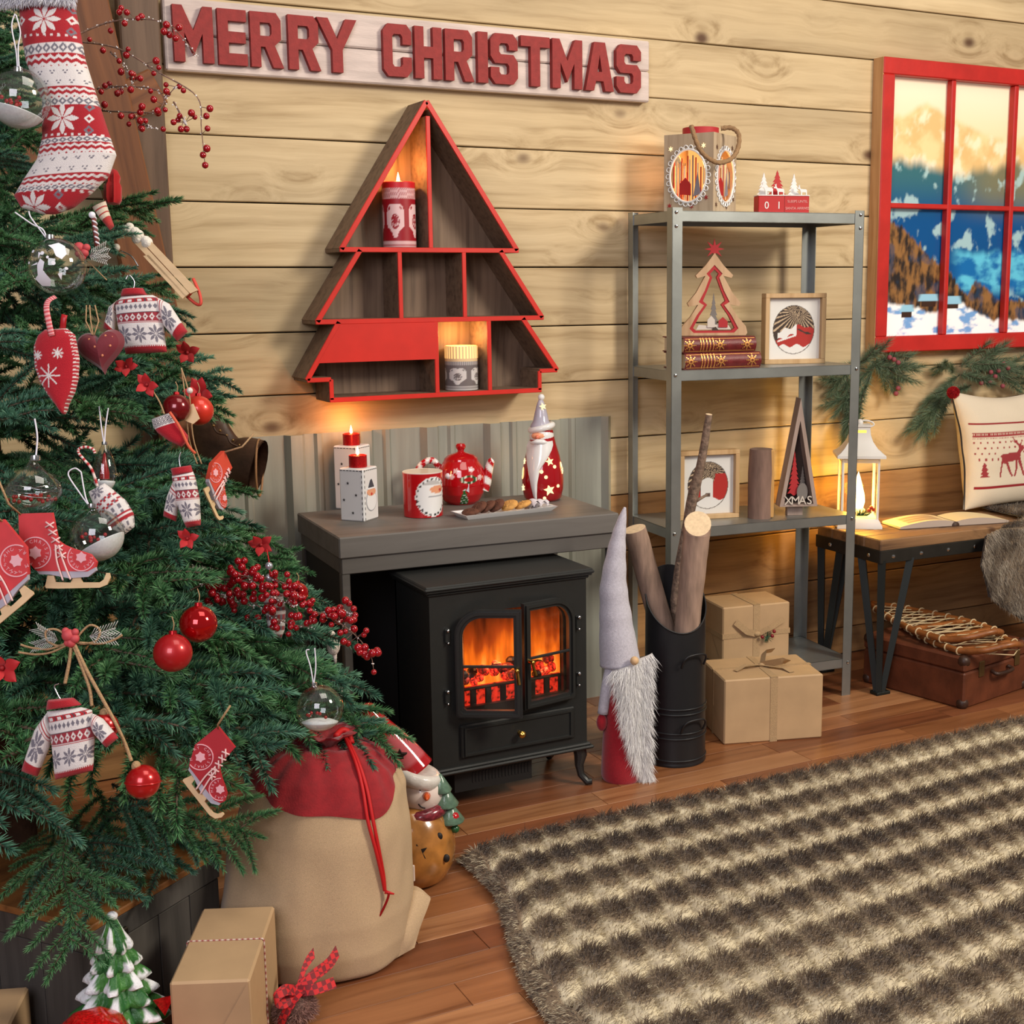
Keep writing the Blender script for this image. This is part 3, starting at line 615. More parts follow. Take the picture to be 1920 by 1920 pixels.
# doors
pane_glass = glass('stove_glass', (1.0, .93, .88), .02, .04)
mid = SXZ(966, 1240)[0]
def door(left):
    wdt = (mid-oL+.012) if left else (oR-mid+.012); b_, t_ = oB-.004, oT+.006
    d = bpy.data.objects.new('door', None); COL.objects.link(d); d.parent = st; d.empty_display_size = .01
    d.location = ((oL-.012) if left else (oR+.012), -.004, 0); d.rotation_euler = (0, 0, math.radians(-30) if left else math.radians(10))
    sg = 1 if left else -1
    def shp(i, rad):
        x0, x1, zb, zt = i, wdt-i, b_+i, t_-i; p = [(x1, zb), (x1, zt)]; n = 8
        p += [(x0+rad-rad*sin(a), zt-rad+rad*cos(a)) for a in [PI/2*k/n for k in range(n+1)]]
        p += [(x0+.012, zb)] if False else [(x0, zb+.006), (x0+.006, zb)]
        return [(sg*x, z) for x, z in p]
    f = MB(); f.prism(shp(0, .06), -.012, 0, [shp(.018, .045)]); f.prism(shp(.004, .057), -.017, -.011, [shp(.011, .05)]); f.build('door_frame', iron, d, 40)
    MB().prism(shp(.015, .046), -.007, -.004).build('glass_pane', pane_glass, d)
    zc = lerp(b_, t_, .48); MB().bx(sg*.016, sg*(wdt-.012), -.0125, -.007, zc-.003, zc+.003, .001).build('door_bar', iron, d)
    h = MB(); h.tube([(sg*(wdt-.01), -.012, zc-.004), (sg*(wdt-.01), -.03, zc-.004)], [.0055, .0045], 10); h.sph((sg*(wdt-.01), -.03, zc-.004), .006, 10, 6); h.tube([(sg*(wdt-.01), -.028, zc-.004), (sg*(wdt-.006)+(.0 if left else .012), -.03, zc-.036)], [.0035, .0042], 8); h.build('door_handle', brass, d)
door(True); door(False)
for px, py in ((838, 1192), (838, 1306), (1083, 1166), (1083, 1271)):
    x, z = SXZ(px, py); h = MB(); h.bx(x-.007, x+.007, -.006, 0, z-.016, z+.016, .002); hg = h.build('hinge', iron, st)
    MB().sph((x, -.008, z+.013), .0048, 8, 6).build('hinge_pin', chrome, hg); MB().sph((x, -.008, z-.016), .003, 8, 6).build('hinge_pin', chrome, hg)
dl, dr = SXZ(862, 1375)[0], SXZ(1075, 1345)[0]; db, dt = SXZ(960, 1404)[1], SXZ(960, 1343)[1]
dw = MB().bx(dl, dr, -.008, 0, db, dt, .003).build('ash_drawer', iron, st)
rim = MB(); rim.prism([(dl+.008, db+.006), (dr-.008, db+.006), (dr-.008, dt-.006), (dl+.008, dt-.006)], -.012, -.008, [[(dl+.013, db+.011), (dl+.013, dt-.011), (dr-.013, dt-.011), (dr-.013, db+.011)]]); rim.build('drawer_moulding', iron, dw)
MB().lathe([(.0, 0), (.005, .0), (.004, .008), (.0085, .014), (.0085, .019), (.004, .024), (0, .025)], 14).build('drawer_knob', brass, dw).matrix_local = Matrix.Translation((SXZ(971, 1372)[0], -.008, (db+dt)/2)) @ Matrix.Rotation(PI/2, 4, 'X')
# ---- galvanised shelf unit
galv = mat('galvanised_steel', S(150, 154, 152), .36, .75, .14, 9, .03, 60)
SHX, SHA = Vector((0, -.30, 0)), -.0929
sh = thing('metal_shelf', 'galvanised steel shelf unit with four tiers against the plank wall', 'shelf unit', SHX, SHA)
SW, SD = .60, .27; LV = [.113, .543, .975, 1.394]
for x, dx in ((0, 1), (SW, -1)):
    for y, dy in ((0, 1), (SD, -1)):
        p = MB(); p.bx(min(x, x+dx*.03), max(x, x+dx*.03), min(y, y+dy*.0018), max(y, y+dy*.0018), 0, 1.402); p.bx(min(x, x+dx*.0018), max(x, x+dx*.0018), min(y, y+dy*.03), max(y, y+dy*.03), 0, 1.402)
        po = p.build('post', galv, sh)
        for z in LV:
            for zz in ((z-.012,) if z < 1.3 else (z-.004, z-.04)):
                b_ = MB().sph((0, 0, 0), .0048, 8, 5, 1, .6, 1).build('bolt', chrome, po); b_.location = (x+dx*.012, y-dy*.0015, zz)
for z in LV:
    s_ = MB(); i = .0022; s_.bx(i, SW-i, i, SD-i, z-.0018, z)
    s_.bx(i, SW-i, i, i+.0015, z-.028, z); s_.bx(i, SW-i, SD-i-.0015, SD-i, z-.028, z); s_.bx(i, i+.0015, i, SD-i, z-.028, z); s_.bx(SW-i-.0015, SW-i, i, SD-i, z-.028, z)
    s_.bx(i, SW-i, i, i+.012, z-.028, z-.0265); s_.build('shelf', galv, sh)
def SH(px, py, lv):
    """local shelf coordinates of a pixel seen on a shelf board"""
    p = FZ(px, py, LV[lv]); return sh_inv @ p
sh_m = Matrix.Translation(SHX) @ Matrix.Rotation(SHA, 4, 'Z'); sh_inv = sh_m.inverted()
# ---- bench with wooden top on steel legs
bench_wood = wood('bench_wood', S(150, 112, 76), S(84, 58, 38), 0, 26, .6, .6, .2, .4)
steel = mat('dark_steel', S(56, 54, 50), .5, .7, .15, 20, .05, 90)
legsteel = mat('leg_steel', S(38, 42, 40), .5, .5)
BZ = .468
bn = thing('bench', 'low bench with thick rustic wooden top on dark riveted steel frame', 'bench', (.65, -.409, 0), -.02)
BL, BDp = 1.25, .30
for i in range(4):
    MB().bx(0, BL, i*BDp/4+.0008, (i+1)*BDp/4-.0008, BZ-.032, BZ+random.uniform(-.001, .001), .003).build('top_plank', bench_wood, bn)
for q in ((-.002, BL+.002, -.003, .003), (-.002, BL+.002, BDp-.003, BDp+.003), (-.003, .003, 0, BDp), (BL-.003, BL+.003, 0, BDp)):
    MB().bx(q[0], q[1], q[2], q[3], BZ-.068, BZ-.03, .001).build('frame_rail', steel, bn)
for i in range(12): MB().sph((.045+i*.105, -.003, BZ-.05), .006, 8, 5, 1, .6, 1).build('rivet', chrome, bn)
for i in range(2): MB().sph((-.003, .05+i*.18, BZ-.05), .006, 8, 5, .6, 1, 1).build('rivet', chrome, bn)
for x, sgx in ((0, 1), (BL, -1)):
    for y, sgy in ((0, 1), (BDp, -1)):
        l = MB(); foot = Vector((x+sgx*.02, y+sgy*.012, .006))
        for q in ((x+sgx*.012, y+sgy*.008), (x+sgx*.12, y+sgy*.008), (x+sgx*.012, y+sgy*.1)):
            l.tube([foot+(Vector((q[0], q[1], .006))-foot)*.12, Vector((q[0], q[1], BZ-.06))], [.0115, .0155], 4)
        l.box((foot.x+sgx*.01, foot.y+sgy*.006, .005), (.05, .036, .01), .002); l.build('leg', legsteel, bn, 30)
# ---- old chest that carries the Christmas tree
chest_side = wood('grey_weathered_boards', S(86, 82, 78), S(44, 42, 40), 2, 22, .7, 0, .25, .35)
chest_top = wood('chest_top_wood', S(166, 110, 58), S(84, 48, 22), 0, 22, .5, .8, .25, .3)
CZ = .22; cc = Vector((-1.666, -1.24, 0)); ca = math.atan2(.61, .79)
ch = thing('wooden_chest', 'old low chest with grey weathered sides and brown wooden lid under the Christmas tree', 'chest', cc, ca)
CW, CD = .31, .62
for i in range(5): MB().bx(-.004, CW+.004, -.004+i*(CD+.008)/5+.0006, -.004+(i+1)*(CD+.008)/5-.0006, CZ-.012, CZ, .002).build('lid_board', chest_top, ch)
for q in ((0, CW, 0, .012), (0, CW, CD-.012, CD), (0, .012, .012, CD-.012), (CW-.012, CW, .012, CD-.012)): MB().bx(q[0], q[1], q[2], q[3], CZ-.052, CZ-.013, .002).build('lid_rim', chest_side, ch)
for i in range(4):
    MB().bx(i*CW/4+.0008, (i+1)*CW/4-.0008, .004, .014, 0, CZ-.055, .001).build('side_board', chest_side, ch)
for i in range(6):
    MB().bx(.004, .014, i*(CD-.03)/6+.0158, (i+1)*(CD-.03)/6+.0142, 0, CZ-.055, .001).build('side_board', chest_side, ch)
MB().bx(.014, CW-.004, .014, CD-.004, .0, CZ-.055).build('inner_box', chest_side, ch)
lt = MB(); lt.bx(.05, .075, -.006, .004, CZ-.075, CZ-.035, .002); lt.tube([(.052, -.008, CZ-.06), (.056, -.012, CZ-.082), (.069, -.012, CZ-.082), (.073, -.008, CZ-.06)], .0028, 6); lt.build('latch', mat('old_iron', S(60, 52, 44), .5, .8), ch)
# ================================================================== THINGS ON THE SHELVES AND THE MANTELPIECE
def heart(x, y): return (x*x+y*y-1)**3-x*x*y**3
def star_poly(r, k=5, inner=.42, a0=PI/2, cx=0, cz=0):
    return [(cx+(r if i % 2 == 0 else r*inner)*cos(a0+PI*i/k), cz+(r if i % 2 == 0 else r*inner)*sin(a0+PI*i/k)) for i in range(2*k)]
def ell(cx, cz, rx, rz, n=24): return [(cx+rx*cos(2*PI*i/n), cz+rz*sin(2*PI*i/n)) for i in range(n)]
gloss_vc = mat('glazed_ceramic', vcol=True, rough=.12, coat=.6)
matt_vc = mat('painted_matt', vcol=True, rough=.7)
cloth_vc = mat('printed_cloth', vcol=True, rough=.9, bump=.3, bscale=500)
wax_vc = mat('printed_wax', vcol=True, rough=.45, sss=.15)
white_glaze = mat('white_glaze', (.78, .77, .76), .18, coat=.4)
flame = glow('candle_flame', (1.0, .62, .22), 14); flame_core = glow('flame_core', (1.0, .85, .55), 30)
FLP = [(0, 0), (.0026, .002), (.0036, .006), (.0032, .011), (.0018, .017), (.0006, .022), (0, .024)]
def put_flame(parent, loc, sc=1.0, energy=.35, col=(1.0, .5, .16)):
    o = MB().lathe([(r*sc, z*sc) for r, z in FLP], 10).build('flame', flame, parent, 180); o.location = loc
    k = MB().tube([(0, 0, -.004), (0, 0, .003)], .0007, 5).build('wick', mat('wick', (.02, .015, .01), .9), parent); k.location = loc
    lamp('candle_light', (loc[0], loc[1]-.004, loc[2]+.034*sc), energy, col, .006, parent)
# ---- pillar candles in the tree shelf
def pillar(px, py, z, rpx, hpx, label, kind):
    p, rz, s = upright(px, py, z, None if False else -.062); p.z = z; H = hpx*s; R_ = rpx*s
    t = thing('pillar_candle', label, 'candle', p, rz)
    def col(a, zz, i):
        v = zz/H; th = (a+PI/2+PI) % (2*PI)-PI; x = th*R_
        base = S(150, 16, 30) if kind == 0 else S(112, 104, 104)
        lite = S(226, 190, 190) if kind == 0 else S(206, 202, 200)
        if kind == 0 and v > .9: return S(190, 20, 34)
        if v < .1: return mixc(base, lite, .8 if int(zz*1400) % 3 else .3)
        if kind == 0 and v > .74: return mixc(base, lite, .75 if (int(th*22)+int(zz*900)) % 3 else .25)
        if kind == 1 and v > .66: return S(226, 196, 150)
        if kind == 1 and v > .58: return mixc(base, lite, .7 if int(th*16) % 2 else .1)
        hz = (v-(.42 if kind == 0 else .33))/(.23 if kind == 0 else .17); per = 1.4; hx = ((th+.25+per/2) % per-per/2)/(per*.37)
        g = heart(hx*1.12, hz*1.1+.12)
        if -.33 < g < .1 and abs(hx) < 1.2: return lite
        if g < -.5:
            r = math.hypot(hx, hz); q = math.sin(r*16+2)*.6+math.cos(8*math.atan2(hz, hx))*.5
            if r < .62 and q > .15: return mixc(base, lite, .8)
        return base
    n = 60; prof = [(0, 0), (R_*.97, 0)]+[(R_, H*(.01+.98*i/n)) for i in range(n+1)]+[(R_*.93, H), (R_*.86, H-.004), (R_*.3, H-.008), (0, H-.009)]
    MB().lathe(prof, 96, col=col).build('wax', wax_vc, t)
    return t, H, R_
t, H, R_ = pillar(750, 459, oz+z1_+.0065, 31, 120, 'red pillar candle printed with white hearts, burning in the tree shelf', 0); put_flame(t, (0, 0, H-.006), 1.3, .8, (1.0, .42, .1))
t, H, R_ = pillar(866, 727, oz+z4_+.0065, 31, 82, 'grey and cream pillar candle printed with white hearts in the tree shelf', 1)
MB().lathe([(0, H*.98), (R_*.9, H*.985), (R_*1.004, H*.99), (R_*1.004, H*.72)][::-1], 32).build('glowing_top', mat('glowing_wax', S(240, 205, 150), .5, emis=(1.0, .55, .16), estr=.75), t); lamp('candle_light', (0, -.0, H+.03), .6, (1.0, .5, .16), .02, t)
# ---- helper: square block seen on its corner
def corner_block(px, py, z, wl, wr, y=None):
    p = FZ(px, py, z) if y is None else WY(px, py, y); d = p-CAM; s = depth_of(p)/F_PX; vth = math.atan2(d.x, d.y); ph = math.atan2(wr, wl); a = math.hypot(wl, wr)*s
    rz = -(vth+ph); c = p+Matrix.Rotation(rz, 3, 'Z') @ Vector((-a/2, a/2, 0)); return Vector((c.x, c.y, z if y is None else p.z)), rz, a, s
# ---- two square candle holders
holder_white = mat('white_wood', (.74, .73, .72), .55)
def holder(px, py, wl, wr, hpx, label, cpx):
    c, rz, a, s = corner_block(px, py, MZ, wl, wr); H = hpx*s; t = thing('candle_holder', label, 'candle holder', c, rz, 'white square candle holders')
    MB().bx(-a/2, a/2, -a/2, a/2, 0, H, .003).build('block', holder_white, t)
    pr = MB(); blk = S(40, 36, 36); y0 = -a/2-.0006
    for k in range(10):
        z = lerp(.006, H-.006, k/9); pr.bx(a/2-.0055, a/2-.004, y0, y0+.002, z-.0032, z+.0032, col=blk); pr.bx(a/2-.002, a/2+.0006, -a/2+.004, -a/2+.0055, z-.0032, z+.0032, col=blk)
    for k in range(7):
        x = lerp(-a/2+.006, a/2-.008, k/6); pr.bx(x-.003, x+.003, y0, y0+.002, H-.006, H-.0045, col=blk); pr.bx(a/2-.002, a/2+.0006, x-.003, x+.003, H-.006, H-.0045, col=blk)
    pr.build('stitched_border', matt_vc, t)
    for (x, z) in ((-.01, H*.72), (.012, H*.5), (-.022, H*.4), (.002, H*.16)):
        MB().prism(star_poly(.0042, 5, .4, PI/2, x, z), y0, y0+.002).build('printed_star', mat('ink', blk, .7), t)
    f = MB(); f.m = Matrix.Translation((a/2-.0014, 0, H*.42)) @ Matrix.Rotation(PI/2, 4, 'Z')
    f.prism(ell(0, -.006, a*.36, H*.2), -.0022, 0, col=S(150, 150, 156)); f.prism(ell(0, -.006, a*.335, H*.185), -.0026, 0, col=(.8, .8, .8)); f.prism(ell(0, H*.12, a*.29, H*.075), -.003, 0, col=S(224, 160, 124)); f.prism([(-a*.2, H*.2), (a*.2, H*.2), (a*.04, H*.36), (-a*.05, H*.34)], -.003, 0, col=S(70, 70, 78)); f.bx(-a*.27, a*.27, -.0034, 0, H*.175, H*.205, col=(.8, .8, .8)); f.prism(ell(-.0, H*.08, .004, .0035, 10), -.0036, 0, col=S(200, 60, 50))
    f.build('santa_print', matt_vc, t)
    R_ = cpx*s; MB().lathe([(0, 0), (R_, 0), (R_, R_*1.35), (R_*.86, R_*1.4), (R_*.8, R_*1.3), (0, R_*1.25)], 24).build('tealight', mat('red_glitter', S(176, 20, 22), .3, .3, .3, 400), t).location = (0, 0, H-.001)
    put_flame(t, (0, 0, H+R_*1.3), .95, .42, (1.0, .36, .1)); return t
holder(684, 979, 45, 27, 100, 'shorter white square candle holder with a small red candle on the mantelpiece', 17)
holder(672, 957, 43, 26, 120, 'taller white square candle holder with a small red candle, behind the shorter one', 16)
# ---- mug
p, rz, s = upright(794, 966, MZ); R_ = 37.5*s; H = 84*s
def mugc(a, z, i):
    th = (a+PI/2+PI) % (2*PI)-PI; x = (th-.55)*R_/(.42*H); v = (z/H-.47)/.44; r = math.hypot(x, v)
    if z/H > .985: return (.8, .78, .75)
    if r > 1: return S(178, 18, 26)
    if .86 < r < .96 and int((math.atan2(v, x)+PI)*7) % 2: return S(40, 36, 36)
    if v > .62 and r < .84: return S(190, 186, 184)
    if ((x-.3)/.5)**2+((v-.36)/.2)**2 < 1 and r < .84: return S(190, 60, 50) if math.hypot(x-.5, (v-.3)) < .1 else S(226, 156, 118)
    if abs(v-.02) < .035 and abs(x-.2) < .5: return S(150, 150, 156)
    return (.82, .81, .8)
t = thing('mug', 'red ceramic mug with a white bearded Santa face on the mantelpiece', 'mug', p, rz)
prof = [(0, 0), (R_*.9, 0)]+[(R_*(1-.02*(1-k/40)), H*(.01+.985*k/40)) for k in range(41)]
MB().lathe(prof, 90, col=mugc, cap=False).build('cup', gloss_vc, t)
MB().lathe([(R_, H*.995), (R_*.97, H), (R_*.92, H*.99), (R_*.9, H*.5), (R_*.85, H*.08), (0, H*.07)], 40).build('cream_inside', mat('cream_glaze', S(236, 226, 206), .2, coat=.4), t)
MB().tube([(R_*.1+R_*.9*cos(.9+PI/2)*.9, R_*.95, H*.82), (-R_*.2, R_*1.5, H*.8), (-R_*.25, R_*1.62, H*.5), (-R_*.2, R_*1.45, H*.22), (-R_*.1, R_*.95, H*.2)], .005, 8).build('handle', mat('mug_red', S(178, 18, 26), .15, coat=.5), t)
# ---- teapot
p, rz, s = upright(866, 943, MZ); t = thing('teapot', 'round red Christmas teapot with striped candy cane spout and handle', 'teapot', p, rz)
TR = S(176, 14, 22); prof = [(0, 0), (27*s, 0), (34*s, 6*s), (42*s, 20*s), (45.5*s, 38*s), (45*s, 54*s), (41*s, 68*s), (33*s, 79*s), (31*s, 83*s)]
def tpc(a, z, i):
    th = (a+PI/2+PI) % (2*PI)-PI; q = z/s
    # little fir on the front, wreath and white flowers
    x = (th-.12)*40
    if 2 < q < 36 and abs(x) < (36-q)*.33*(.75+.25*((q*.18) % 1)): return S(30, 96, 44) if (int(x*.7)+int(q*.5)) % 5 else (.8, .8, .75)
    for cx, cq in ((-14, 66), (14, 68), (-22, 55), (30, 52)):
        r = math.hypot(x-cx, (q-cq)*1.2)
        if r < 6.5*(.55+.45*abs(cos(2.5*math.atan2(q-cq, x-cx)))): return (.75, .5, .5)
    r = math.hypot((x-8)/15, (q-50)/7.5)
    if .55 < r < 1: return S(40, 80, 44) if int(x) % 3 else (.7, .75, .6)
    return TR
n = 60; zs = [i/n*83*s for i in range(n+1)]; P2 = [(0, 0)]+[(interp([(b, a) for a, b in prof[1:]], z), z) for z in zs]
MB().lathe(P2, 110, col=tpc).build('pot', gloss_vc, t)
lidm = mat('teapot_red', TR, .12, coat=.6)
MB().lathe([(32*s, 81*s), (31*s, 85*s), (24*s, 91*s), (11*s, 95*s), (6*s, 97*s), (6*s, 100*s), (9*s, 104*s), (9.5*s, 108*s), (7*s, 112*s), (0, 113*s)], 32).build('lid', lidm, t)
def cane(pts, rad, nm, turns=4):
    k = 40; path = []; 
    path = cat(pts, k)
    mb = MB(); n = 14; P = [Vector(q)*s for q in path]; mb.tube(P, [interp(rad, i/k)*s for i in range(k+1)], n)
    cs = []
    for i in range(k+1):
        for j in range(n): cs.append(S(182, 20, 28) if ((i/k*turns+j/n) % 1) < .5 else (.8, .78, .74))
    mb.c = cs; mb.hc = True; return mb.build(nm, gloss_vc, t)
cane([(40, -4, 26), (46, -4, 40), (50, -4, 58), (55, -4, 76), (60, -4, 81)], [(0, 12), (.4, 9), (.8, 7), (1, 5)], 'spout', 3.2)
cane([(-40, 6, 66), (-50, 6, 79), (-62, 6, 80), (-76, 6, 70), (-82, 6, 52), (-70, 6, 34), (-40, 6, 24)], [(0, 6), (.5, 6.5), (1, 6)], 'handle', 6)
bw = MB(); bwm = mat('satin_white', S(222, 216, 226), .35)
bw.grid(lambda u, v: (s*(-70+48*u), s*(-6-3*sin(PI*u)), s*(64-8*u+6*(v-.5)*(1+.5*sin(PI*u)))), 10, 4); bw.grid(lambda u, v: (s*(-26+40*u), s*(-36-8*u), s*(56-22*u+(10+6*u)*(v-.5))), 10, 4); bw.sph((-24*s, -34*s, 56*s), 6*s, 10, 6); bw.build('ribbon_bow', bwm, t)
# ---- plate of biscuits
fl_, fr2, bl_ = FZ(874, 977, MZ), FZ(1046, 958, MZ), FZ(845, 962, MZ)
PWd = (fr2-fl_).length; prz = math.atan2(fr2.y-fl_.y, fr2.x-fl_.x); PD = .085
pl = thing('serving_plate', 'long white rectangular plate of biscuits on the mantelpiece', 'plate', fl_, prz)
def plate(u, v, lift): return None
mb = MB(); rings = [(.012, 0), (.002, .010), (0, .0125), (.003, .0125), (.013, .004)]; vs = []; fs = []
for e, z in rings: vs += [(e, e, z), (PWd-e, e, z), (PWd-e, PD-e, z), (e, PD-e, z)]
for r in range(4):
    for k in range(4): fs.append((r*4+k, r*4+(k+1) % 4, (r+1)*4+(k+1) % 4, (r+1)*4+k))
fs += [(16, 17, 18, 19), (3, 2, 1, 0)]; mb.add(vs, fs).build('dish', white_glaze, pl, 30)
cook_d = mat('chocolate_biscuit', S(96, 58, 42), .85, 0, .35, 60, .8, 90); cook_l = mat('golden_biscuit', S(206, 152, 82), .85, 0, .25, 60, .8, 90)
for i, (x, y, tilt, yaw_, dk) in enumerate(((.13, .04, 8, 20, 1), (.235, .045, 34, 5, 1), (.325, .042, 36, -6, 1), (.425, .043, 38, 8, 1), (.565, .045, 26, 20, 0), (.71, .043, 20, -14, 0))):
    m = MB(); sd = i*3.7
    m.lathe([(0, 0), (.018, 0), (.0225, .003), (.0225, .006), (.019, .0095), (.01, .0115), (0, .012)], 22, wob=lambda a, z: 1+.06*noise.noise(Vector((2*cos(a)+sd, 2*sin(a), z*100))))
    for k in range(7): m.sph((.013*cos(k*2.4+i)*(k % 3+1)/3, .013*sin(k*2.4+i)*(k % 3+1)/3, .0108), .0024, 6, 4)
    o = m.build('biscuit', cook_d if dk else cook_l, None, 60); tag(o, ['dark chocolate biscuit lying flat at the end of the plate', 'leaning dark biscuit next to the flat chocolate biscuit', 'middle one of the leaning dark biscuits', 'leaning dark biscuit next to the golden biscuits', 'golden biscuit touching the dark chocolate biscuits', 'golden biscuit beside the white napkin'][i], 'biscuit', 'biscuits on the plate')
    rot = Matrix.Rotation(prz, 4, 'Z'); o.matrix_world = Matrix.Translation(fl_) @ rot @ Matrix.Translation((x*PWd, y, .006+.0205*sin(math.radians(tilt)))) @ Matrix.Rotation(math.radians(yaw_), 4, 'Z') @ Matrix.Rotation(math.radians(-tilt), 4, 'Y')
npk = MB(); npk.grid(lambda u, v: (.045*u, .055*v, .004+.012*abs(sin(u*7+v*2))*(1-u*.5)+.006*sin(v*5)+.008*(1-v)), 18, 12); npk.grid(lambda u, v: (.045*u, .055*v, .002+.012*abs(sin(u*7+v*2))*(1-u*.5)+.006*sin(v*5)+.008*(1-v)-.003), 18, 12, flip=True)
o = tag(npk.build('paper_napkin', mat('napkin', S(228, 222, 226), .8), None, 180), 'crumpled white napkin on the end of the biscuit plate', 'napkin'); o.matrix_world = Matrix.Translation(fl_) @ Matrix.Rotation(prz, 4, 'Z') @ Matrix.Translation((PWd-.06, .016, .006))
# ---- Santa figure with lit stars
p, rz, s = upright(1018, 937, MZ); t = thing('santa_figurine', 'tall glazed Santa lantern with long white beard and lit star cut-outs', 'figurine', p, rz)
prof = [(0, 0), (30, 0), (35, 6), (38.5, 22), (39, 40), (37, 60), (32, 84), (26, 104), (22, 120), (20, 132)]
MB().lathe([(r*s, z*s) for r, z in prof]+[(0, 134*s)], 40).build('body', mat('santa_red', S(158, 14, 24), .14, coat=.6, bump=.1, bscale=60), t, 60)
hatp = [(21, 136), (19, 142), (15, 148), (12.5, 160), (8, 178), (4, 188), (0, 190)]; grey_glaze = mat('grey_glaze', S(176, 172, 186), .15, coat=.5)
MB().lathe([(r*s, z*s) for r, z in hatp], 28, (-2*s, 0, 0)).build('hat', grey_glaze, t, 60)
MB().sph((-1*s, 0, 192*s), 6.4*s, 14, 10).build('hat_ball', white_glaze, t)
MB().tube([((20*cos(a)-1)*s, 20*sin(a)*s, (136+5*cos(a*1)+0*sin(a))*s) for a in [2*PI*k/24 for k in range(24)]], 6*s, 10, closed=True).build('hat_brim', white_glaze, t, 180)
MB().sph((-1*s, -1*s, 120*s), 22.5*s, 24, 14, 1.02, 1, .92).build('white_hair', white_glaze, t, 180)
MB().sph((-5*s, -15*s, 122*s), 11*s, 16, 10, 1.4, .9, .72).build('face', mat('skin_glaze', S(232, 158, 120), .2, coat=.4), t, 180)
MB().sph((-9*s, -26*s, 121*s), 4*s, 10, 8).build('nose', mat('nose_glaze', S(222, 120, 90), .2, coat=.4), t, 180)
bd = MB(); bb = [(0, (-25, 112, 19, 113)), (.12, (-29, 103, 20, 105)), (.3, (-30, 88, 17, 96)), (.45, (-29, 72, 8, 80)), (.6, (-26, 52, -5, 62)), (.75, (-22, 30, -10, 36)), (.9, (-18, 12, -11, 14)), (1, (-14, 3, -11, 4))]
def beard(u, v):
    xl, zl, xr, zr = interpv(bb, v); x = lerp(xl, xr, u); z = lerp(zl, zr, u); R_ = interp([(b, a) for a, b in prof[1:]], z); y = -math.sqrt(max(R_*R_-x*x, 9))-1.0-5*math.sqrt(max(0, 1-(2*u-1)**2))
    return (x*s, y*s, z*s)
bd.grid(beard, 16, 30, flip=True); bd.grid(lambda u, v: tuple(q*k for q, k in zip(beard(u, v), (1, .7, 1))), 16, 30); bd.build('beard', white_glaze, t, 180)
MB().tube([(-22*s, -25*s, 110*s), (-10*s, -30*s, 113*s), (2*s, -28*s, 112*s), (12*s, -23*s, 108*s)], [2*s, 5*s, 5*s, 2*s], 8).build('moustache', white_glaze, t, 180)
lit = glow('lit_star', (1.0, .74, .38), 1.7)
for x, z, r in ((13, 76, 8.5), (12, 24, 11), (-33, 74, 6), (-36, 26, 7), (2, 176, 7), (36, 58, 6), (6, 48, 3.4), (28, 30, 3.2), (22, 66, 3.4), (3, 2.5+6, 3.2), (-2, 58, 3.6)):
    if z > 150: R_ = 9.5; y = -10
    else: R_ = interp([(b, a) for a, b in prof[1:]], z); y = -math.sqrt(max(R_*R_-x*x, 1))
    an = math.atan2(x, -y); o = MB().prism(star_poly(r*s, 5, .45, PI/2+.2) if r > 4 else ell(0, 0, r*s, r*s, 10), -.0016, .002).build('lit_star', lit, t); o.matrix_local = Matrix.Translation((x*s, y*s, z*s)) @ Matrix.Rotation(an, 4, 'Z') @ Matrix.Rotation(-.12, 4, 'X')
lamp('tealight', (0, .0, 200*s), .0, (1, .6, .2), .01, t)
lamp('glow_light', (46*s, 10*s, 60*s), .16, (1, .5, .18), .02, t); lamp('glow_light', (-46*s, 10*s, 50*s), .08, (1, .5, .18), .02, t)
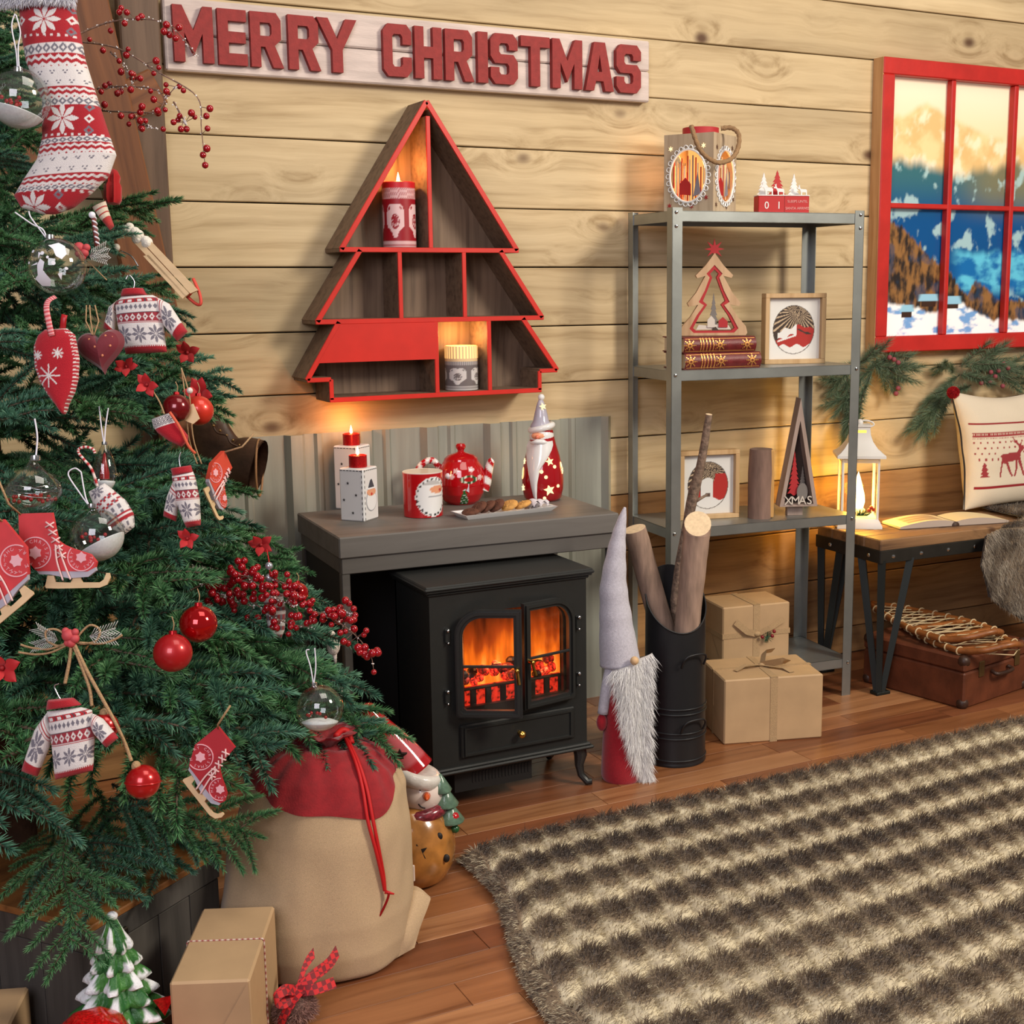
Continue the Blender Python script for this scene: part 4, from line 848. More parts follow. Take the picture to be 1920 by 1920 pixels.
# ================================================================== metal shelf, top tier
pale_wood = wood('pale_plywood', S(196, 176, 150), S(160, 138, 112), 2, 40, .6, 0, .1, .1)
c, rz, a, s = corner_block(1337, 389, LV[3], 94, 44, -.262); c.z = LV[3]; H = 146*s
t = thing('wooden_lantern', 'square wooden lantern with oval lace windows, red lid and rope handle', 'lantern', c, rz)
ins = glow('lantern_glow', (1.0, .45, .12), 1.2)
for k in range(4):
    m = Matrix.Rotation(k*PI/2, 4, 'Z') @ Matrix.Translation((0, -a/2, 0)); cx, cz, rx_, rz_ = 0, H*.47, a*.36, H*.325
    o = MB().prism([(-a/2+.001, 0), (a/2-.001, 0), (a/2-.001, H), (-a/2+.001, H)], 0, .004, [ell(cx, cz, rx_, rz_, 32)[::-1]]).build('panel', pale_wood, t); o.matrix_local = m
    rg = MB(); nn = 26
    rg.tube([(cx+rx_*1.02*cos(2*PI*j/48), -.002, cz+rz_*1.02*sin(2*PI*j/48)) for j in range(48)], .0032, 6, closed=True)
    rg.build('oval_rim', white_glaze, o)
    lc = MB()
    for j in range(nn):
        an = 2*PI*j/nn; q = Vector((cx+rx_*1.13*cos(an), -.002, cz+rz_*1.1*sin(an))); lc.tube([q+Vector((.0062*cos(2*PI*i/8), 0, .0062*sin(2*PI*i/8))) for i in range(8)], .0016, 4, closed=True)
    tag(lc.build('lace_edge', white_glaze, o), kind='stuff')
    sc = MB(); cols = [S(160, 30, 28), S(206, 186, 160), S(110, 106, 116), S(190, 60, 30), S(226, 206, 180)]
    for j in range(13):
        x = lerp(-rx_*.9, rx_*.9, j/12); h_ = rz_*math.sqrt(max(.05, 1-(x/rx_)**2)); sc.bx(x-.0016, x+.0016, .008+.002*(j % 3), .0095+.002*(j % 3), cz-h_, cz+h_*random.uniform(.4, .95), col=cols[j % 5])
    sc.prism([(-.03, cz-rz_*.7), (.004, cz-rz_*.75), (.004, cz-rz_*.3), (-.012, cz-rz_*.05), (-.03, cz-rz_*.3)], .006, .008, col=S(168, 30, 30)); sc.prism([(.012, cz-rz_*.8), (.034, cz-rz_*.7), (.024, cz+.01)], .006, .008, col=S(130, 126, 136))
    tag(sc.build('cut_out_scene', matt_vc, o), kind='stuff')
    for (x, z) in ((-a*.36, H*.82), (a*.3, H*.84), (-a*.38, H*.1), (a*.36, H*.19), (.01, H*.085)):
        MB().prism(star_poly(.0075, 6, .4, PI/2, x, z), -.0012, .001).build('star', [mat('star_red', S(150, 40, 38), .6), mat('star_brown', S(90, 62, 48), .6)][k % 2 if z < H/2 else 1] if not (k == 0 and z > H*.5) else lit, o)
MB().bx(-a/2+.004, a/2-.004, -a/2+.004, a/2-.004, 0, .004).build('base_board', pale_wood, t)
MB().prism([(-a*.3, .02), (a*.3, .02), (a*.3, H*.9), (-a*.3, H*.9)], a*.1, a*.1+.002).build('glow_sheet', ins, t)
MB().prism([(p_, q_) for p_, q_ in [(-a/2+.002, -a/2+.002), (a/2-.002, -a/2+.002), (a/2-.002, a/2-.002), (-a/2+.002, a/2-.002)]], H-.004, H, [ell(0, 0, a*.25, a*.25, 20)[::-1]]).build('top_board', pale_wood, t).matrix_local = Matrix.Rotation(PI/2, 4, 'X')
MB().lathe([(a*.335, H-.002), (a*.335, H+.02), (a*.31, H+.021), (a*.30, H+.002)], 36).build('lid_ring', mat('lid_red', S(176, 40, 46), .6), t)
rp_ = Matrix.Rotation(-rz, 3, 'Z')
def RL(px, py, y): q = WY(px, py, y)-c; return rp_ @ q
path = [RL(1296, 236, -0.332), RL(1303, 258, -0.347), RL(1313, 282, -0.352), RL(1330, 298, -0.347), RL(1350, 305, -0.332), RL(1372, 297, -0.309), RL(1384, 276, -0.292), RL(1385, 252, -0.277), RL(1372, 240, -0.262), RL(1352, 241, -0.247)]
k = 70; P = cat(path, k)
MB().tube(P, [.0062+.0008*sin(i*1.9) for i in range(k+1)], 8).build('rope_handle', mat('rope', S(150, 118, 84), .9, 0, .25, 300, .6, 400), t, 180)
lamp('lantern_light', (0, -.02, H*.5), .9, (1.0, .5, .16), .03, t); lamp('lantern_light', (0, a*.3, H*.5), .4, (1.0, .42, .12), .03, t)
# countdown block
p0 = WY(1422, 390, -.245); rz = -.30; s = depth_of(p0)/F_PX; vth = math.atan2(p0.x-CAM.x, p0.y-CAM.y); Wb = 95*s/cos(vth+rz); Hb = 33*s
t = thing('countdown_block', 'red wooden countdown block with white deer and red and white fir trees on top', 'ornament', (p0.x, p0.y, LV[3]), rz)
cr = mat('countdown_red', S(176, 26, 30), .5)
MB().bx(0, Wb, 0, .042, 0, Hb, .002).build('block', cr, t); MB().bx(-.001, Wb+.001, -.0006, .042, Hb, Hb+.0022).build('top_strip', holder_white, t)
for ch_, x in (('0', .16), ('1', .40)): text_mb(ch_, .028, m=Matrix.Translation((Wb*x, -.0006, Hb*.45)), depth=.0006).build('digit', holder_white, t)
for tx, z in (('SLEEPS UNTIL', .68), ('SANTA ARRIVES', .3)): text_mb(tx, .0098, m=Matrix.Translation((Wb*.765, -.0006, Hb*z)), depth=.0004).build('lettering', mat('pale_red', S(226, 160, 156), .6), t)
MB().bx(Wb*.51, Wb*.515, -.0006, .001, .002, Hb).build('groove', mat('dark_red', S(110, 14, 18), .6), t)
def fir(w_, h_, tiers=6):
    p = [(0, h_)]
    for i in range(tiers): f = (i+1)/tiers; p += [(w_*.5*f, h_*(1-f*.96)), (w_*.26*f, h_*(1-f*.96)+.001)]
    r = [q for q in p]+[(.003, 0)]; return r[::-1]+[(-x, z) for x, z in r[1:]]
for x, w_, h_, mt, y in ((.16, .04, .062, holder_white, .026), (.42, .052, .068, cr, .024), (.76, .036, .06, holder_white, .028)):
    MB().prism([(q[0]+Wb*x, q[1]+Hb+.0022) for q in fir(w_, h_)], y, y+.003).build('fir_tree', mt, t)
def deer(x, z, sc, fl=1): 
    P_ = [(0, 0), (.08, 0), (.1, .28), (.5, .3), (.52, 0), (.6, 0), (.64, .34), (.78, .6), (.98, .62), (1.0, .7), (.86, .8), (.92, 1.0), (.84, .9), (.76, 1.04), (.76, .8), (.66, .62), (.1, .58), (.0, .48)]
    return [(x+fl*q[0]*sc, z+q[1]*sc) for q in P_]
for x, sc, f in ((.30, .03, -1), (.52, .026, -1), (.97, .024, -1)): MB().prism(deer(Wb*x, Hb+.0022, sc*1.15, f), .008, .011).build('deer', holder_white, t)
# ---- second tier: two red books, wooden tree, framed sleigh picture
p0 = sh_m @ Vector((.052, .008, LV[2])); vth = math.atan2(p0.x-CAM.x, p0.y-CAM.y); s = depth_of(p0)/F_PX
leather = mat('oxblood_leather', S(104, 32, 34), .45, 0, .2, 60, .15, 200); gold = mat('gold_tooling', S(200, 142, 80), .4, .6); paper = mat('book_paper', S(206, 190, 160), .9, 0, .1, 300)
def book(x0, dx, z, wd, dp, th, label):
    q = p0+Vector((dx, 0.012, 0)); b = thing('hardback_book', label, 'book', (q.x, q.y, z), -.10, 'old red books on the metal shelf')
    cv = MB(); cv.bx(0, wd, .004, dp, 0, .003, .001); cv.bx(0, wd, .004, dp, th-.003, th, .001); cv.build('covers', leather, b)
    sp = MB(); n = 10; sp.grid(lambda u, v: (wd*u, .006-.010*sin(PI*v), th*v), 24, n); sp.build('spine', leather, b, 180)
    MB().bx(.004, wd-.004, .006, dp-.005, .003, th-.003).build('pages', paper, b)
    g = MB()
    def onsp(x, v, ww, hh): 
        y = .0055-.010*sin(PI*v)-.0006; g.box((x, y, th*v), (ww, .0012, hh), rot=Matrix.Rotation((v-.5)*-1.2, 3, 'X'))
    for x in (.05, .058, .068, .078, .088): 
        for v in (.15, .3, .45, .6, .75, .88): onsp(x, v, .003, th*.17)
    for cx in (.016, .108, wd-.03):
        for k in range(8):
            an = k*PI/4
            for r in (.35, .7, 1.0): onsp(cx+.017*r*cos(an), .5+.36*r*sin(an), .005*(1.2-r*.6), .005*(1.2-r*.6))
    for v in (.1, .9): onsp(wd/2, v, wd*.96, .0016)
    tag(g.build('gold_tooling', gold, b), kind='stuff'); return b
book(0, 0, LV[2], .235, .13, .044, 'lower of two stacked old red leather books with gilt spines')
book(0, -.004, LV[2]+.0445, .222, .13, .042, 'upper of two stacked old red leather books, under the wooden tree')
zt = LV[2]+.0867; p0t = WY(1338, 620, -.235); s = depth_of(p0t)/F_PX
t = thing('wooden_tree', 'cut-out wooden Christmas tree with red lining and star, standing on the red books', 'ornament', (p0t.x, -.235, zt), -.45)
def mir(l): l = [(x*s, z*s) for x, z in l]; return l+[(-x, z) for x, z in l[::-1][1:]]
TO = mir([(-60, 1), (-63, 6), (-60, 18), (-44, 36), (-30, 58), (-47, 55), (-50, 61), (-34, 80), (-17, 111), (-32, 107), (-35, 112), (-17, 130), (0, 153)])
TI = mir([(-38, 6), (-46, 14), (-33, 38), (-19, 57), (-29, 63), (-18, 84), (-9, 108), (-15, 115), (0, 131)])
TJ = mir([(-33, 10), (-39, 15), (-27, 38), (-13, 58), (-21, 65), (-13, 84), (-4, 108), (-8, 115), (0, 123)])
MB().prism(TO, -.006, .016, [TI[::-1]]).build('frame', wood('beech', S(202, 168, 132), S(176, 140, 104), 2, 40, .5, 0, .08, .08), t)
lin = mat('tree_red', S(172, 40, 44), .6); MB().prism(TI, -.004, .014, [TJ[::-1]]).build('red_lining', lin, t)
MB().prism(star_poly(19*s, 8, .38, PI/2, 0, 160*s), -.002, .006).build('star', lin, t)
ivory = mat('ivory_board', S(206, 196, 184), .7); grey_b = mat('grey_board', S(118, 112, 108), .7)
MB().prism([(q[0]*s, q[1]*s) for q in [(-33, 12), (33, 12), (28, 20), (10, 22), (-8, 19), (-28, 21)]], .0, .004).build('snow_ground', ivory, t)
MB().prism([(q[0]*.45, q[1]*1.15+14*s) for q in fir(.07, .085, 6)], .004, .007).build('fir_tree', grey_b, t)
for q, mt in (([(-12, 16), (2, 16), (2, 30), (-5, 38), (-12, 30)], ivory), ([(9, 16), (26, 16), (26, 27), (17, 35), (9, 28)], lin), ([(-3, 8), (5, 5), (10, 10), (4, 17), (-2, 16)], mat('brown_deer', S(70, 56, 46), .7))):
    MB().prism([(a_*s, b_*s) for a_, b_ in q], -.003, .001).build('cut_out', mt, t)
frame_wood = wood('frame_oak', S(206, 172, 128), S(176, 138, 92), 2, 40, .5, 0, .08, .08)
def round_scene(kind):
    def f(u, v):
        x, y = u*2-1, v*2-1; r = math.hypot(x, y+.04)/.8
        if r > 1: return (.76, .75, .72)
        if r > .97: return S(90, 80, 72)
        c = S(60, 46, 40); an = math.atan2(y-(.55 if kind == 0 else .5), x-(.15 if kind == 0 else .1))
        if math.sin(an*34) > .45 and y > -.1: c = S(196, 172, 142)
        if kind == 0:
            hill = -.12+.22*math.sin(x*3.2+.5)+.06*math.sin(x*11)
            if y < hill: c = S(172, 44, 38)
            if y < hill-.14 and y > -.2 and math.sin(x*9+y*20) > .5: c = S(60, 44, 38)
            if -.62 < x < .12 and abs(y+.12-.28*(x+.2)) < .13+.05*math.sin(x*14): c = (.78, .77, .75)
            if -.62 < x < .1 and abs(y+.3-.28*(x+.2)) < .03: c = (.78, .77, .75)
            if y < -.56+.05*math.sin(x*12): c = (.78, .77, .75)
        else:
            if x > .18+.1*math.sin(y*5): c = S(176, 40, 34) if y < .35 else c
            if x < -.3 and y < -.2: c = S(176, 40, 34)
            if abs(x+.05) < .24 and -.55 < y < .12+.1*math.cos(x*6): c = (.76, .75, .72)
            if abs(x+.0) < .1 and -.42 < y < -.3: c = S(90, 70, 60)
            if y < -.5+.05*math.sin(x*10): c = (.78, .77, .75)
        return c
    return f
def pic_frame(px, py, lv, wpx, hpx, y, rz, label, kind):
    p = WY(px, py, y); s = depth_of(p)/F_PX; vth = math.atan2(p.x-CAM.x, p.y-CAM.y); W_ = wpx*s/cos(vth+rz); H_ = hpx*s
    t = thing('picture_frame', label, 'picture frame', (p.x, p.y, LV[lv]), rz, 'box frames on the metal shelf'); b_ = .013
    for q in ((0, W_, 0, b_), (0, W_, H_-b_, H_)): MB().bx(q[0], q[1], 0, .036, q[2], q[3], .0012).build('frame_rail', frame_wood, t)
    for q in ((0, b_), (W_-b_, W_)): MB().bx(q[0], q[1], 0, .036, b_, H_-b_, .0012).build('frame_stile', frame_wood, t)
    MB().bx(b_-.003, W_-b_+.003, .03, .034, b_-.003, H_-b_+.003).build('backing', grey_b, t)
    MB().grid(lambda u, v: (b_+(W_-2*b_)*u, .017, b_+(H_-2*b_)*v), 96, 96, col=round_scene(kind)).build('picture', matt_vc, t)
    MB().bx(b_, W_-b_, .0035, .0045, b_, H_-b_).build('glass', glass('picture_glass', (1, 1, 1), .02, .02), t)
pic_frame(1434, 686, 2, 113, 131, -.2, -.28, 'pale wooden box frame with a round red sleigh scene beside the red books', 0)
# ---- third tier: framed picture, wood block, triangular tree
pic_frame(1275, 978, 1, 112, 130, -.19, -.22, 'pale wooden box frame with a round snowy house scene behind the birch branch', 1)
p = FZ(1390, 974, LV[1]); s = depth_of(p)/F_PX
bark = mat('grey_bark', S(126, 100, 88), .9, 0, .3, 30, .6, 60, stretch=(1, 1, .25))
lb = thing('wood_block', 'rough split wood block with grey bark standing between frame and wooden triangle', 'wood block', (p.x+.064, p.y+.0, LV[1]), -.5)
MB().lathe([(0, 0), (.034, 0), (.0335, .06), (.035, .13), (.032, .198), (0, .199)], 14, wob=lambda a_, z: 1+.1*noise.noise(Vector((1.6*cos(a_), 1.6*sin(a_), z*9)))).build('bark', bark, lb, 60)
MB().bx(.014, .038, -.014, .03, .001, .196, .003).build('split_face', wood('split_wood', S(206, 160, 96), S(168, 116, 62), 2, 30, .7, 0, .1, .2), lb)
p0t = FZ(1492, 966, LV[1]); s = depth_of(p0t)/F_PX; grey_wood = wood('grey_limed_wood', S(168, 148, 138), S(134, 114, 104), 2, 40, .6, 0, .1, .15)
t = thing('triangle_tree', 'tall triangular wooden tree with red fir scene and the letters XMAS', 'ornament', (p0t.x, p0t.y, LV[1]), -.38)
MB().bx(-.026, .02, -.003, .02, 0, .032, .001).build('stand', grey_wood, t)
zb = .03; Ht = 205*s; wb = 36*s; ap = (.0, zb+Ht)
def tri(k): return [(-wb*k, zb+(1-k)*.028), (wb*k, zb+(1-k)*.028), (0, zb+(1-k)*.028+Ht*k*.98)]
MB().prism(tri(1), -.028, .022, [tri(.78)[::-1]]).build('frame', grey_wood, t)
MB().prism(tri(.8), .012, .016).build('backing', mat('dark_scene', S(58, 44, 40), .8), t)
MB().prism([(q[0]*.75-.010, q[1]*1.6+zb+.03) for q in fir(.052, .08, 9)], -.012, -.008).build('fir_tree', lin, t)
MB().prism([(q[0]*.7+.016, q[1]*1.1+zb+.03) for q in fir(.04, .075, 9)], -.006, -.003).build('fir_tree', grey_b, t)
MB().prism(ell(.013, zb+.04, .016, .026, 16), -.018, -.014).build('snowy_hill', grey_b, t)
for i, ch_ in enumerate('XMAS'): text_mb(ch_, .034, m=Matrix.Translation((-.031+i*.0205, -.03, zb+.017)), depth=.0015).build('letter', ivory, t)
# ---- gifts in brown paper
kraft = mat('kraft_paper', S(184, 152, 114), .62, 0, .08, 12, .12, 14); ribbon_m = mat('hessian_ribbon', S(176, 146, 108), .8, 0, .15, 500, .4, 600)
def parcel(name, label, loc, rz, W_, D_, H_, group=None):
    t = thing(name, label, 'gift', loc, rz, group); MB().bx(0, W_, 0, D_, 0, H_, .0035).build('wrapping', kraft, t)
    f = MB(); f.add([(-.0008, .004, .004), (-.0008, D_-.004, .004), (-.0012, D_/2, H_*.5)], [(0, 2, 1)]); f.build('folded_flap', kraft, t); return t
gp = FZ(1357, 1397); gq = FZ(1541, 1383); rz = math.atan2(gq.y-gp.y, gq.x-gp.x); W_ = (gq-gp).length; H_ = WY(1359, 1276, gp.y).z
t = parcel('gift_box', 'brown paper gift box with hessian ribbon on the floor before the metal shelf', gp, rz, W_, .2, H_)
RIB = lambda t, W_, D_, H_, xc, yc, w_: None
def ribbons(t, W_, D_, H_, xc, w_, yc=None):
    r = MB(); r.bx(xc-w_/2, xc+w_/2, -.0012, .0, 0, H_+.001); r.bx(xc-w_/2, xc+w_/2, -.0012, D_+.0012, H_, H_+.0012); r.bx(xc-w_/2, xc+w_/2, D_, D_+.0012, 0, H_); r.build('ribbon', ribbon_m, t)
    if yc: r = MB(); r.bx(-.0012, W_+.0012, yc-w_/3, yc+w_/3, H_, H_+.0018); r.bx(-.0012, 0, yc-w_/3, yc+w_/3, 0, H_); r.bx(W_, W_+.0012, yc-w_/3, yc+w_/3, 0, H_); r.build('ribbon', ribbon_m, t)
def strip(mb, pts, w_, up=(0, 0, 1), n=12):
    up = Vector(up); P = [Vector(interpv([(j/(len(pts)-1), q) for j, q in enumerate(pts)], i/n)) for i in range(n+1)]
    def f(u, v):
        i = min(int(round(u*n)), n); tn = (P[min(i+1, n)]-P[max(i-1, 0)]).normalized(); sd = tn.cross(up).normalized(); return P[i]+sd*(w_*(v-.5))
    mb.grid(f, n, 2); mb.grid(lambda u, v: f(u, v)+Vector((0, 0, -.0008)), n, 2, flip=True)
ribbons(t, W_, .2, H_, W_*.5, .02, .1)
bw = MB(); c0 = (W_*.5, .1, H_+.006); strip(bw, [c0, (W_*.5+.045, .06, H_+.025), (W_*.5+.07, .09, H_+.012)], .02, (.3, 1, .3)); strip(bw, [c0, (W_*.5-.05, .085, H_+.014), (W_*.5-.085, .07, H_+.003)], .016); strip(bw, [c0, (W_*.5+.02, .14, H_+.03), (W_*.5+.05, .15, H_+.03)], .022, (0, 1, 1)); strip(bw, [c0, (W_*.5+.05, .06, H_+.006), (W_*.5+.06, .03, H_+.002)], .016); bw.sph(c0, .008, 8, 6, 1.3, 1, .8); bw.build('bow', ribbon_m, t, 180)
gl, gr = FZ(1380, 1243, LV[0]), FZ(1534, 1243, LV[0]); s = depth_of(gl)/F_PX; loc = sh_m @ Vector((.20, .06, LV[0])); rz = SHA-.06
Wg = .215; t = parcel('gift_box', 'brown paper gift box with ribbon bow and red berries on the lowest shelf', loc, rz, Wg, .15, .178)
ribbons(t, Wg, .15, .178, Wg*.5, .021)
r = MB(); r.bx(-.001, Wg+.001, -.0014, -.0002, .085, .1); r.bx(-.0014, -.0002, -.001, .15, .085, .1); r.bx(Wg+.0002, Wg+.0014, -.001, .15, .085, .1); r.build('ribbon', ribbon_m, t)
bw = MB(); c0 = (Wg*.5, -.006, .093); strip(bw, [c0, (Wg*.5-.035, -.012, .105), (Wg*.5-.07, -.006, .135)], .018, (0, 1, 0)); strip(bw, [c0, (Wg*.5+.04, -.012, .11), (Wg*.5+.085, -.006, .128)], .016, (0, 1, 0)); bw.sph(c0, .009, 8, 6, 1.3, .8, .9); bw.build('bow', ribbon_m, t, 180)
sp = MB(); 
for k in range(40): an = random.uniform(0, 2*PI); q = Vector((Wg*.5+.028, -.012, .083)); sp.tube([q, q+Vector((.02*cos(an), -.006*random.random(), .017*sin(an)))], [.0009, .0003], 3)
tag(sp.build('fir_sprig', mat('sprig_green', S(30, 66, 40), .8), t), kind='stuff')
for x, z in ((.05, .098), (.044, .085), (.012, .085)): MB().sph((Wg*.5+x, -.014, z), .0055, 8, 6).build('berry', mat('berry_matt', S(130, 24, 32), .4), t)
# ================================================================== GNOME, SCUTTLE, LOGS
felt_red = mat('red_felt', S(158, 18, 34), .95, 0, .12, 200, .3, 600, sheen=.3); felt_grey = mat('grey_felt', S(190, 186, 196), .95, 0, .12, 200, .3, 500, sheen=.3)
p, rz, s = upright(1166, 1458); t = thing('gnome', 'tall gnome in grey felt hat and red robe with long white fur beard', 'gnome', p, rz)
L_ = lambda px, py, d=0.0: Vector(((px-1166)*s, d*s, (1458-py)*s))
MB().lathe([(0, 0), (36*s, 0), (39*s, 8*s), (38*s, 40*s), (34*s, 110*s), (31*s, 180*s), (28*s, 235*s), (0, 250*s)], 32).build('robe', felt_red, t, 60)
pts = [L_(1163, 1236), L_(1158, 1190), L_(1154, 1140), L_(1151, 1090), L_(1155, 1040), L_(1160, 1000), L_(1166, 970), L_(1172, 944)]; rr = [38, 34, 29, 25, 19, 13.5, 9, 2]
k = 46; P = cat(pts, k); MB().tube(P, [interp([(j/7, q*s) for j, q in enumerate(rr)], i/k)*(1+.025*sin(i*1.1)*(i > 8)) for i in range(k+1)], 24).build('hat', felt_grey, t, 180)
MB().tube(cat([L_(1146, 1236, -14), L_(1138, 1275, -22), L_(1131, 1325, -24)], 10), 10*s, 10).build('sleeve', felt_grey, t, 180)
MB().sph(L_(1129, 1342, -24), 11*s, 12, 8, .9, .8, 1.5).build('mitten', felt_red, t, 180)
MB().sph(L_(1189, 1219, -42), 8*s, 12, 8).build('nose', mat('nose_wood', S(214, 176, 132), .6), t, 180)
bb = [(0, (1148, 1240, 1222, 1214)), (.2, (1158, 1280, 1220, 1270)), (.4, (1166, 1325, 1218, 1320)), (.6, (1178, 1370, 1218, 1370)), (.8, (1192, 1415, 1216, 1415)), (1, (1210, 1455, 1218, 1458))]
def bpos(u, v, o=0):
    xl, yl, xr, yr = interpv(bb, v); x = lerp(xl, xr, u); y = lerp(yl, yr, u); q = x-1166; rad = lerp(34, 38, v); d = -math.sqrt(max(rad*rad-min(q*q, rad*rad*.92), 20))-2-9*math.sqrt(max(0, 1-(2*u-1)**2))*(1-v*.6)-o
    return L_(x, y, d)
bm = mat('white_fur', vcol=True, rough=.9, sheen=.3, spec=.2); b_ = MB(); b_.grid(lambda u, v: bpos(u, v), 14, 26, flip=True, col=lambda u, v: S(206, 202, 200)); b_.grid(lambda u, v: bpos(u, v)+Vector((0, .006, 0)), 14, 26, col=lambda u, v: S(206, 202, 200)); bo = b_.build('beard', bm, t, 180)
ro = []; dd = []; ll = []
for i in range(5200):
    u, v = random.random(), random.random()**1.1; q = bpos(u, v); ro.append(q); dd.append(((u-.45)*1.3, -.55, -1.1)); ll.append((13+9*random.random())*s*1.3)
fur('beard_fur', bo, ro, dd, ll, .0005, np.clip(rng.normal(.84, .06, (len(ro), 1))*np.array([1, .985, .97]), 0, 1), bm, .35, .28)
# ---- coal scuttle
p, rz, s = upright(1265, 1420); SCP = p.copy(); t = thing('coal_scuttle', 'tall black metal scuttle with slanted mouth holding logs beside the gnome', 'coal scuttle', p, rz)
blk = mat('scuttle_black', S(40, 40, 42), .42, .35, .06, 20, .04, 80); R0 = 57*s
def hgt(th): return (302-52*cos(th-.3))*s
def sc_pt(u, v, r): th = 2*PI*u-PI; h_ = hgt(th); return (r*(1-.03*(v))*sin(th), -r*(1-.03*v)*cos(th), .004+h_*v)
m_ = MB(); m_.grid(lambda u, v: sc_pt(u, v, R0), 40, 16, cu=True); m_.grid(lambda u, v: sc_pt(u, v, R0-.0022), 40, 16, cu=True, flip=True)
m_.tube([sc_pt(i/48, 1, R0) for i in range(48)], .0022, 6, closed=True); m_.lathe([(0, 0), (R0, 0), (R0*1.02, .003), (R0, .008), (0, .009)], 40); m_.build('body', blk, t, 60)
for z, r in ((12, .0028), (54, .0026), (64, .0026), (100, .0028), (110, .0026)): MB().tube([(R0*1.0*sin(a_), -R0*1.0*cos(a_), z*s) for a_ in [2*PI*i/40 for i in range(40)]], r, 6, closed=True).build('band', blk, t, 180)
for z, an in ((205, .62), (82, .62)):
    q = Vector((R0*sin(an), -R0*cos(an), z*s)); tx = Vector((cos(an), sin(an), 0)); nr = Vector((sin(an), -cos(an), 0))
    MB().tube(cat([q-tx*.034+nr*-.004-Vector((0, 0, .02)), q-tx*.034+nr*.006, q-tx*.02+nr*.012+Vector((0, 0, .012)), q+tx*.02+nr*.012+Vector((0, 0, .012)), q+tx*.034+nr*.006, q+tx*.034+nr*-.004-Vector((0, 0, .02))], 24), .0028, 7).build('handle', blk, t, 180)
birch = mat('pale_bark', S(150, 124, 108), .9, 0, .3, 60, .5, 70, stretch=(1, 1, .2)); cutw = mat('cut_wood', S(222, 196, 160), .8, 0, .12, 120)
birch2 = mat('twig_bark', S(116, 96, 82), .95, 0, .5, 90, .9, 90)
def log(name, label, cat_, pts, rad, barkm, endc=True, knots=()):
    """a log through photo points at given depths"""
    P = [q if isinstance(q, Vector) else AD(*q) for q in pts]; base = P[-1].copy(); o = thing(name, label, cat_, base); k = 24; Q = cat([q-base for q in P], k)
    m_ = MB(); m_.tube(Q, [interp([(j/(len(rad)-1), r) for j, r in enumerate(rad)], i/k)*(1+.05*noise.noise(Vector((i*.5, rad[0]*900, 0)))) for i in range(k+1)], 16); m_.build('bark', barkm, o, 60)
    tn = (Q[0]-Q[1]).normalized()
    tc_ = (CAM-P[0]).normalized(); tp_ = tc_-tn*tc_.dot(tn); tp_ = tp_.normalized(); bn_ = tn.cross(tp_); R1 = rad[0]; tl = .75 if endc else .15; rg0 = [Q[0]+(tp_*cos(a_)+bn_*sin(a_))*R1 for a_ in [2*PI*j/20 for j in range(20)]]; rg1 = [Q[0]+(tp_*cos(a_)+bn_*sin(a_))*R1*.98+tn*(R1*tl*(1-cos(a_))+.001) for a_ in [2*PI*j/20 for j in range(20)]]
    MB().add(rg0+rg1, [(j, (j+1) % 20, 20+(j+1) % 20, 20+j) for j in range(20)]).build('bark_end', barkm, o, 60); MB().add([q*1.0 for q in rg1]+[Q[0]+tn*(R1*tl+.0012)], [(j, (j+1) % 20, 20) for j in range(20)]).build('cut_end', cutw, o, 60)
    for i, dv, ln in knots: MB().tube([Q[i], Q[i]+Vector(dv)*ln], [rad[-1]*.5, rad[-1]*.25], 6).build('twig_stub', barkm, o, 180)
    return o
dz = 0; SCR = Matrix.Rotation(rz, 3, 'Z'); SL = lambda x, y, z: SCP+SCR @ Vector((x, y, z))
log('log', 'thick pale log leaning out of the scuttle towards the mantelpiece', 'log', [SL(-.103, .01, .592), SL(-.037, .02, .351), SL(-.012, .033, .25), SL(-.008, .036, .17), SL(-.008, .036, .0095)], [.029, .031, .031, .030, .029], birch, False)
log('log', 'upright log with pale sawn end in the scuttle, below the frame', 'log', [SL(.051, -.028, .592), SL(.0275, -.028, .337), SL(-.001, -.03, .0095)], [.034, .032, .031], birch)
log('branch', 'long thin bark covered branch standing in the scuttle', 'branch', [SL(.08, .05, .88), SL(.062, .05, .76), SL(.043, .053, .68), SL(.028, .055, .60), SL(.006, .056, .47), SL(.0, .057, .37), SL(.036, .048, .25), SL(.042, .042, .0095)], [.0085, .011, .0145, .012, .0125, .0125, .0125, .012], birch2, False, ((3, (-.6, -.2, .4), .02), (6, (.7, -.3, .3), .018), (8, (.9, -.1, .4), .05), (13, (-.6, -.4, .3), .02)))
# ================================================================== BENCH THINGS
p, rz, s = upright(1607, 985, BZ)
t = thing('candle_lantern', 'white metal lantern with a glowing flame candle on the bench', 'lantern', p, rz+.12)
lw = mat('lantern_white', (.72, .70, .67), .4); Q4 = Matrix.Rotation(PI/4, 4, 'Z'); W4 = lambda w_: w_*s*math.sqrt(2)
def sq(prof, nm, m_=lw, cap=True): return MB(Q4).lathe([(W4(a_), z*s) for a_, z in prof], 4, cap=cap).build(nm, m_, t, 30)
sq([(0, 0), (41, 0), (41, 5), (37, 13), (34, 18), (0, 18)], 'base')
for x in (-1, 1):
    for y in (-1, 1): MB().bx(x*30*s, x*34.5*s, y*30*s, y*34.5*s, 17*s, 132*s, .001).build('post', lw, t)
for k in range(4):
    m_ = Matrix.Rotation(k*PI/2, 4, 'Z'); o = MB().bx(-31*s, 31*s, -34*s, -32*s, 122*s, 132*s).build('rail', lw, t); o.matrix_local = m_
    o = MB().bx(-31*s, 31*s, -33*s, -32.4*s, 18*s, 124*s).build('glass_pane', glass('lantern_glass', (1, 1, 1), .01, .015), t); o.matrix_local = m_
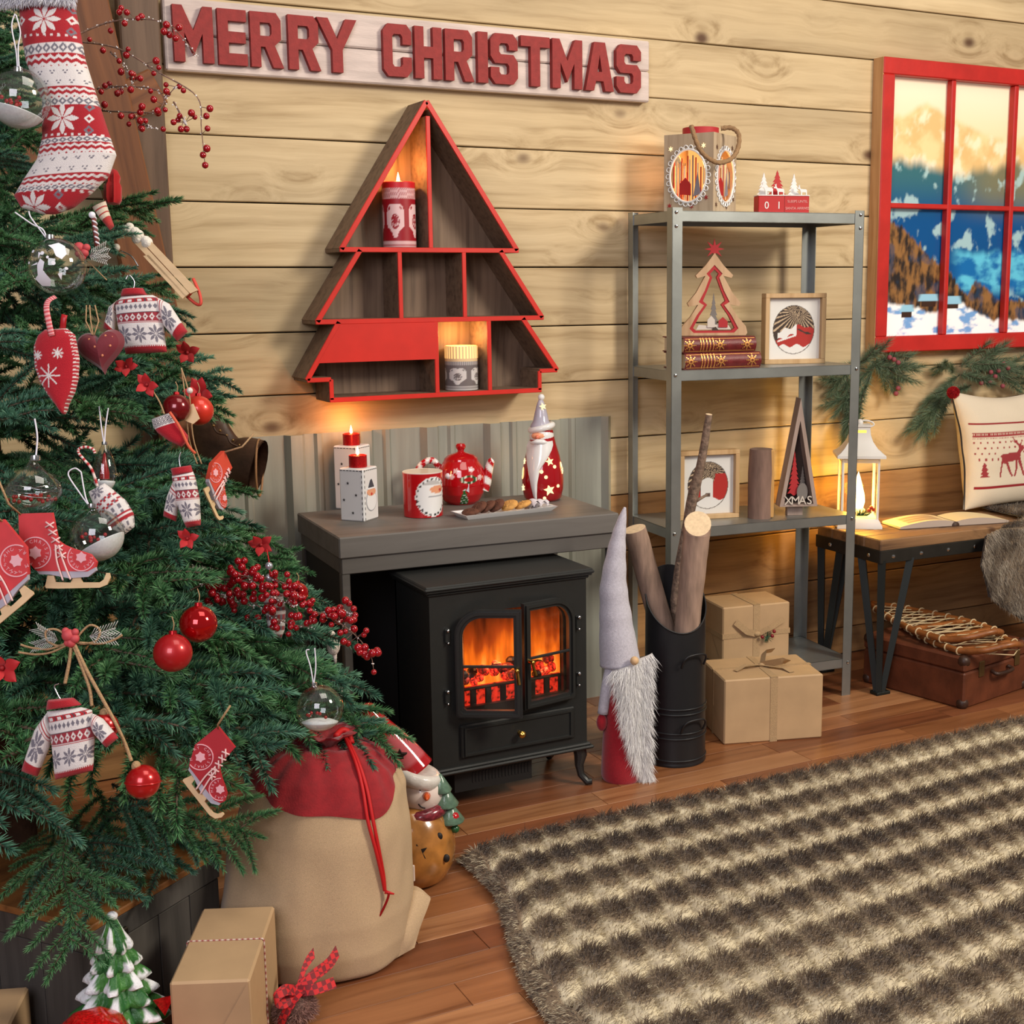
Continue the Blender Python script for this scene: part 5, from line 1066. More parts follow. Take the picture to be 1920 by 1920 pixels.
sq([(34, 130), (44, 131), (44, 136), (38, 140), (30, 148), (22, 160), (18, 172), (17, 182), (17, 186), (19, 187), (19, 190), (0, 191)], 'roof', cap=False)
MB().bx(-10*s, 10*s, -17.6*s, -16.6*s, 176*s, 181*s).build('vent_slot', glow('vent_glow', (1, .7, .12), 1.6), t)
MB().sph((0, 0, 194*s), 6*s, 12, 8).build('knob', lw, t); MB().tube([(12*s+13*s*cos(a_), -3*s, 192*s+5.5*s*sin(a_)+3*cos(a_)*s*-.6) for a_ in [2*PI*i/24 for i in range(24)]], 1.5*s, 6, closed=True).build('ring_handle', lw, t, 180)
MB().lathe([(0, 18), (15, 18), (15, 30), (13, 36), (0, 38)] and [(r*s, z*s) for r, z in [(0, 18), (14, 18), (14, 30), (10, 34), (0, 35)]], 20).build('candle', mat('lit_wax', S(240, 210, 150), .5, emis=(1, .62, .15), estr=2.0), t)
MB().lathe([(r*s, z*s) for r, z in [(0, 30), (10, 34), (13, 45), (12, 58), (8, 74), (4, 90), (0, 102)]], 16).build('flame', glow('lantern_flame', (1.0, .74, .3), 9), t, 180)
sp = MB()
for k in range(60): an = random.uniform(0, 2*PI); q = Vector((14*s*random.uniform(-.3, 1.1), -22*s, 22*s)); sp.tube([q, q+Vector((.016*cos(an), -.006*random.random(), .004+.016*abs(sin(an))))], [.0011, .0004], 3)
tag(sp.build('greenery', mat('sprig_green', S(30, 66, 40), .8), t), kind='stuff')
for x, z in ((22, 38), (26, 34), (18, 33), (-12, 32), (-9, 28)): MB().sph((x*s, -24*s, z*s), 3.6*s, 8, 6).build('berry', mat('berry_matt', S(130, 24, 32), .4), t)
lamp('lantern_light', (0, 0, 60*s), 8.5, (1.0, .52, .035), .034, t)
# ---- open book
a0, b0 = FZ(1688, 994, BZ), FZ(1892, 981, BZ); rz = math.atan2(b0.y-a0.y, b0.x-a0.x); wd = (b0-a0).length; t = thing('open_book', 'open hardback book with cream pages lying on the bench', 'book', a0, rz); DP = .11
page = mat('cream_pages', S(226, 206, 160), .8, 0, .05, 400); edge_m = mat('page_edges', S(196, 178, 160), .9, 0, .18, 900, stretch=(.1, .1, 4))
MB().bx(-.004, wd*.47, -.003, DP+.003, 0, .003, .001).build('cover', mat('book_cover', S(70, 50, 40), .6), t); MB().bx(wd*.53, wd+.004, -.003, DP+.003, 0, .003, .001).build('cover', MATS['book_cover'], t); MB().tube([(wd*.5, -.003, .004), (wd*.5, DP+.003, .004)], wd*.032, 10).build('spine', MATS['book_cover'], t, 180)
def ptop(u): return .006+.017*math.sin(min(1, u*1.25)*PI*.62)**.8
for sg in (0, 1):
    X = (lambda u: wd*(.5-.5*u)) if sg == 0 else (lambda u: wd*(.5+.5*u))
    blk_ = MB(); 
    def col(u, v):
        if sg == 0 and .18 < u < .82 and .12 < v < .88: return mixc(S(150, 120, 90), S(206, 182, 146), .5+.5*math.sin(v*26+u*3)*math.cos(u*5))
        return S(228, 208, 164)
    blk_.grid(lambda u, v: (X(u), DP*v, .004+ptop(1-u) if False else .003+.024*math.sin(PI*(.12+.8*u))**.7*(1-.35*u)), 24, 12, col=col, flip=sg == 0)
    blk_.grid(lambda u, v: (X(u), 0, .003+(.024*math.sin(PI*(.12+.8*u))**.7*(1-.35*u))*v), 24, 4, col=lambda u, v: S(200, 184, 170) if int(v*8) % 2 else S(176, 160, 148), flip=sg == 1)
    blk_.grid(lambda u, v: (X(1), DP*u, .003+(.024*math.sin(PI*.92)**.7*.65)*v), 8, 3, col=lambda u, v: S(200, 184, 160)); blk_.grid(lambda u, v: (X(u), DP, .003+(.024*math.sin(PI*(.12+.8*u))**.7*(1-.35*u))*v), 24, 3, col=lambda u, v: S(200, 184, 160))
    blk_.build('page_block', matt_vc, t, 40)
# ---- cushion
CW_, CH_ = .44, .375; x0c = 1.135; t = thing('cushion', 'cream cushion with red reindeer print and red pompom propped on the bench', 'cushion', (x0c+.035, -.205, BZ+.016), 0)
DE = [(0, 0), (.06, 0), (.1, .22), (.14, .34), (.26, .32), (.36, .12), (.46, .0), (.52, .02), (.46, .1), (.34, .36), (.62, .38), (.64, .2), (.54, 0), (.6, 0), (.7, .18), (.72, .38), (.84, .16), (.9, 0), (.97, 0), (.92, .18), (.82, .46), (.86, .58), (.92, .6), (1.02, .66), (1.0, .72), (.92, .74), (.96, .84), (.88, .78), (.82, .78), (.7, .86), (.58, .98), (.66, .84), (.56, .86), (.7, .78), (.8, .7), (.76, .62), (.7, .58), (.16, .56), (.02, .5), (.1, .46), (.06, .3)]
TRr = [(-.1, 0), (-.5, .0), (-.15, .2), (-.4, .25), (-.15, .42), (-.3, .5), (-.12, .7), (-.2, .75), (0, 1), (.2, .75), (.12, .7), (.3, .5), (.15, .42), (.4, .25), (.15, .2), (.5, .0), (.1, 0)]
INK = S(150, 50, 54); LIN = S(214, 200, 178)
def cush(u, v):
    if u > .035 and (abs(v-.725+.0*u) < .0085 or abs(v-.185) < .0085): return S(140, 22, 32)
    if u > .05 and .612 < v < .652: return LIN if abs(v-.632) < .008 and (u*62) % 1 < .4 else INK
    if u > .05 and .594 < v < .606 and (u*62) % 1 < .5: return INK
    d = inpoly((u-.26)/.25, (v-.265)/.36, DE)
    if d: return INK
    for tc_ in (.125, .62): 
        if inpoly((u-tc_)/.11, (v-.27)/.13, TRr): return INK
    if .40 < v < .59 and u > .05 and not (.26 < u < .5 and v < .5):
        r = int((v-.40)/.0475); q = ((u+.028*(r % 2))/.056) % 1; w_ = ((v-.40)/.0475) % 1
        if abs(q-.5) < .12 and abs(w_-.5) < .2: return INK
    return LIN
def cpos(u, v, sg):
    e = math.sqrt(max(0, 1-abs(2*u-1)**2.6))*math.sqrt(max(0, 1-abs(2*v-1)**2.6)); pin = .03*math.sin(PI*u)*(abs(2*v-1)**3)*(1 if v > .5 else .3); pinx = .025*math.sin(PI*v)*abs(2*u-1)**3
    x = u*CW_+(pinx if u < .5 else -pinx); z = v*CH_-(pin if v > .5 else -pin); y = -sg*(.004+.062*e)+z*.22+.006*noise.noise(Vector((u*5, v*5, 1)))
    return (x, y, z)
cu_ = MB(); cu_.grid(lambda u, v: cpos(u, v, 1), 150, 130, col=cush); cu_.build('cover_front', cloth_vc, t, 180); MB().grid(lambda u, v: cpos(u, v, -1), 24, 24, flip=True, col=lambda u, v: LIN).build('cover_back', cloth_vc, t, 180)
pm = mat('pompom', vcol=True, rough=.95); q = Vector(cpos(0.01, .99, 1)); MB().sph(q, .016, 12, 8, col=S(150, 10, 22)).build('pompom', pm, t, 180)
dd = rng.normal(0, 1, (1800, 3)); dd /= np.linalg.norm(dd, axis=1)[:, None]; fur('pompom_pile', t, np.array(q)+dd*.014, dd, .007, .0007, np.clip(rng.normal(1, .15, (1800, 1)), .5, 1.4)*np.array(S(172, 12, 24)), pm, 0, .1)
# ---- fur throw hanging over the bench end
t = thing('fur_throw', 'grey brown fur throw hanging over the front of the bench', 'throw')
pathv = [(-.14, BZ+.014), (-.30, BZ+.014), (-.425, BZ+.016), (-.455, BZ-.02), (-.468, .36), (-.475, .26), (-.48, .16), (-.485, .06), (-.52, .012)]
TXL = [(0, 1.28), (.2, 1.25), (.25, 1.22), (.36, WY(1842, 1010, -.44).x), (.48, WY(1832, 1075, -.465).x), (.6, WY(1846, 1125, -.472).x), (.7, 1.13), (.76, 1.17), (1, 1.21)]
def thr(u, v):
    yz = cat([(0, a_, b_) for a_, b_ in pathv], 100)[int(v*100)]; xl = interp(TXL, v); x = lerp(xl, 1.62, u)
    w_ = min(1, max(0, (v-.3)*3)); y = yz[1]-.018*w_*(sin(x*26+v*3)+.6*sin(x*11+2)); return (x, y-.01*w_, yz[2]+.003*sin(x*17+v*9)*(1-w_))
tm = mat('throw_fur', vcol=True, rough=.9, sheen=.2, spec=.15); tb = MB(); tb.grid(thr, 60, 60, col=lambda u, v: S(122, 106, 88)); tb.grid(lambda u, v: Vector(thr(u, v))+Vector((0, .008, -.004)), 60, 60, flip=True, col=lambda u, v: S(90, 76, 64)); tb.build('pelt', tm, t, 180)
ro = []; dd = []; cc_ = []
for i in range(26000):
    u, v = random.random()**1.6, random.random(); q = Vector(thr(u, v)); ro.append(q); g_ = v > .33; dd.append((-.25+.5*noise.noise(q*9), -.9 if g_ else -.5, -.55 if g_ else .8)); n_ = noise.noise(q*14)+.5*noise.noise(q*40); cc_.append(mixc(S(84, 70, 58), S(190, 178, 160), min(1, max(0, .45+.7*n_+random.uniform(-.2, .2)))))
fur('fur_pile', t, ro, dd, rng.uniform(.014, .028, len(ro)), .0006, np.array(cc_), tm, .5, .25)
# ---- suitcase and snowshoes under the bench
c0 = FZ(1806, 1331); cl = FZ(1672, 1297); crn = FZ(1920, 1286); rz = math.atan2(crn.y-c0.y, crn.x-c0.x)*.8
t = thing('suitcase', 'old brown leather suitcase with riveted corners on the floor under the bench', 'suitcase', c0, rz); SWd, SDp, SHt = .32, .36, .152
lea = mat('brown_leather', S(96, 50, 30), .5, 0, .3, 16, .15, 120); lea2 = mat('dark_leather', S(58, 36, 26), .45, 0, .3, 30, .15, 120)
MB().bx(0, SWd, 0, SDp, 0, SHt*.7, .005).build('lower_shell', lea, t); MB().bx(-.001, SWd+.001, -.001, SDp+.001, SHt*.7+.001, SHt, .006).build('lid', lea, t)
for x in (0, SWd):
    for y in (0, SDp):
        for z in (0, SHt):
            o = MB().sph((0, 0, 0), .03, 10, 8, 1, 1, 1).build('corner_cap', lea2, t, 180); o.location = (x+(.013 if x == 0 else -.013), y+(.013 if y == 0 else -.013), z+(.014 if z == 0 else -.014)); o.scale = (.62, .62, .62)
for x in (.08, .26):
    o = MB().bx(x-.012, x+.012, -.004, .002, SHt*.55, SHt*.85, .001).build('clasp', mat('old_brass', S(120, 100, 64), .45, .8), t)
MB().tube(cat([(.13, -.003, SHt*.6), (.135, -.022, SHt*.56), (.205, -.022, SHt*.56), (.21, -.003, SHt*.6)], 16), .006, 8).build('handle', lea2, t, 180)
hon = wood('honey_wood', S(170, 104, 52), S(112, 62, 26), 0, 40, .4, 0, .15, .1); raw = mat('rawhide', S(200, 176, 136), .7)
def snowshoe(z, off, rz_, label):
    o = thing('snowshoe', label, 'snowshoe', t.matrix_basis @ Vector((.15+off[0], .13+off[1], z)), rz_, 'wooden snowshoes on the suitcase')
    N = 60; half = []
    for i in range(N+1):
        q = i/N; x = lerp(-.30, .17, q); w_ = interp([(0, .004), (.12, .03), (.35, .068), (.6, .094), (.8, .09), (.92, .06), (.98, .025), (1, 0)], q); zz = .03*max(0, (q-.8)/.2)**2; half.append((x, w_, zz))
    path = half+[(x, -w_, zz) for x, w_, zz in half[::-1][1:]]
    MB().tube(path, .0085, 8).build('frame', hon, o, 180)
    for x in (-.03, .07):
        w_ = interp([(a_, b_) for a_, b_, _ in half], x); MB().bx(x-.008, x+.008, -w_, w_, -.005, .005, .002).build('crossbar', hon, o)
    lc = MB()
    for k in range(13):
        for sg in (1, -1):
            x = -.26+k*.032; w_ = interp([(a_, b_) for a_, b_, _ in half], x); x2 = x+.05; w2 = interp([(a_, b_) for a_, b_, _ in half], x2); lc.tube([(x, sg*w_, .002), (x2, -sg*w2, .002)], .0016, 4)
    tag(lc.build('rawhide_lacing', raw, o, 180), kind='stuff')
    for k in range(9):
        for sg in (1, -1):
            x = -.24+k*.04; w_ = interp([(a_, b_) for a_, b_, _ in half], x); MB().tube([(x, sg*w_+.0102*cos(a_), .0102*sin(a_)) for a_ in [2*PI*j/10 for j in range(10)]], .0022, 5, closed=True).build('binding', raw, o, 180)
    o.scale = (1.15, 1.15, 1.1); return o
bpy.context.view_layer.update()
d0, d1 = FZ(1695, 1160, .175), FZ(1872, 1222, .175); rzs = math.atan2(d1.y-d0.y, d1.x-d0.x)
snowshoe(SHt+.0125, (-.012, -.035), rzs, 'lower wooden snowshoe with rawhide lacing, flat on the suitcase')
snowshoe(SHt+.034, (-.01, .035), rzs+.05, 'upper wooden snowshoe with rawhide lacing, on top of the other')
# ================================================================== SACK, SNOWMAN, FRONT GIFTS
bur = mat('burlap', S(190, 162, 126), .95, 0, .14, 700, .35, 1400, sheen=.15); redcl = mat('red_cotton', S(140, 18, 26), .85, 0, .15, 60, .25, 300, sheen=.2); cord_m = mat('red_cord', S(190, 20, 22), .6)
p, rz, s = upright(604, 1782); SKC = p.copy()
t = thing('gift_sack', 'full burlap sack with red gathered top and drawstring beside the Christmas tree', 'sack', p, rz)
HS = WY(645, 1368, p.y).z; RS = 168*s
spr = [(0, .90), (.03, .99), (.12, 1.05), (.25, 1.06), (.45, 1.0), (.62, .95), (.76, .88), (.86, .74), (.93, .52), (.975, .25), (1, .07)]
def sack(th, v, off=0.0):
    r = interp(spr, v)*RS+off; a_ = th; q = Vector((cos(a_)*1.4, sin(a_)*1.4, v*2.2)); r *= 1+.07*noise.noise(q)+.03*noise.noise(q*2.3)+.018*noise.noise(Vector((cos(a_)*5, sin(a_)*5, v*1.3)))*(1-abs(2*v-1))+.16*max(0, v-.72)*sin(17*a_+2.5*sin(a_*2))+.06*max(0, v-.6)*sin(9*a_+1)
    lean = .10*v*v*RS*1.6; z = HS*v-(.012 if v > .97 else 0)-.05*HS*max(0, v-.55)*cos(a_+.5)*.6
    return Vector((r*cos(a_)*1.0+lean, r*sin(a_)*.86, max(0.002, z)))
def vb(th): q = (th+PI/2+PI) % (2*PI)-PI; return .80-.045*cos(q)-.055*math.exp(-((q-.62)/.35)**2)+.05*math.exp(-((q-1.3)/.4)**2)+.04*math.exp(-((q+1.2)/.5)**2)
NB = 120
b_ = MB(); b_.grid(lambda u, v: sack(2*PI*u, v*(vb(2*PI*u)+.01)), NB, 60, cu=True); b_.lathe([(0, 0.001), (RS*.84, 0.002)], 40, sy=.86); b_.build('burlap_body', bur, t, 180)
b_ = MB(); b_.grid(lambda u, v: sack(2*PI*u, lerp(vb(2*PI*u), 1, v), .0035), NB, 24, cu=True); b_.build('red_collar', redcl, t, 180)
gp_ = sack(0, 1); gp_ = Vector((.10*RS*1.6, -.01, HS*.985)); MB().lathe([(RS*.06, -.012), (RS*.16, .004), (RS*.3, .016), (RS*.24, .012), (RS*.05, .002)], 30, gp_, wob=lambda a_, z: 1+.22*sin(9*a_)).build('gathered_ruffle', redcl, t, 180)
L_ = lambda px, py, d: Vector(((px-600)*s, d, (1790-py)*s))
def onsk(px, py):
    x = (px-600)*s; z = (1790-py)*s; v = min(.99, max(0, z/HS)); 
    best = min((abs(sack(-PI*k/80, v).x-x), k) for k in range(81)); q = sack(-PI*best[1]/80, v, .006); return Vector((x, q.y-.002, z))
for dxp in (0, 9):
    P = [onsk(655+dxp*.3, 1372), onsk(672+dxp*.5, 1400), onsk(682+dxp*.8, 1440), onsk(688+dxp, 1490), onsk(700+dxp*.6, 1545), onsk(710+dxp*.3, 1600), onsk(714, 1628)]; MB().tube(cat(P, 40), .0032, 6).build('drawstring', cord_m, t, 180)
kc = onsk(714, 1630); MB().tube([kc+Vector((.012*cos(a_)*(.5+.5*abs(sin(a_/2))), -.004, -.022+.022*cos(a_+PI)*-1)) for a_ in [2*PI*i/24 for i in range(24)]], .0022, 6, closed=True).build('cord_loop', cord_m, t, 180); MB().tube([kc, kc+Vector((.016, -.004, -.004))], [.004, .0015], 6).build('cord_tail', cord_m, t, 180)
MB().tube(cat([onsk(640, 1366), onsk(652, 1362), onsk(664, 1368), onsk(668, 1382)], 12), .0055, 8).build('cord_knot', cord_m, t, 180)
e_ = MB()
def ear(u, v):
    a_ = Vector(onsk(738, 1740)); q0 = L_(722, 1786, -.075); q1 = L_(735, 1672, -.01); tip = L_(804, 1694, -.02); tipb = L_(768, 1772, -.06)
    l = q0.lerp(q1, v); r = tipb.lerp(tip, v); q = l.lerp(r, u); q.y -= .02*sin(PI*u)*sin(PI*v); q.z = max(.004, q.z+.006*sin(u*7)*sin(v*5)); return q
e_.grid(ear, 16, 16); e_.grid(lambda u, v: ear(u, v)+Vector((0, .03*(1-u)+.006, 0)), 16, 16, flip=True); e_.build('sack_corner', bur, t, 180)
# ---- snowman lantern
p, rz, s = upright(772, 1648); t = thing('snowman_figurine', 'glazed brown snowman figurine with tall knitted hat, scarf and little fir tree', 'figurine', p, rz)
L_ = lambda px, py, d=0.0: Vector(((px-772)*s, d*s, (1648-py)*s+.0))
amber = mat('amber_glaze', S(168, 112, 54), .2, 0, .4, 26, .08, 40, coat=.5)
MB().lathe([(r*s, z*s) for r, z in [(0, 0), (48, 0), (62, 10), (76, 38), (80, 66), (76, 96), (64, 124), (48, 144), (36, 152), (0, 154)]], 40, (4*s, 0, 0)).build('body', amber, t, 60)
sng = mat('cream_snow_glaze', S(228, 210, 200), .2, coat=.5)
MB().sph(L_(794, 1478), 43*s, 24, 16, 1, .95, .92).build('head', sng, t, 180)
MB().tube([tuple(L_(790, 1512)+Vector((42*s*cos(a_), 40*s*sin(a_), 6*s*cos(a_)))) for a_ in [2*PI*i/30 for i in range(30)]], 13*s, 10, closed=True).build('scarf', mat('scarf_glaze', S(120, 40, 50), .2, 0, .6, 120, coat=.5), t, 180)
MB().tube([L_(774, 1522, -44), L_(768, 1560, -64), L_(766, 1585, -74)], [9*s, 11*s, 12*s], 8).build('scarf_end', MATS['scarf_glaze'], t, 180); MB().box(L_(768, 1600, -78), (20*s, 8*s, 32*s), .002).build('scarf_fringe', sng, t)
cuff = MB(); cuff.m = Matrix.Translation(L_(788, 1446)) @ Matrix.Rotation(.32, 4, 'Y'); cuff.lathe([(36*s, -13*s), (44*s, -8*s), (45*s, 9*s), (38*s, 15*s), (30*s, 14*s)], 28); cuff.build('hat_cuff', mat('cuff_glaze', S(214, 208, 200), .3, 0, .1, 60, .2, 100, coat=.3), t, 60)
hp = cat([L_(784, 1438, 4), L_(764, 1408, 8), L_(742, 1378, 10), L_(722, 1352, 12), L_(704, 1325, 12), L_(698, 1306, 12)], 30); cs = [S(176, 30, 34) if (i//4) % 2 else S(206, 90, 92) for i in range(31)]
MB().tube(hp, [interp([(0, 38), (.3, 30), (.6, 22), (.85, 15), (.95, 13), (1, 4)], i/30)*s for i in range(31)], 18, col=[S(170, 22, 30) if i > 14 or i < 4 else S(190, 90, 96) for i in range(31)]).build('hat', gloss_vc, t, 180)
hole = mat('dark_hole', S(30, 24, 22), .6)
o = MB().prism(star_poly(14*s, 5, .45), -.002, .003).build('star_hole', hole, t); o.matrix_local = Matrix.Translation(L_(757, 1396, -24)) @ Matrix.Rotation(.3, 4, 'X')
for px, py, d in ((786, 1564, -72), ):
    o = MB().prism(star_poly(17*s, 5, .45, PI/2+.2), -.004, .003).build('star_hole', hole, t); o.matrix_local = Matrix.Translation(L_(px, py, d)) @ Matrix.Rotation(-.05, 4, 'X')
for px, py, d in ((824, 1545, -52), (836, 1586, -56)): MB().sph(L_(px, py, d), 8*s, 10, 8, .8, .5, 1).build('button', hole, t, 180)
o = MB().lathe([(0, 0), (8*s, 0), (6*s, 8*s), (3*s, 16*s), (0, 19*s)], 12).build('carrot_nose', mat('carrot', S(206, 84, 30), .3, coat=.4), t, 180); o.matrix_local = Matrix.Translation(L_(803, 1471, -38)) @ Matrix.Rotation(PI/2, 4, 'X')
for px in (792, 802): MB().sph(L_(px, 1458, -38), 2.4*s, 8, 6).build('eye', hole, t, 180)
MB().tube(cat([L_(788, 1485, -40), L_(793, 1491, -40), L_(800, 1494, -39)], 8), 1.2*s, 5).build('mouth', hole, t, 180)
tr_ = MB(); trm = mat('green_glaze', S(92, 120, 100), .3, 0, .3, 60, .3, 100, coat=.4)
for k, (px, py, r, h) in enumerate(((830, 1452, 20, 34), (838, 1480, 24, 36), (846, 1512, 26, 38))): tr_.lathe([(r*s, 0), (r*s*1.05, 3*s), (r*.4*s, h*.7*s), (0, h*s)], 14, L_(px, py+22, -8), wob=lambda a_, z: 1+.1*sin(7*a_))
tr_.build('fir_tree', trm, t, 60); MB().sph(L_(852, 1526, -16), 12*s, 12, 8, 1, 1, 1.15).build('mitten', mat('mitten_red', S(176, 22, 28), .2, coat=.5), t, 180); MB().sph(L_(855, 1548, -14), 8*s, 10, 6).build('cuff', mat('mitten_green', S(40, 90, 50), .2, coat=.5), t, 180)
# ---- brown paper parcel in front
Z1 = .178; A_, B_, C_ = FZ(317, 1843, Z1), FZ(468, 1837, Z1), FZ(510, 1698, Z1); rz = math.atan2(B_.y-A_.y, B_.x-A_.x); W_ = (B_-A_).length; D_ = (C_-B_).length
t = parcel('gift_box', 'brown paper gift box tied with thin striped string before the old chest', (A_.x, A_.y, 0), rz, W_, D_, Z1)
st_ = MB(); nst = 50; yy = D_*.52; pth = [(0-.001, yy, 0.002), (-.001, yy, Z1+.001), (W_+.001, yy, Z1+.001), (W_+.001, yy, .002)]
P = [Vector(interpv([(0, pth[0]), (.35, pth[1]), (.65, pth[2]), (1, pth[3])], i/90)) for i in range(91)]; st_.tube(P, .0013, 6, col=[S(150, 40, 44) if (i//1) % 2 else S(220, 206, 190) for i in range(91)]); st_.build('string', matt_vc, t, 180)
MB().add([(.0, -.0006, .004), (W_, -.0006, .004), (W_*.98, -.0010, Z1*.98), (W_*.5, -.0016, Z1*.42)], [(1, 2, 3), (0, 1, 3)]).build('end_fold', kraft, t)
MB().prism([(W_*.25, Z1*.3), (W_*.5, Z1*.38), (W_*.44, Z1*.6), (W_*.2, Z1*.52)], -.0022, -.0012).build('paper_sticker', mat('sticker', S(150, 100, 76), .6), t)
q = FZ(-2, 1893, .1); t = parcel('gift_box', 'small plain brown paper box without string beside the old chest', (q.x-.1, q.y-.02, 0), -.35, .115, .12, .1)
# ---- ceramic car with a snowy fir
Pf = FZ(222, 1893, .122); Pf.z = 0; d = Pf-CAM; rz = math.atan2(-d.x, d.y); fz_top = WY(232, 1713, Pf.y).z; s = depth_of(Pf)/F_PX
cf = Matrix.Rotation(rz+.15, 3, 'Z'); ct = Vector((.058, .08, 0)); carp = Pf-cf @ ct
t = thing('ceramic_car', 'small red ceramic car speckled with snow carrying a snowy fir tree', 'ornament', carp, rz+.15)
crm = mat('car_red', S(186, 18, 20), .15, 0, .5, 240, coat=.5)
def car(u, v):
    x = lerp(-.085, .085, u); h = interp([(0, .05), (.06, .062), (.22, .066), (.3, .105), (.45, .121), (.62, .121), (.76, .108), (.9, .066), (.97, .06), (1, .045)], u); w_ = .042*min(1, (1-abs(2*u-1)**6)+.5); a_ = PI*v; e = .55
    return (x, -w_*math.copysign(abs(cos(a_))**e, cos(a_)), .018+(h-.018)*abs(sin(a_))**e)
KC = Matrix.Diagonal((1.2, 1.38, 1.38, 1)); m_ = MB(KC); m_.grid(car, 34, 26); m_.bx(-.08, .08, -.038, .038, .014, .024); m_.build('body', crm, t, 180)
for x in (-.05, .05):
    for y in (-.04, .04): MB(KC).tube([(x, y-.007, .019), (x, y+.007, .019)], .019, 18).build('wheel', mat('tyre', S(26, 24, 24), .6), t, 60)
o = MB().prism(ell(0, 0, .014, .018, 20), -.002, .002).build('side_window', mat('car_window', S(200, 206, 206), .2), t); o.matrix_local = Matrix.Translation((.066, -.05, .13)) @ Matrix.Rotation(.5, 4, 'Z')
sn_w = mat('snow_white', S(226, 228, 230), .6); sn_g = mat('fir_green_glaze', S(48, 100, 52), .45, 0, .3, 60, .3, 90)
MB().tube([ct, ct+Vector((0, 0, fz_top-.06))], .008, 8).build('fir_trunk', mat('trunk_glaze', S(90, 60, 40), .5), t)
NT = 6
for k in range(NT):
    f = k/(NT-1); r = lerp(.070, .024, f); zb_ = lerp(fz_top-.185, fz_top-.05, f); hh = .055; ph = k*.7
    prof_ = [(r*.35, 0), (r*.9, -.004), (r, .0), (r*.97, .005), (r*.9, .009), (r*.8, .014), (r*.66, hh*.42), (r*.5, hh*.58), (r*.3, hh*.8), (r*.1, hh), (0, hh)]
    def snc(a_, z, i):
        q = noise.noise(Vector((cos(a_)*2.6, sin(a_)*2.6, k*3.1)))+.5*noise.noise(Vector((cos(a_)*8, sin(a_)*8, z*120+k))); tipf = .5+.5*sin(7*a_+ph); w2 = q*.9+tipf*.7+(.35 if k == NT-1 else 0)-(0, 0, 0, .05, .2, .4, .65, .8, .95, .7, .3)[i]
        return S(228, 230, 232) if w2 > .28 else mixc(S(40, 96, 46), S(80, 140, 60), min(1, max(0, .5+q)))
    MB().lathe(prof_, 98, ct+Vector((0, 0, zb_)), wob=lambda a_, z: 1+(.19*sin(7*a_+ph)+.04*sin(23*a_+k))*(1 if z < .02 else .4), col=snc).build('fir_tier', mat('snowy_glaze', vcol=True, rough=.45, bump=.5, bscale=160), t, 60)
MB().sph(ct+Vector((0, 0, fz_top)), .009, 10, 6, 1, 1, .8).build('snow_patch', sn_w, t, 180)
o = MB().prism([(-.016, .03), (.016, .03), (0, 0)], -.001, .001).build('red_pennant', crm, t); o.location = ct+Vector((.062, -.03, fz_top-.165))
# ---- tartan tied cone
q = FZ(553, 1893, .03); rz = .3; t = thing('pine_cone_parcel', 'glittery brown bundle tied with a red tartan ribbon beside the brown gift', 'ornament', (q.x, q.y, 0), rz)
hairy = mat('bundle_brown', S(104, 74, 64), .7, 0, .5, 300, .8, 200); MB().sph((0, 0, .032), .032, 18, 12, 1.05, .9, 1).build('bundle', hairy, t, 180)
dd = rng.normal(0, 1, (1500, 3)); dd /= np.linalg.norm(dd, axis=1)[:, None]; dd[:, 2] = np.abs(dd[:, 2])-.3; rc = np.array([0, 0, .033])+dd*np.array([.032, .028, .03]); rc[:, 2] = np.maximum(rc[:, 2], .004); fur('bundle_straw', t, rc, dd, .012, .0007, np.clip(rng.normal(1, .3, (1500, 1)), .3, 1.8)*np.array(S(150, 112, 100)), matt_vc, .2, .5)
m_, nt, b = nmat('tartan'); L = nt.links.new; tc = nd(nt, 'ShaderNodeTexCoord'); mp = nd(nt, 'ShaderNodeMapping'); mp.inputs['Scale'].default_value = (36, 36, 36); L(tc.outputs['Object'], mp.inputs[0]); ck = nd(nt, 'ShaderNodeTexChecker'); ck.inputs['Scale'].default_value = 3.2; ck.inputs[1].default_value = (*S(200, 30, 36), 1); ck.inputs[2].default_value = (*S(120, 26, 34), 1); L(mp.outputs[0], ck.inputs[0]); L(ck.outputs[0], b.inputs['Base Color']); b.inputs['Roughness'].default_value = .7
tart = m_
r_ = MB()
def rib(pts, w_, side):
    P = cat(pts, 16); sd = Vector(side).normalized(); r_.grid(lambda u, v: P[int(round(u*16))]+sd*(w_*(v-.5)), 16, 3); r_.grid(lambda u, v: P[int(round(u*16))]+sd*(w_*(v-.5))+Vector((0, .0008, -.0006)), 16, 3, flip=True)
rib([(-.036, -.006, .006), (-.034, -.02, .04), (0, -.016, .068), (.03, .0, .05), (.034, .0, .01)], .018, (0, 1, .2)); rib([(0, -.01, .067), (.03, -.012, .082), (.07, .0, .084), (.095, .01, .094)], .019, (0, .5, .85)); rib([(0, -.01, .067), (.02, -.03, .07), (.06, -.03, .066)], .018, (0, .5, .85)); rib([(0, -.01, .067), (-.03, -.02, .085), (-.05, -.02, .075), (-.03, -.018, .062), (0, -.012, .067)], .018, (.2, .6, .8)); rib([(0, -.01, .067), (.03, .01, .092), (.055, .02, .102)], .018, (.3, .6, .7))
r_.build('tartan_ribbon', tart, t, 180)
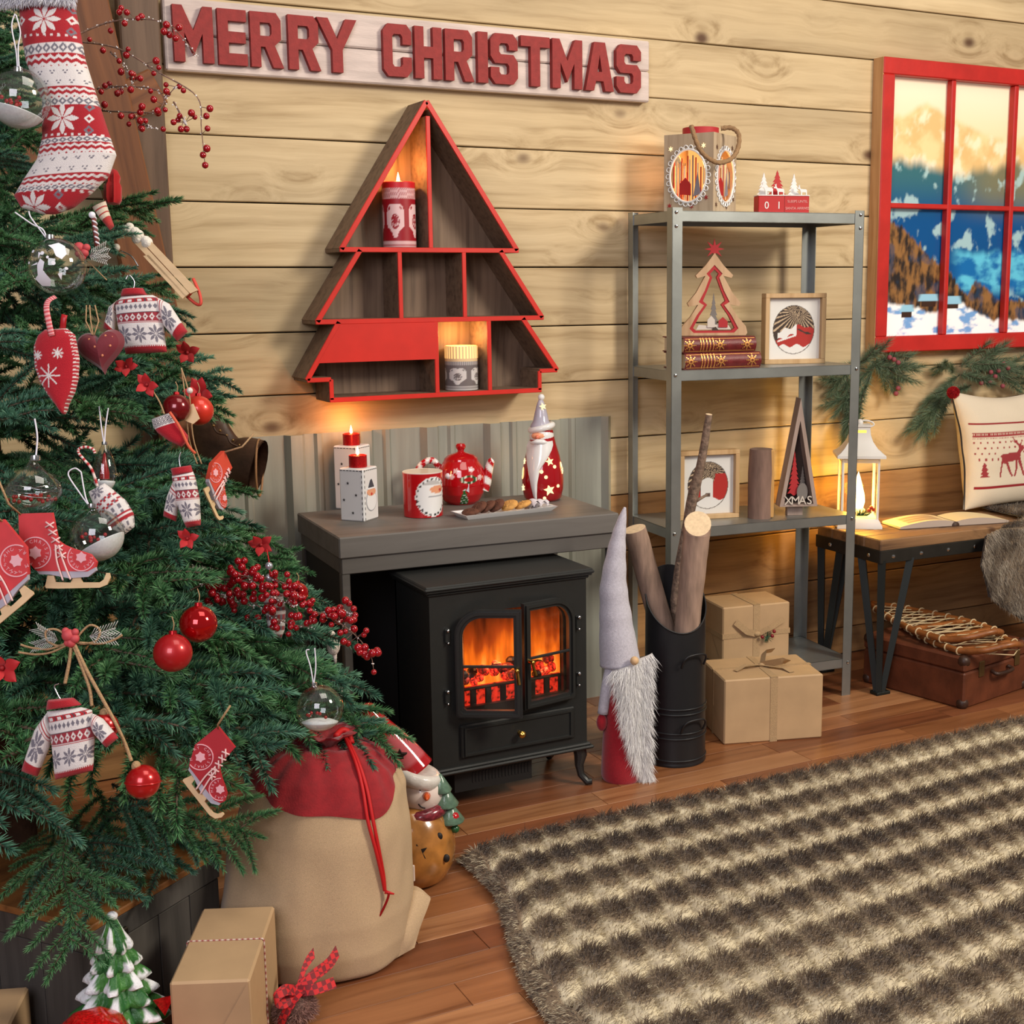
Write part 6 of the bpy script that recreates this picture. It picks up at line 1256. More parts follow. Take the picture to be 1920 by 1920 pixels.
# ---- old leather boot hanging by the timber
bt = thing('leather_boot', 'old dark brown leather boot hanging open beside the timber brace', 'boot'); m0, s = facing(440, 850, depth_of(WY(440, 850, -.2))); bt.matrix_world = m0
L_ = lambda px, py, d=0.0: Vector(((px-440)*s, d, (850-py)*s))
bl_ = mat('boot_leather', S(72, 48, 34), .5, 0, .35, 24, .3, 60); bpts = cat([L_(490, 878, -.03), L_(468, 872, -.02), L_(440, 868, 0), L_(415, 850, .01), L_(396, 815, .01), L_(388, 780, .005)], 30)
rr = [interp([(0, .066), (.25, .064), (.5, .06), (.72, .052), (.9, .046), (1, .02)], i/30) for i in range(31)]
b_ = MB(); b_.tube(bpts, rr, 20, cap=False, flat=.5); b_.tube(bpts[:14], [r-.004 for r in rr[:14]], 20, cap=False, flat=.46); b_.build('upper', bl_, bt, 180)
MB().tube([bpts[0]+Vector((0, .066*.5*0, 0))+Vector((.002, .033*cos(a_), .066*sin(a_))) for a_ in [2*PI*i/24 for i in range(24)]], .0028, 6, closed=True).build('collar_rim', mat('boot_rim', S(150, 108, 70), .6), bt, 180)
for k in range(6): MB().sph(L_(408+k*12, 800+k*9, -.035), .0035, 8, 6).build('eyelet', mat('eyelet', S(140, 110, 70), .4, .8), bt)
MB().tube(cat([L_(402, 790, -.03), L_(414, 812, -.036), L_(432, 818, -.036), L_(440, 832, -.036), L_(458, 840, -.034)], 24), .0025, 6).build('lace', bl_, bt, 180)
MB().tube(cat([L_(395, 800, 0), L_(388, 760, .03), L_(382, 735, .045)], 10), .002, 5).build('hanging_lace', bl_, bt, 180)
# ================================================================== CHRISTMAS TREE
AX = Vector((-1.73, -.85, 0)); TZ0, TZ1, TR0 = .25, 1.98, .70
def trad(z): return max(0.02, TR0*(TZ1-z)/(TZ1-TZ0))
def TP(px, py, off=.03):
    """point on the tree's cone seen at a pixel, a little in front of the needles; returns its depth"""
    d = ray(px, py); o = CAM-AX; k = TR0/(TZ1-TZ0); zz = TZ1-CAM.z
    A = d.x**2+d.y**2-(k*d.z)**2; B = 2*(o.x*d.x+o.y*d.y)+2*k*k*zz*d.z; C_ = o.x**2+o.y**2-(k*zz)**2; D = B*B-4*A*C_
    t_ = (-B-math.sqrt(D))/(2*A) if D > 0 else -B/(2*A)
    return t_-off
def needles(P, T, n_per_m, nl, ang, rs, up_bias=0.0):
    """needle triangles around a twig polyline"""
    P = np.asarray(P); seg = P[1:]-P[:-1]; sl = np.linalg.norm(seg, axis=1); tot = sl.sum(); n = int(tot*n_per_m); cum = np.concatenate([[0], np.cumsum(sl)])
    t_ = rs.random(n)*tot; i = np.clip(np.searchsorted(cum, t_)-1, 0, len(seg)-1); f = ((t_-cum[i])/sl[i])[:, None]; root = P[i]+seg[i]*f; tn = seg[i]/sl[i][:, None]
    r = rs.normal(0, 1, (n, 3)); r[:, 2] += up_bias; r -= tn*(r*tn).sum(1)[:, None]; r /= np.linalg.norm(r, axis=1)[:, None]+1e-9
    a = np.radians(ang)*(.75+.5*rs.random(n)); endf = np.clip((tot-t_)/.03, 0, 1); a *= (.35+.65*endf); d = tn*np.cos(a)[:, None]+r*np.sin(a)[:, None]
    L_ = nl*(.75+.4*rs.random(n)); sd = np.cross(d, rs.normal(0, 1, (n, 3))); sd /= np.linalg.norm(sd, axis=1)[:, None]+1e-9
    return root, d, L_, sd
def bough_mesh(name, L_, nt_, seed, mtl, n_per_m=1500, nl=.0175, w_=.0011, spread=52, cols=None, droop=.04, stem=(.10, .07, .045)):
    rs = np.random.default_rng(seed); V = []; Fc = []; C = []; cnt = 0
    main = [np.array([L_*i/8, .012*np.sin(i*.9+seed), -droop*(i/8)**2*L_/.3+.006*np.sin(i*1.7)]) for i in range(9)]; tw = [main]
    for k in range(nt_):
        f = .12+.8*k/nt_; b = main[0]+(main[-1]-main[0])*f; b = np.array([np.interp(f*8, range(9), [m[j] for m in main]) for j in range(3)]); sg = 1 if k % 2 else -1; a = np.radians(spread+rs.normal(0, 8))*sg; el = rs.normal(.05, .22); ln = L_*(.52-.36*f)*(.85+.35*rs.random())+.02
        d = np.array([np.cos(a)*np.cos(el), np.sin(a)*np.cos(el), np.sin(el)]); pts = [b+d*ln*j/5+np.array([.10*ln*(j/5)**2, 0, -droop*.6*(j/5)**2]) for j in range(6)]; tw.append(pts)
    for pts in tw:
        root, d, l_, sd = needles(pts, None, n_per_m, nl, 58, rs, .35); n = len(root); tip = root+d*l_[:, None]; V.append(np.stack([root-sd*w_, root+sd*w_, tip], 1).reshape(-1, 3)); Fc.append(np.arange(n*3).reshape(-1, 3)+cnt); cnt += n*3
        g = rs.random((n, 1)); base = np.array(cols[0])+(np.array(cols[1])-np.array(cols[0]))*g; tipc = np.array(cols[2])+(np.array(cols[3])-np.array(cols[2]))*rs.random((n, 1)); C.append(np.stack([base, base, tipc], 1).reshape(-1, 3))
        m_ = MB().tube([tuple(q) for q in pts], [.0032*(1-.7*i/(len(pts)-1)) for i in range(len(pts))], 4); vv = np.array(m_.v); ff = [(f[0], f[1], f[2]) for f in m_.f]+[(f[0], f[2], f[3]) for f in m_.f if len(f) > 3]; V.append(vv); Fc.append(np.array(ff)+cnt); cnt += len(vv); C.append(np.tile(np.array(stem), (len(vv), 1)))
    o = npmesh(name, np.concatenate(V), np.concatenate(Fc), mtl, None, np.concatenate(C)); me = o.data; bpy.data.objects.remove(o); return me
fir_m = mat('fir_needles', vcol=True, rough=.5, spec=.35)
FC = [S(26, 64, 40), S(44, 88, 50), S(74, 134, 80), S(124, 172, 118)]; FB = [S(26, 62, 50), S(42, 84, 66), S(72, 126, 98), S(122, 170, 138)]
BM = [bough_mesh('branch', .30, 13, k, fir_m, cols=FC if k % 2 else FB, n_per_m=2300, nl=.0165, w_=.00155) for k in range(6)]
tree = thing('christmas_tree', 'large green Christmas fir tree on the old chest at the timber frame', 'Christmas tree', (AX.x, AX.y, CZ))
MB().tube([(0, 0, -.0), (0, 0, .5), (0, 0, 1.68)], [.032, .026, .008], 10).build('trunk', mat('fir_bark', S(70, 48, 34), .9, 0, .3, 40, .6, 60), tree, 60)
nb = 0
def bough(base, tip, roll=0.0, sc=None):
    """one branch from base to tip (world points)"""
    global nb
    d = tip-base; L_ = d.length; x = d.normalized(); y = Vector((0, 0, 1)).cross(x); y = y.normalized() if y.length > .05 else Vector((0, 1, 0)); z = x.cross(y)
    k = (L_/.30) if sc is None else sc; m = Matrix(((x.x, y.x, z.x, base.x), (x.y, y.y, z.y, base.y), (x.z, y.z, z.z, base.z), (0, 0, 0, 1))) @ Matrix.Rotation(roll, 4, 'X')
    o = bpy.data.objects.new('branch', BM[nb % len(BM)]); COL.objects.link(o); o.parent = tree; o.matrix_local = Matrix.Translation((-AX.x, -AX.y, -CZ)) @ m @ Matrix.Diagonal((L_/.30, k, k, 1)); nb += 1
SK = SKC+Vector((.02, 0, 0)); camdir = math.atan2(CAM.y-AX.y, CAM.x-AX.x)
rb = random.Random(5); lev = 0; z = .33
while z < 1.93:
    r = trad(z); n = max(7, int(2*PI*r/.165)); ph = rb.random()*6
    for i in range(n):
        a = ph+2*PI*i/n+rb.uniform(-.12, .12); vis = cos(a-camdir); rr_ = r*rb.uniform(.88, 1.06)
        if vis < -.35 and (i+lev) % 2: continue
        tip = AX+Vector((rr_*cos(a), rr_*sin(a), z+rb.uniform(-.02, .02)-.04*(r > .4)))
        if tip.y > -.06: tip.y = -.06
        if vis > .1 and tip.z < lerp(.37, .50, vis): continue
        if tip.x > -1.5 and tip.y < -1.0 and tip.z < .45: continue
        if (Vector((tip.x, tip.y))-Vector((SK.x, SK.y))).length < .26 and tip.z < .43: continue
        L_ = min(.34, max(.14, r*.62)); dirv = Vector((cos(a), sin(a), lerp(-.10, .45, (z-.3)/1.6))).normalized(); bough(tip-dirv*L_, tip, rb.uniform(-.3, .3), L_/.30*1.05)
    z += lerp(.105, .085, (z-.3)/1.6); lev += 1
# inner fill
for i in range(84):
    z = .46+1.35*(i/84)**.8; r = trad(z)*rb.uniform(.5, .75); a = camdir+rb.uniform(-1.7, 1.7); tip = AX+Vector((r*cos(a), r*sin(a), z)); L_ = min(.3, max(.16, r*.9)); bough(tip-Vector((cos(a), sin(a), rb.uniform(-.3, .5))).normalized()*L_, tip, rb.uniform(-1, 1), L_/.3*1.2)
# branches picked out in the photo: tip pixel, tip depth, base pixel, base depth
for (tx, ty, td), (bx_, by_, bd) in (((748, 1338, 2.44), (470, 1318, 2.50)), ((690, 1352, 2.38), (440, 1332, 2.46)), ((492, 1556, 2.19), (250, 1490, 2.2)), ((415, 1580, 2.18), (200, 1500, 2.2)), ((120, 1800, 1.90), (130, 1560, 2.02)), ((185, 1690, 2.02), (150, 1530, 2.2)), ((60, 1645, 2.08), (110, 1540, 2.2)), ((325, 1625, 2.18), (210, 1470, 2.3)), ((265, 1635, 2.12), (170, 1480, 2.25)), ((430, 690, 2.6), (190, 690, 2.55)), ((298, 362, 2.62), (80, 420, 2.5)), ((345, 560, 2.6), (120, 560, 2.5)), ((520, 985, 2.62), (300, 1010, 2.5)), ((600, 1090, 2.6), (380, 1110, 2.5)), ((560, 1040, 2.65), (330, 1060, 2.55)), ((640, 1260, 2.5), (400, 1230, 2.45)), ((460, 900, 2.7), (260, 900, 2.6)), ((30, 30, 2.38), (-60, 160, 2.45)), ((20, 330, 2.32), (-120, 330, 2.4)), ((30, 560, 2.25), (-120, 600, 2.3))):
    bough(AD(bx_, by_, bd), AD(tx, ty, td), rb.uniform(-.4, .4))
# ================================================================== ORNAMENTS ON THE TREE
knit = mat('knitted', vcol=True, rough=.95, bump=.5, bscale=900, sheen=.2); KR, KW, KG, KD = S(166, 24, 36), S(222, 216, 212), S(116, 112, 122), S(70, 60, 70)
silver = mat('silver', S(200, 200, 204), .2, 1.0); white_cord = mat('white_cord', S(220, 218, 226), .6); twine = mat('jute_twine', S(170, 138, 100), .9, 0, .2, 400, .5, 500)
clear = glass('bauble_glass', (.90, .94, .92), .02, .2); snowm = mat('bauble_snow', S(226, 224, 228), .8, 0, .08, 300); orn_red = mat('ornament_red', S(170, 26, 32), .4)
def flake(x, y, R_):
    r = math.hypot(x, y); a = math.atan2(y, x)
    if r > R_ or r < R_*.08: return False
    q = abs(((a+PI/8) % (PI/4))-PI/8)                      # angle from the nearest of eight petals
    if q > PI/8*.78: return False
    return r < R_*(1-.55*abs(q)/(PI/8)) and not (r < R_*.2 and q > .25)
def zig(u, n): return abs((u*n) % 1-.5)*2
# ---- big knitted stocking
px0, py0 = 120, 200; dep = TP(120, 240, .055); t, s, L_ = hang('stocking', 'large knitted Christmas stocking in red, white and grey with fur cuff', 'stocking', px0, py0, dep)
bd_ = [(0, (36, 14, 138, -2)), (.13, (40, 60, 148, 48)), (.25, (50, 118, 160, 112)), (.45, (80, 190, 183, 186)), (.62, (80, 258, 205, 252)), (.74, (70, 300, 218, 290)), (.84, (42, 342, 204, 330)), (.92, (27, 368, 172, 362)), (.97, (40, 390, 140, 388)), (1, (80, 402, 105, 402))]
bnd = [(v, (L_(a, b).x, L_(a, b).z, L_(c, d).x, L_(c, d).z)) for v, (a, b, c, d) in bd_]
def stock(u, v):
    xl, yl, xr, yr = interpv(bd_, v); X = lerp(xl, xr, u); w_ = xr-xl; Y = lerp(yl, yr, u)
    bands = [(0, .2, 'F'), (.2, .235, 'D'), (.235, .30, 'Z'), (.30, .40, 'W'), (.40, .455, 'Z'), (.455, .49, 'D'), (.49, .645, 'F'), (.645, .675, 'D'), (.675, .735, 'Z'), (.735, .83, 'W'), (.83, .885, 'Z'), (.885, .91, 'D'), (.91, 1.01, 'F')]
    for a, b, k in bands:
        if a <= v < b:
            f = (v-a)/(b-a); n = w_/16
            if k == 'D':
                q = abs(((X/15) % 1)-.5)*2; r = q+abs(f-.5)*2; return KW if r > 1.05 else (KG if r > .45 else KW)
            if k == 'Z':
                z_ = .2*zig(X/15, 1); g = f+z_-.1
                return KR if (g < .18 or .4 < g < .68) else (KW if g < .95 else (KR if (X/7) % 1 < .5 else KW))
            if k == 'W':
                q = (X/24+.5*(int(f*2) % 2)) % 1; w2 = (f*2) % 1
                return KG if ((abs(abs(q-.5)-.14) < .06 and .35 < w2 < .5) or (abs(q-.5) < .09 and .55 < w2 < .7)) else KW
            cx = {0: 92, .49: 127}.get(a, 70); cy = {0: 44, .49: 229}.get(a, 392)
            if flake(X-cx, Y-cy, 31): return KW
            for sx_, sy_ in ((48, 0), (48, -22), (48, 22), (-46, 0)):
                q = abs(X-cx-sx_)/9+abs(Y-cy-sy_)/9
                if q < 1: return (KW if sy_ == 0 else KG) if q > .45 else KR
            if (abs(abs(Y-cy)-30) < 2.2) and (X/13) % 1 < .4: return KW
            return KR
    return KR
MB().pillow(bnd, .022, 110, 260, stock).build('knitted_leg', knit, t, 180)
ro = []; dd = []
for i in range(5000):
    x = random.uniform(-6, 145); y = random.uniform(-30, 6); ro.append(L_(x, y+(4 if x < 60 else 0), -.022*math.sqrt(max(.05, 1-((x-70)/80)**2)))); dd.append((random.uniform(-.3, .3), -.35, -1))
fm_ = mat('cuff_fur', vcol=True, rough=.9); MB().pillow([(0, (L_(-8, -34).x, L_(-8, -34).z, L_(145, -40).x, L_(145, -40).z)), (1, (L_(-4, 14).x, L_(-4, 14).z, L_(142, 4).x, L_(142, 4).z))], .026, 20, 8, lambda u, v: S(214, 212, 220)).build('fur_cuff', fm_, t, 180)
fur('cuff_pile', t, ro, dd, .016, .0007, np.clip(rng.normal(.72, .07, (len(ro), 1))*np.array([.97, .97, 1.02]), 0, 1), fm_, .3, .3)
# ---- glass baubles
def loop(t, L_, pts, r=.0011, m_=None, nm='hanging_loop'): return MB().tube(cat([L_(*p) for p in pts], 30), r, 6).build(nm, m_ or white_cord, t, 180)
def bauble_cap(t, c, r): 
    o = MB().lathe([(r, 0), (r*1.05, r*.3), (r, r*1.1), (r*.5, r*1.25), (0, r*1.3)], 14).build('cap', silver, t, 60); o.location = c; return o
dep = TP(107, 500, .06); t, s, L_ = hang('glass_bauble', 'round clear glass bauble painted with white reindeer on the fir tree', 'bauble', 107, 500, dep)
MB().sph((0, 0, 0), 53*s, 40, 26).build('glass_ball', clear, t, 180); bauble_cap(t, (-.010, 0, 50*s), 8*s); loop(t, L_, [(88, 448), (80, 430), (60, 420), (28, 398)]); loop(t, L_, [(88, 448), (76, 432), (58, 408), (54, 396)])
R_ = 53*s
def onball(x, y, k=1.003): x *= R_; y *= R_; return Vector((x, -math.sqrt(max(1e-6, R_*R_-x*x-y*y))*k, y))
wp = mat('white_paint', S(226, 226, 232), .6)
def patch(poly, t, nm='white_print', k=1.006):
    tri = tessellate_polygon([[Vector((x, y, 0)) for x, y in poly]]); bm = bmesh.new(); vs = [bm.verts.new((x, y, 0)) for x, y in poly]
    for q in tri:
        try: bm.faces.new([vs[i] for i in q])
        except ValueError: pass
    bmesh.ops.subdivide_edges(bm, edges=bm.edges[:], cuts=3, use_grid_fill=True); bm.verts.ensure_lookup_table(); P = [onball(v.co.x, v.co.y, k) for v in bm.verts]; bm.verts.index_update(); fs = [tuple(v.index for v in f.verts) for f in bm.faces]; bm.free(); m_ = MB(); m_.add(P, fs); return m_.build(nm, wp, t, 180)
patch([(.1, .62), (.3, .72), (.52, .6), (.62, .3), (.5, .1), (.32, .2), (.2, .45), (.0, .6)], t); patch([(-.5, -.55), (-.35, -.45), (-.32, -.1), (-.2, .1), (-.05, -.02), (-.12, -.3), (.1, -.6), (.0, -.8), (-.3, -.78)], t); patch([(-.6, -.12), (-.3, -.02), (-.34, -.1)], t); patch([(-.3, .35), (-.2, .3), (-.28, .1)], t); patch([(.35, -.4), (.5, -.35), (.42, -.6)], t)
for x, y, r in ((-.15, .3, .07), (.25, -.05, .07), (-.55, .4, .06), (.62, -.2, .05), (-.7, 0, .05), (.05, .15, .05)): patch(ell(x, y, r, r, 10), t)
def snow_globe(px, py, r, label, loops, cap, fill=-.3, tilt=0, beads=12):
    dep = TP(px, py, .055); t, s, L_ = hang('glass_bauble', label, 'bauble', px, py, dep); R = r*s; MB().sph((0, 0, 0), R, 36, 24).build('glass_ball', clear, t, 180)
    m_ = MB(); m_.m = Matrix.Rotation(tilt, 4, 'Y'); n = 14; m_.lathe([(0, -R*.97)]+[(R*.97*math.sqrt(max(0, 1-q*q)), R*.97*q) for q in [lerp(-.97, fill, i/n) for i in range(n+1)]]+[(R*.5, R*fill*.8), (0, R*fill*.75)], 28); m_.build('snow_filling', snowm, t, 180)
    for i in range(beads):
        a = random.uniform(0, 2*PI); q = random.uniform(0, .6); MB().sph((R*q*cos(a), R*q*sin(a)*.6-R*.25, R*(fill+.12+.35*random.random())), R*.075, 8, 6).build('red_bead', mat('glass_red', S(150, 16, 22), .2, coat=.4), t, 180)
    bauble_cap(t, cap and L_(*cap) or (0, 0, R), R*.15)
    for l in loops: loop(t, L_, l)
    return t
snow_globe(36, 185, 56, 'clear glass bauble with white snow and red beads beside the big stocking', [[(33, 132), (30, 95), (22, 50), (28, 26)], [(36, 132), (34, 90), (38, 60), (30, 28)]], (34, 136), -.45, .25, 8)
snow_globe(182, 1004, 50, 'clear glass bauble half filled with white snow beside the red skate', [[(168, 950), (150, 925), (128, 890), (140, 878), (152, 885)], [(168, 950), (160, 930), (152, 885)]], (172, 953), -.35, -.5, 8)
snow_globe(600, 1328, 44, 'clear glass bauble with red beads hanging over the burlap sack', [[(588, 1285), (582, 1250), (574, 1222), (580, 1218)], [(588, 1285), (592, 1250), (590, 1215)]], (588, 1287), -.6, 0, 6)
dep = TP(62, 920, .055); t, s, L_ = hang('glass_ornament', 'onion shaped clear glass ornament filled with red beads and wire', 'bauble', 62, 920, dep)
MB().lathe([(r*s, z*s) for r, z in [(0, -44), (20, -42), (42, -26), (53, -4), (50, 12), (36, 30), (18, 44), (8, 54), (7, 58)]], 36, cap=False).build('glass_body', clear, t, 180); bauble_cap(t, (4*s, 0, 56*s), 9*s); loop(t, L_, [(67, 858), (70, 820), (65, 785)], .0013)
gr_ = mat('glass_red', S(150, 16, 22), .2, coat=.4)
for i in range(26): a = i*2.4; q = 44*math.sqrt((i+1)/26); MB().sph((q*s*cos(a), q*s*.8*sin(a), (-14+10*random.random()-8*(q/44))*s), 4*s, 8, 6).build('red_bead', gr_, t, 180)
for k in range(3): MB().tube([(46*s*cos(a)*(1-.1*k), 44*s*sin(a)*(1-.1*k), (-10+8*k+4*sin(a*2+k))*s) for a in [2*PI*i/30 for i in range(30)]], .0007, 4, closed=True).build('wire_ring', silver, t, 180)
dep = TP(196, 878, -.015); t, s, L_ = hang('glass_ornament', 'slim teardrop glass ornament with red glitter and snow', 'bauble', 196, 878, dep)
MB().lathe([(r*s, z*s) for r, z in [(0, -46), (12, -42), (21, -26), (23, -8), (17, 18), (9, 36), (5, 44)]], 28, cap=False).build('glass_body', clear, t, 180); MB().lathe([(r*s, z*s) for r, z in [(0, -44), (12, -40), (19, -28), (19, -24), (0, -22)]], 24).build('snow_filling', snowm, t, 180); MB().lathe([(r*s, z*s) for r, z in [(0, -22), (9, -20), (9, -8), (5, 10), (2.5, 26), (0, 30)]], 14).build('red_glitter', gr_, t, 60); bauble_cap(t, (0, 0, 44*s), 5*s); loop(t, L_, [(195, 830), (190, 800), (186, 762)]); loop(t, L_, [(196, 830), (198, 800), (203, 765)])
# ---- red baubles
def red_ball(px, py, r, label, rough, colr, dep=None):
    dep = dep or TP(px, py, .05); t, s, L_ = hang('red_bauble', label, 'bauble', px, py, dep, 'red baubles on the tree'); MB().sph((0, 0, 0), r*s, 32, 20).build('ball', mat('bauble_%d_%d' % (px, py), colr, rough, .55 if rough < .2 else .25, coat=.4), t, 180)
    MB().lathe([(r*.22*s, 0), (r*.2*s, r*.18*s), (0, r*.2*s)], 12).build('cap', mat('cap_red', S(160, 20, 26), .3, .6), t, 60).location = (0, 0, r*.97*s); loop(t, L_, [(px, py-r*1.1), (px+2, py-r*1.5), (px-2, py-r*1.9)], .0008, twine); return t
red_ball(372, 1170, 35, 'shiny red glass bauble hanging just above the matt one', .08, S(170, 8, 14)); red_ball(324, 1224, 36, 'matt red bauble touching the shiny red one', .38, S(170, 20, 26)); red_ball(372, 770, 28, 'orange red bauble beside the old leather boot', .35, S(204, 50, 34)); red_ball(558, 1112, 20, 'small shiny red bauble on the snowy berry spray', .08, S(176, 8, 16), 2.33); red_ball(331, 765, 26, 'dark red bauble behind the mitten ornament', .2, S(110, 10, 18))
# ---- felt heart
dep = TP(105, 690, .06); t, s, L_ = hang('felt_heart', 'long red felt heart with white stitching and gingham ribbon', 'heart ornament', 105, 690, dep)
hb = [(0, (72, 628, 84, 618)), (.05, (64, 650, 126, 616)), (.12, (64, 665, 141, 628)), (.3, (66, 690, 149, 672)), (.5, (75, 715, 147, 710)), (.7, (90, 740, 140, 736)), (.88, (106, 760, 128, 758)), (1, (118, 777, 122, 777))]
def hcol(u, v):
    xl, yl, xr, yr = interpv(hb, v); X = lerp(xl, xr, u); Y = lerp(yl, yr, u)
    if (u < .085 or u > .915) and (Y/7) % 1 < .32: return KW
    for cx, cy, R in ((98, 706, 22), (115, 664, 11), (76, 668, 9)):
        r = math.hypot(X-cx, Y-cy); a = math.atan2(Y-cy, X-cx)
        if r < R and abs((a/(PI/4)+.5) % 1-.5)*PI/4*r < 1.3: return KW
    return S(172, 16, 34)
MB().pillow([(v, (L_(a, b).x, L_(a, b).z, L_(c, d).x, L_(c, d).z)) for v, (a, b, c, d) in hb], .014, 60, 120, hcol).build('felt_body', knit, t, 180)
def ging(u): return S(190, 30, 44) if int(u*30) % 2 else S(226, 170, 170)
r_ = MB(); P = cat([L_(105, 632, -.016), L_(100, 610, -.016), L_(92, 580, -.01), L_(94, 565, -.006), L_(104, 556, 0)], 30); r_.tube(P, 6*s, 6, col=[ging(i/30) for i in range(31)], flat=.2); r_.build('gingham_ribbon', matt_vc, t, 180); MB().tube([L_(117, 622), L_(119, 598), L_(121, 590)], 6*s, 6, flat=.3).build('red_ribbon', orn_red, t, 180)
def padded_heart(px, py, r, label, m_, dep, tilt=0, dots=True):
    t, s, L_ = hang('padded_heart', label, 'heart ornament', px, py, dep); m = MB(Matrix.Rotation(tilt, 4, 'Y')); n = 46; pts = []
    for i in range(n):
        a = 2*PI*i/n; x = 16*sin(a)**3; z = 13*cos(a)-5*cos(2*a)-2*cos(3*a)-cos(4*a); pts.append((x/16*r*s, z/16*r*s))
    for sg in (1, -1):
        for k in range(6):
            f0, f1 = 1-k/6, 1-(k+1)/6
            def P_(f): return [(x*f, -sg*.018*math.sqrt(max(0, 1-f*f)), z*f+.1*r*s*(1-f)) for x, z in pts]
            a_, b_ = P_(f0), P_(f1); fs = [(i, (i+1) % n, n+(i+1) % n, n+i) for i in range(n)]; m.add(a_+b_, fs if sg > 0 else [f[::-1] for f in fs])
    m.build('padded_body', m_, t, 180)
    if dots:
        for x, z in ((-.35, .35), (.3, .5), (.5, .1), (-.1, .05), (.2, -.3), (.55, .45)): MB().sph((x*r*s, -.0175*math.sqrt(max(.1, 1-x*x-z*z)), z*r*s), 2.4*s, 8, 6, 1, .5, 1).build('gold_dot', mat('dot', S(206, 130, 90), .5), t, 180)
    for dx in (-6, 0, 10): MB().tube([L_(px-10+dx*.2, py-r*.55, -.012), L_(px-20+dx*1.5, py-r*1.15), L_(px-22+dx, py-r*1.8)], .0012, 5).build('twine', twine, t, 180)
    return t
padded_heart(190, 655, 46, 'dark red velvet heart with gold dots next to the long felt heart', mat('dark_velvet', S(104, 10, 28), .7, 0, .15, 40, sheen=.4), TP(190, 655, .045), -.15)
# ---- knitted jumpers
def jumper_col(X, Y, cx, top, h, w_):
    f = (Y-top)/h
    if f < .0 or f > .885: return KR if f > .905 or f < 0 else (KW if (X/4) % 1 < .5 else KR)
    if f < .07: return KW
    if f < .15: q = (X/20) % 1; return (KW if abs(q-.5) < .22 and .09 < f < .14 else KD if abs(q) < .12 else KR)
    if f < .30: q = (X/9.5) % 1; return KG if abs(q-.5)+abs(f-.225)*9 < .42 else KW
    if f < .33: return KD if f > .315 else KW
    if f < .47: q = (X/13) % 1; return KW if abs(q-.5)*1.2+abs(f-.4)*8 < .5 and abs(q-.5)+abs(f-.4)*9 > .2 else S(150, 44, 56)
    if f < .5: return KR if f > .485 else KW
    for k in range(-3, 4):
        if flake(X-cx-k*34, (Y-(top+.69*h))*1.0, 18): return KG
    q = ((X-cx+17)/34) % 1
    if abs(abs(f-.69)-.12) < .02 and abs(q-.5) < .06: return KG
    return KW
def jumper(px, py, label, body, sleeves, collar, dep, hookpts, top, h, w_, rot=0):
    t, s, L_ = hang('knitted_jumper', label, 'jumper ornament', px, py, dep, 'little knitted jumpers on the tree')
    def bn(l): return [(v, (L_(a, b).x, L_(a, b).z, L_(c, d).x, L_(c, d).z)) for v, (a, b, c, d) in l]
    def colf(l):
        def f(u, v):
            yy = lerp(top, top+h, v); return jumper_col(lerp(px-w_/2, px+w_/2, u), yy, px, top, h, w_)
        return f
    MB().pillow(bn(body), .016, 90, 90, colf(body)).build('body', knit, t, 180)
    for sl in sleeves:
        def sc(u, v): return KR if v > .8 else (KW if v > .76 else (KR if .04 < v < .26 and int(v*40) % 3 == 0 else KG if flake((u-.5)*40, (v-.52)*52, 17) else KW))
        MB().pillow(bn(sl), .012, 36, 60, sc).build('sleeve', knit, t, 180)
    MB().pillow(bn(collar), .013, 20, 12, lambda u, v: KR).build('collar', knit, t, 180)
    loop(t, L_, hookpts, .0011, silver, 'hook'); return t
jumper(262, 605, 'small knitted jumper with grey snowflakes beside the dark red heart', [(0, (228, 556, 286, 553)), (.12, (216, 570, 304, 562)), (.5, (221, 610, 306, 606)), (1, (236, 664, 313, 660))], [[(0, (292, 556, 302, 590)), (.4, (318, 570, 308, 612)), (1, (352, 622, 332, 640))], [(0, (228, 560, 216, 570)), (.4, (206, 575, 216, 600)), (1, (194, 615, 214, 628))]], [(0, (230, 542, 268, 540)), (1, (226, 556, 276, 554))], TP(262, 605, .05), [(250, 544), (252, 528), (242, 516), (236, 524)], 552, 112, 96)
jumper(125, 1385, 'small knitted jumper spread wide on a lower fir branch, near the jute bow', [(0, (88, 1334, 152, 1326)), (.12, (92, 1350, 172, 1332)), (.5, (98, 1400, 177, 1385)), (1, (104, 1462, 174, 1445))], [[(0, (88, 1336, 98, 1372)), (.4, (66, 1368, 92, 1402)), (1, (40, 1446, 70, 1456))], [(0, (174, 1338, 172, 1362)), (.4, (192, 1348, 178, 1376)), (1, (222, 1384, 200, 1402))]], [(0, (90, 1312, 136, 1308)), (1, (86, 1332, 154, 1322))], TP(125, 1385, .06), [(114, 1312), (106, 1298), (102, 1286), (110, 1282)], 1326, 130, 92)
jumper(345, 940, 'small knitted jumper folded sideways below the mitten ornament', [(0, (322, 892, 362, 884)), (.12, (324, 900, 366, 896)), (.5, (330, 940, 374, 936)), (1, (350, 990, 376, 985))], [[(0, (326, 900, 342, 920)), (.4, (314, 930, 334, 945)), (1, (306, 968, 330, 978))]], [(0, (320, 878, 358, 872)), (1, (324, 894, 362, 886))], TP(345, 940, .05), [(338, 876), (336, 860), (339, 848)], 886, 104, 60)
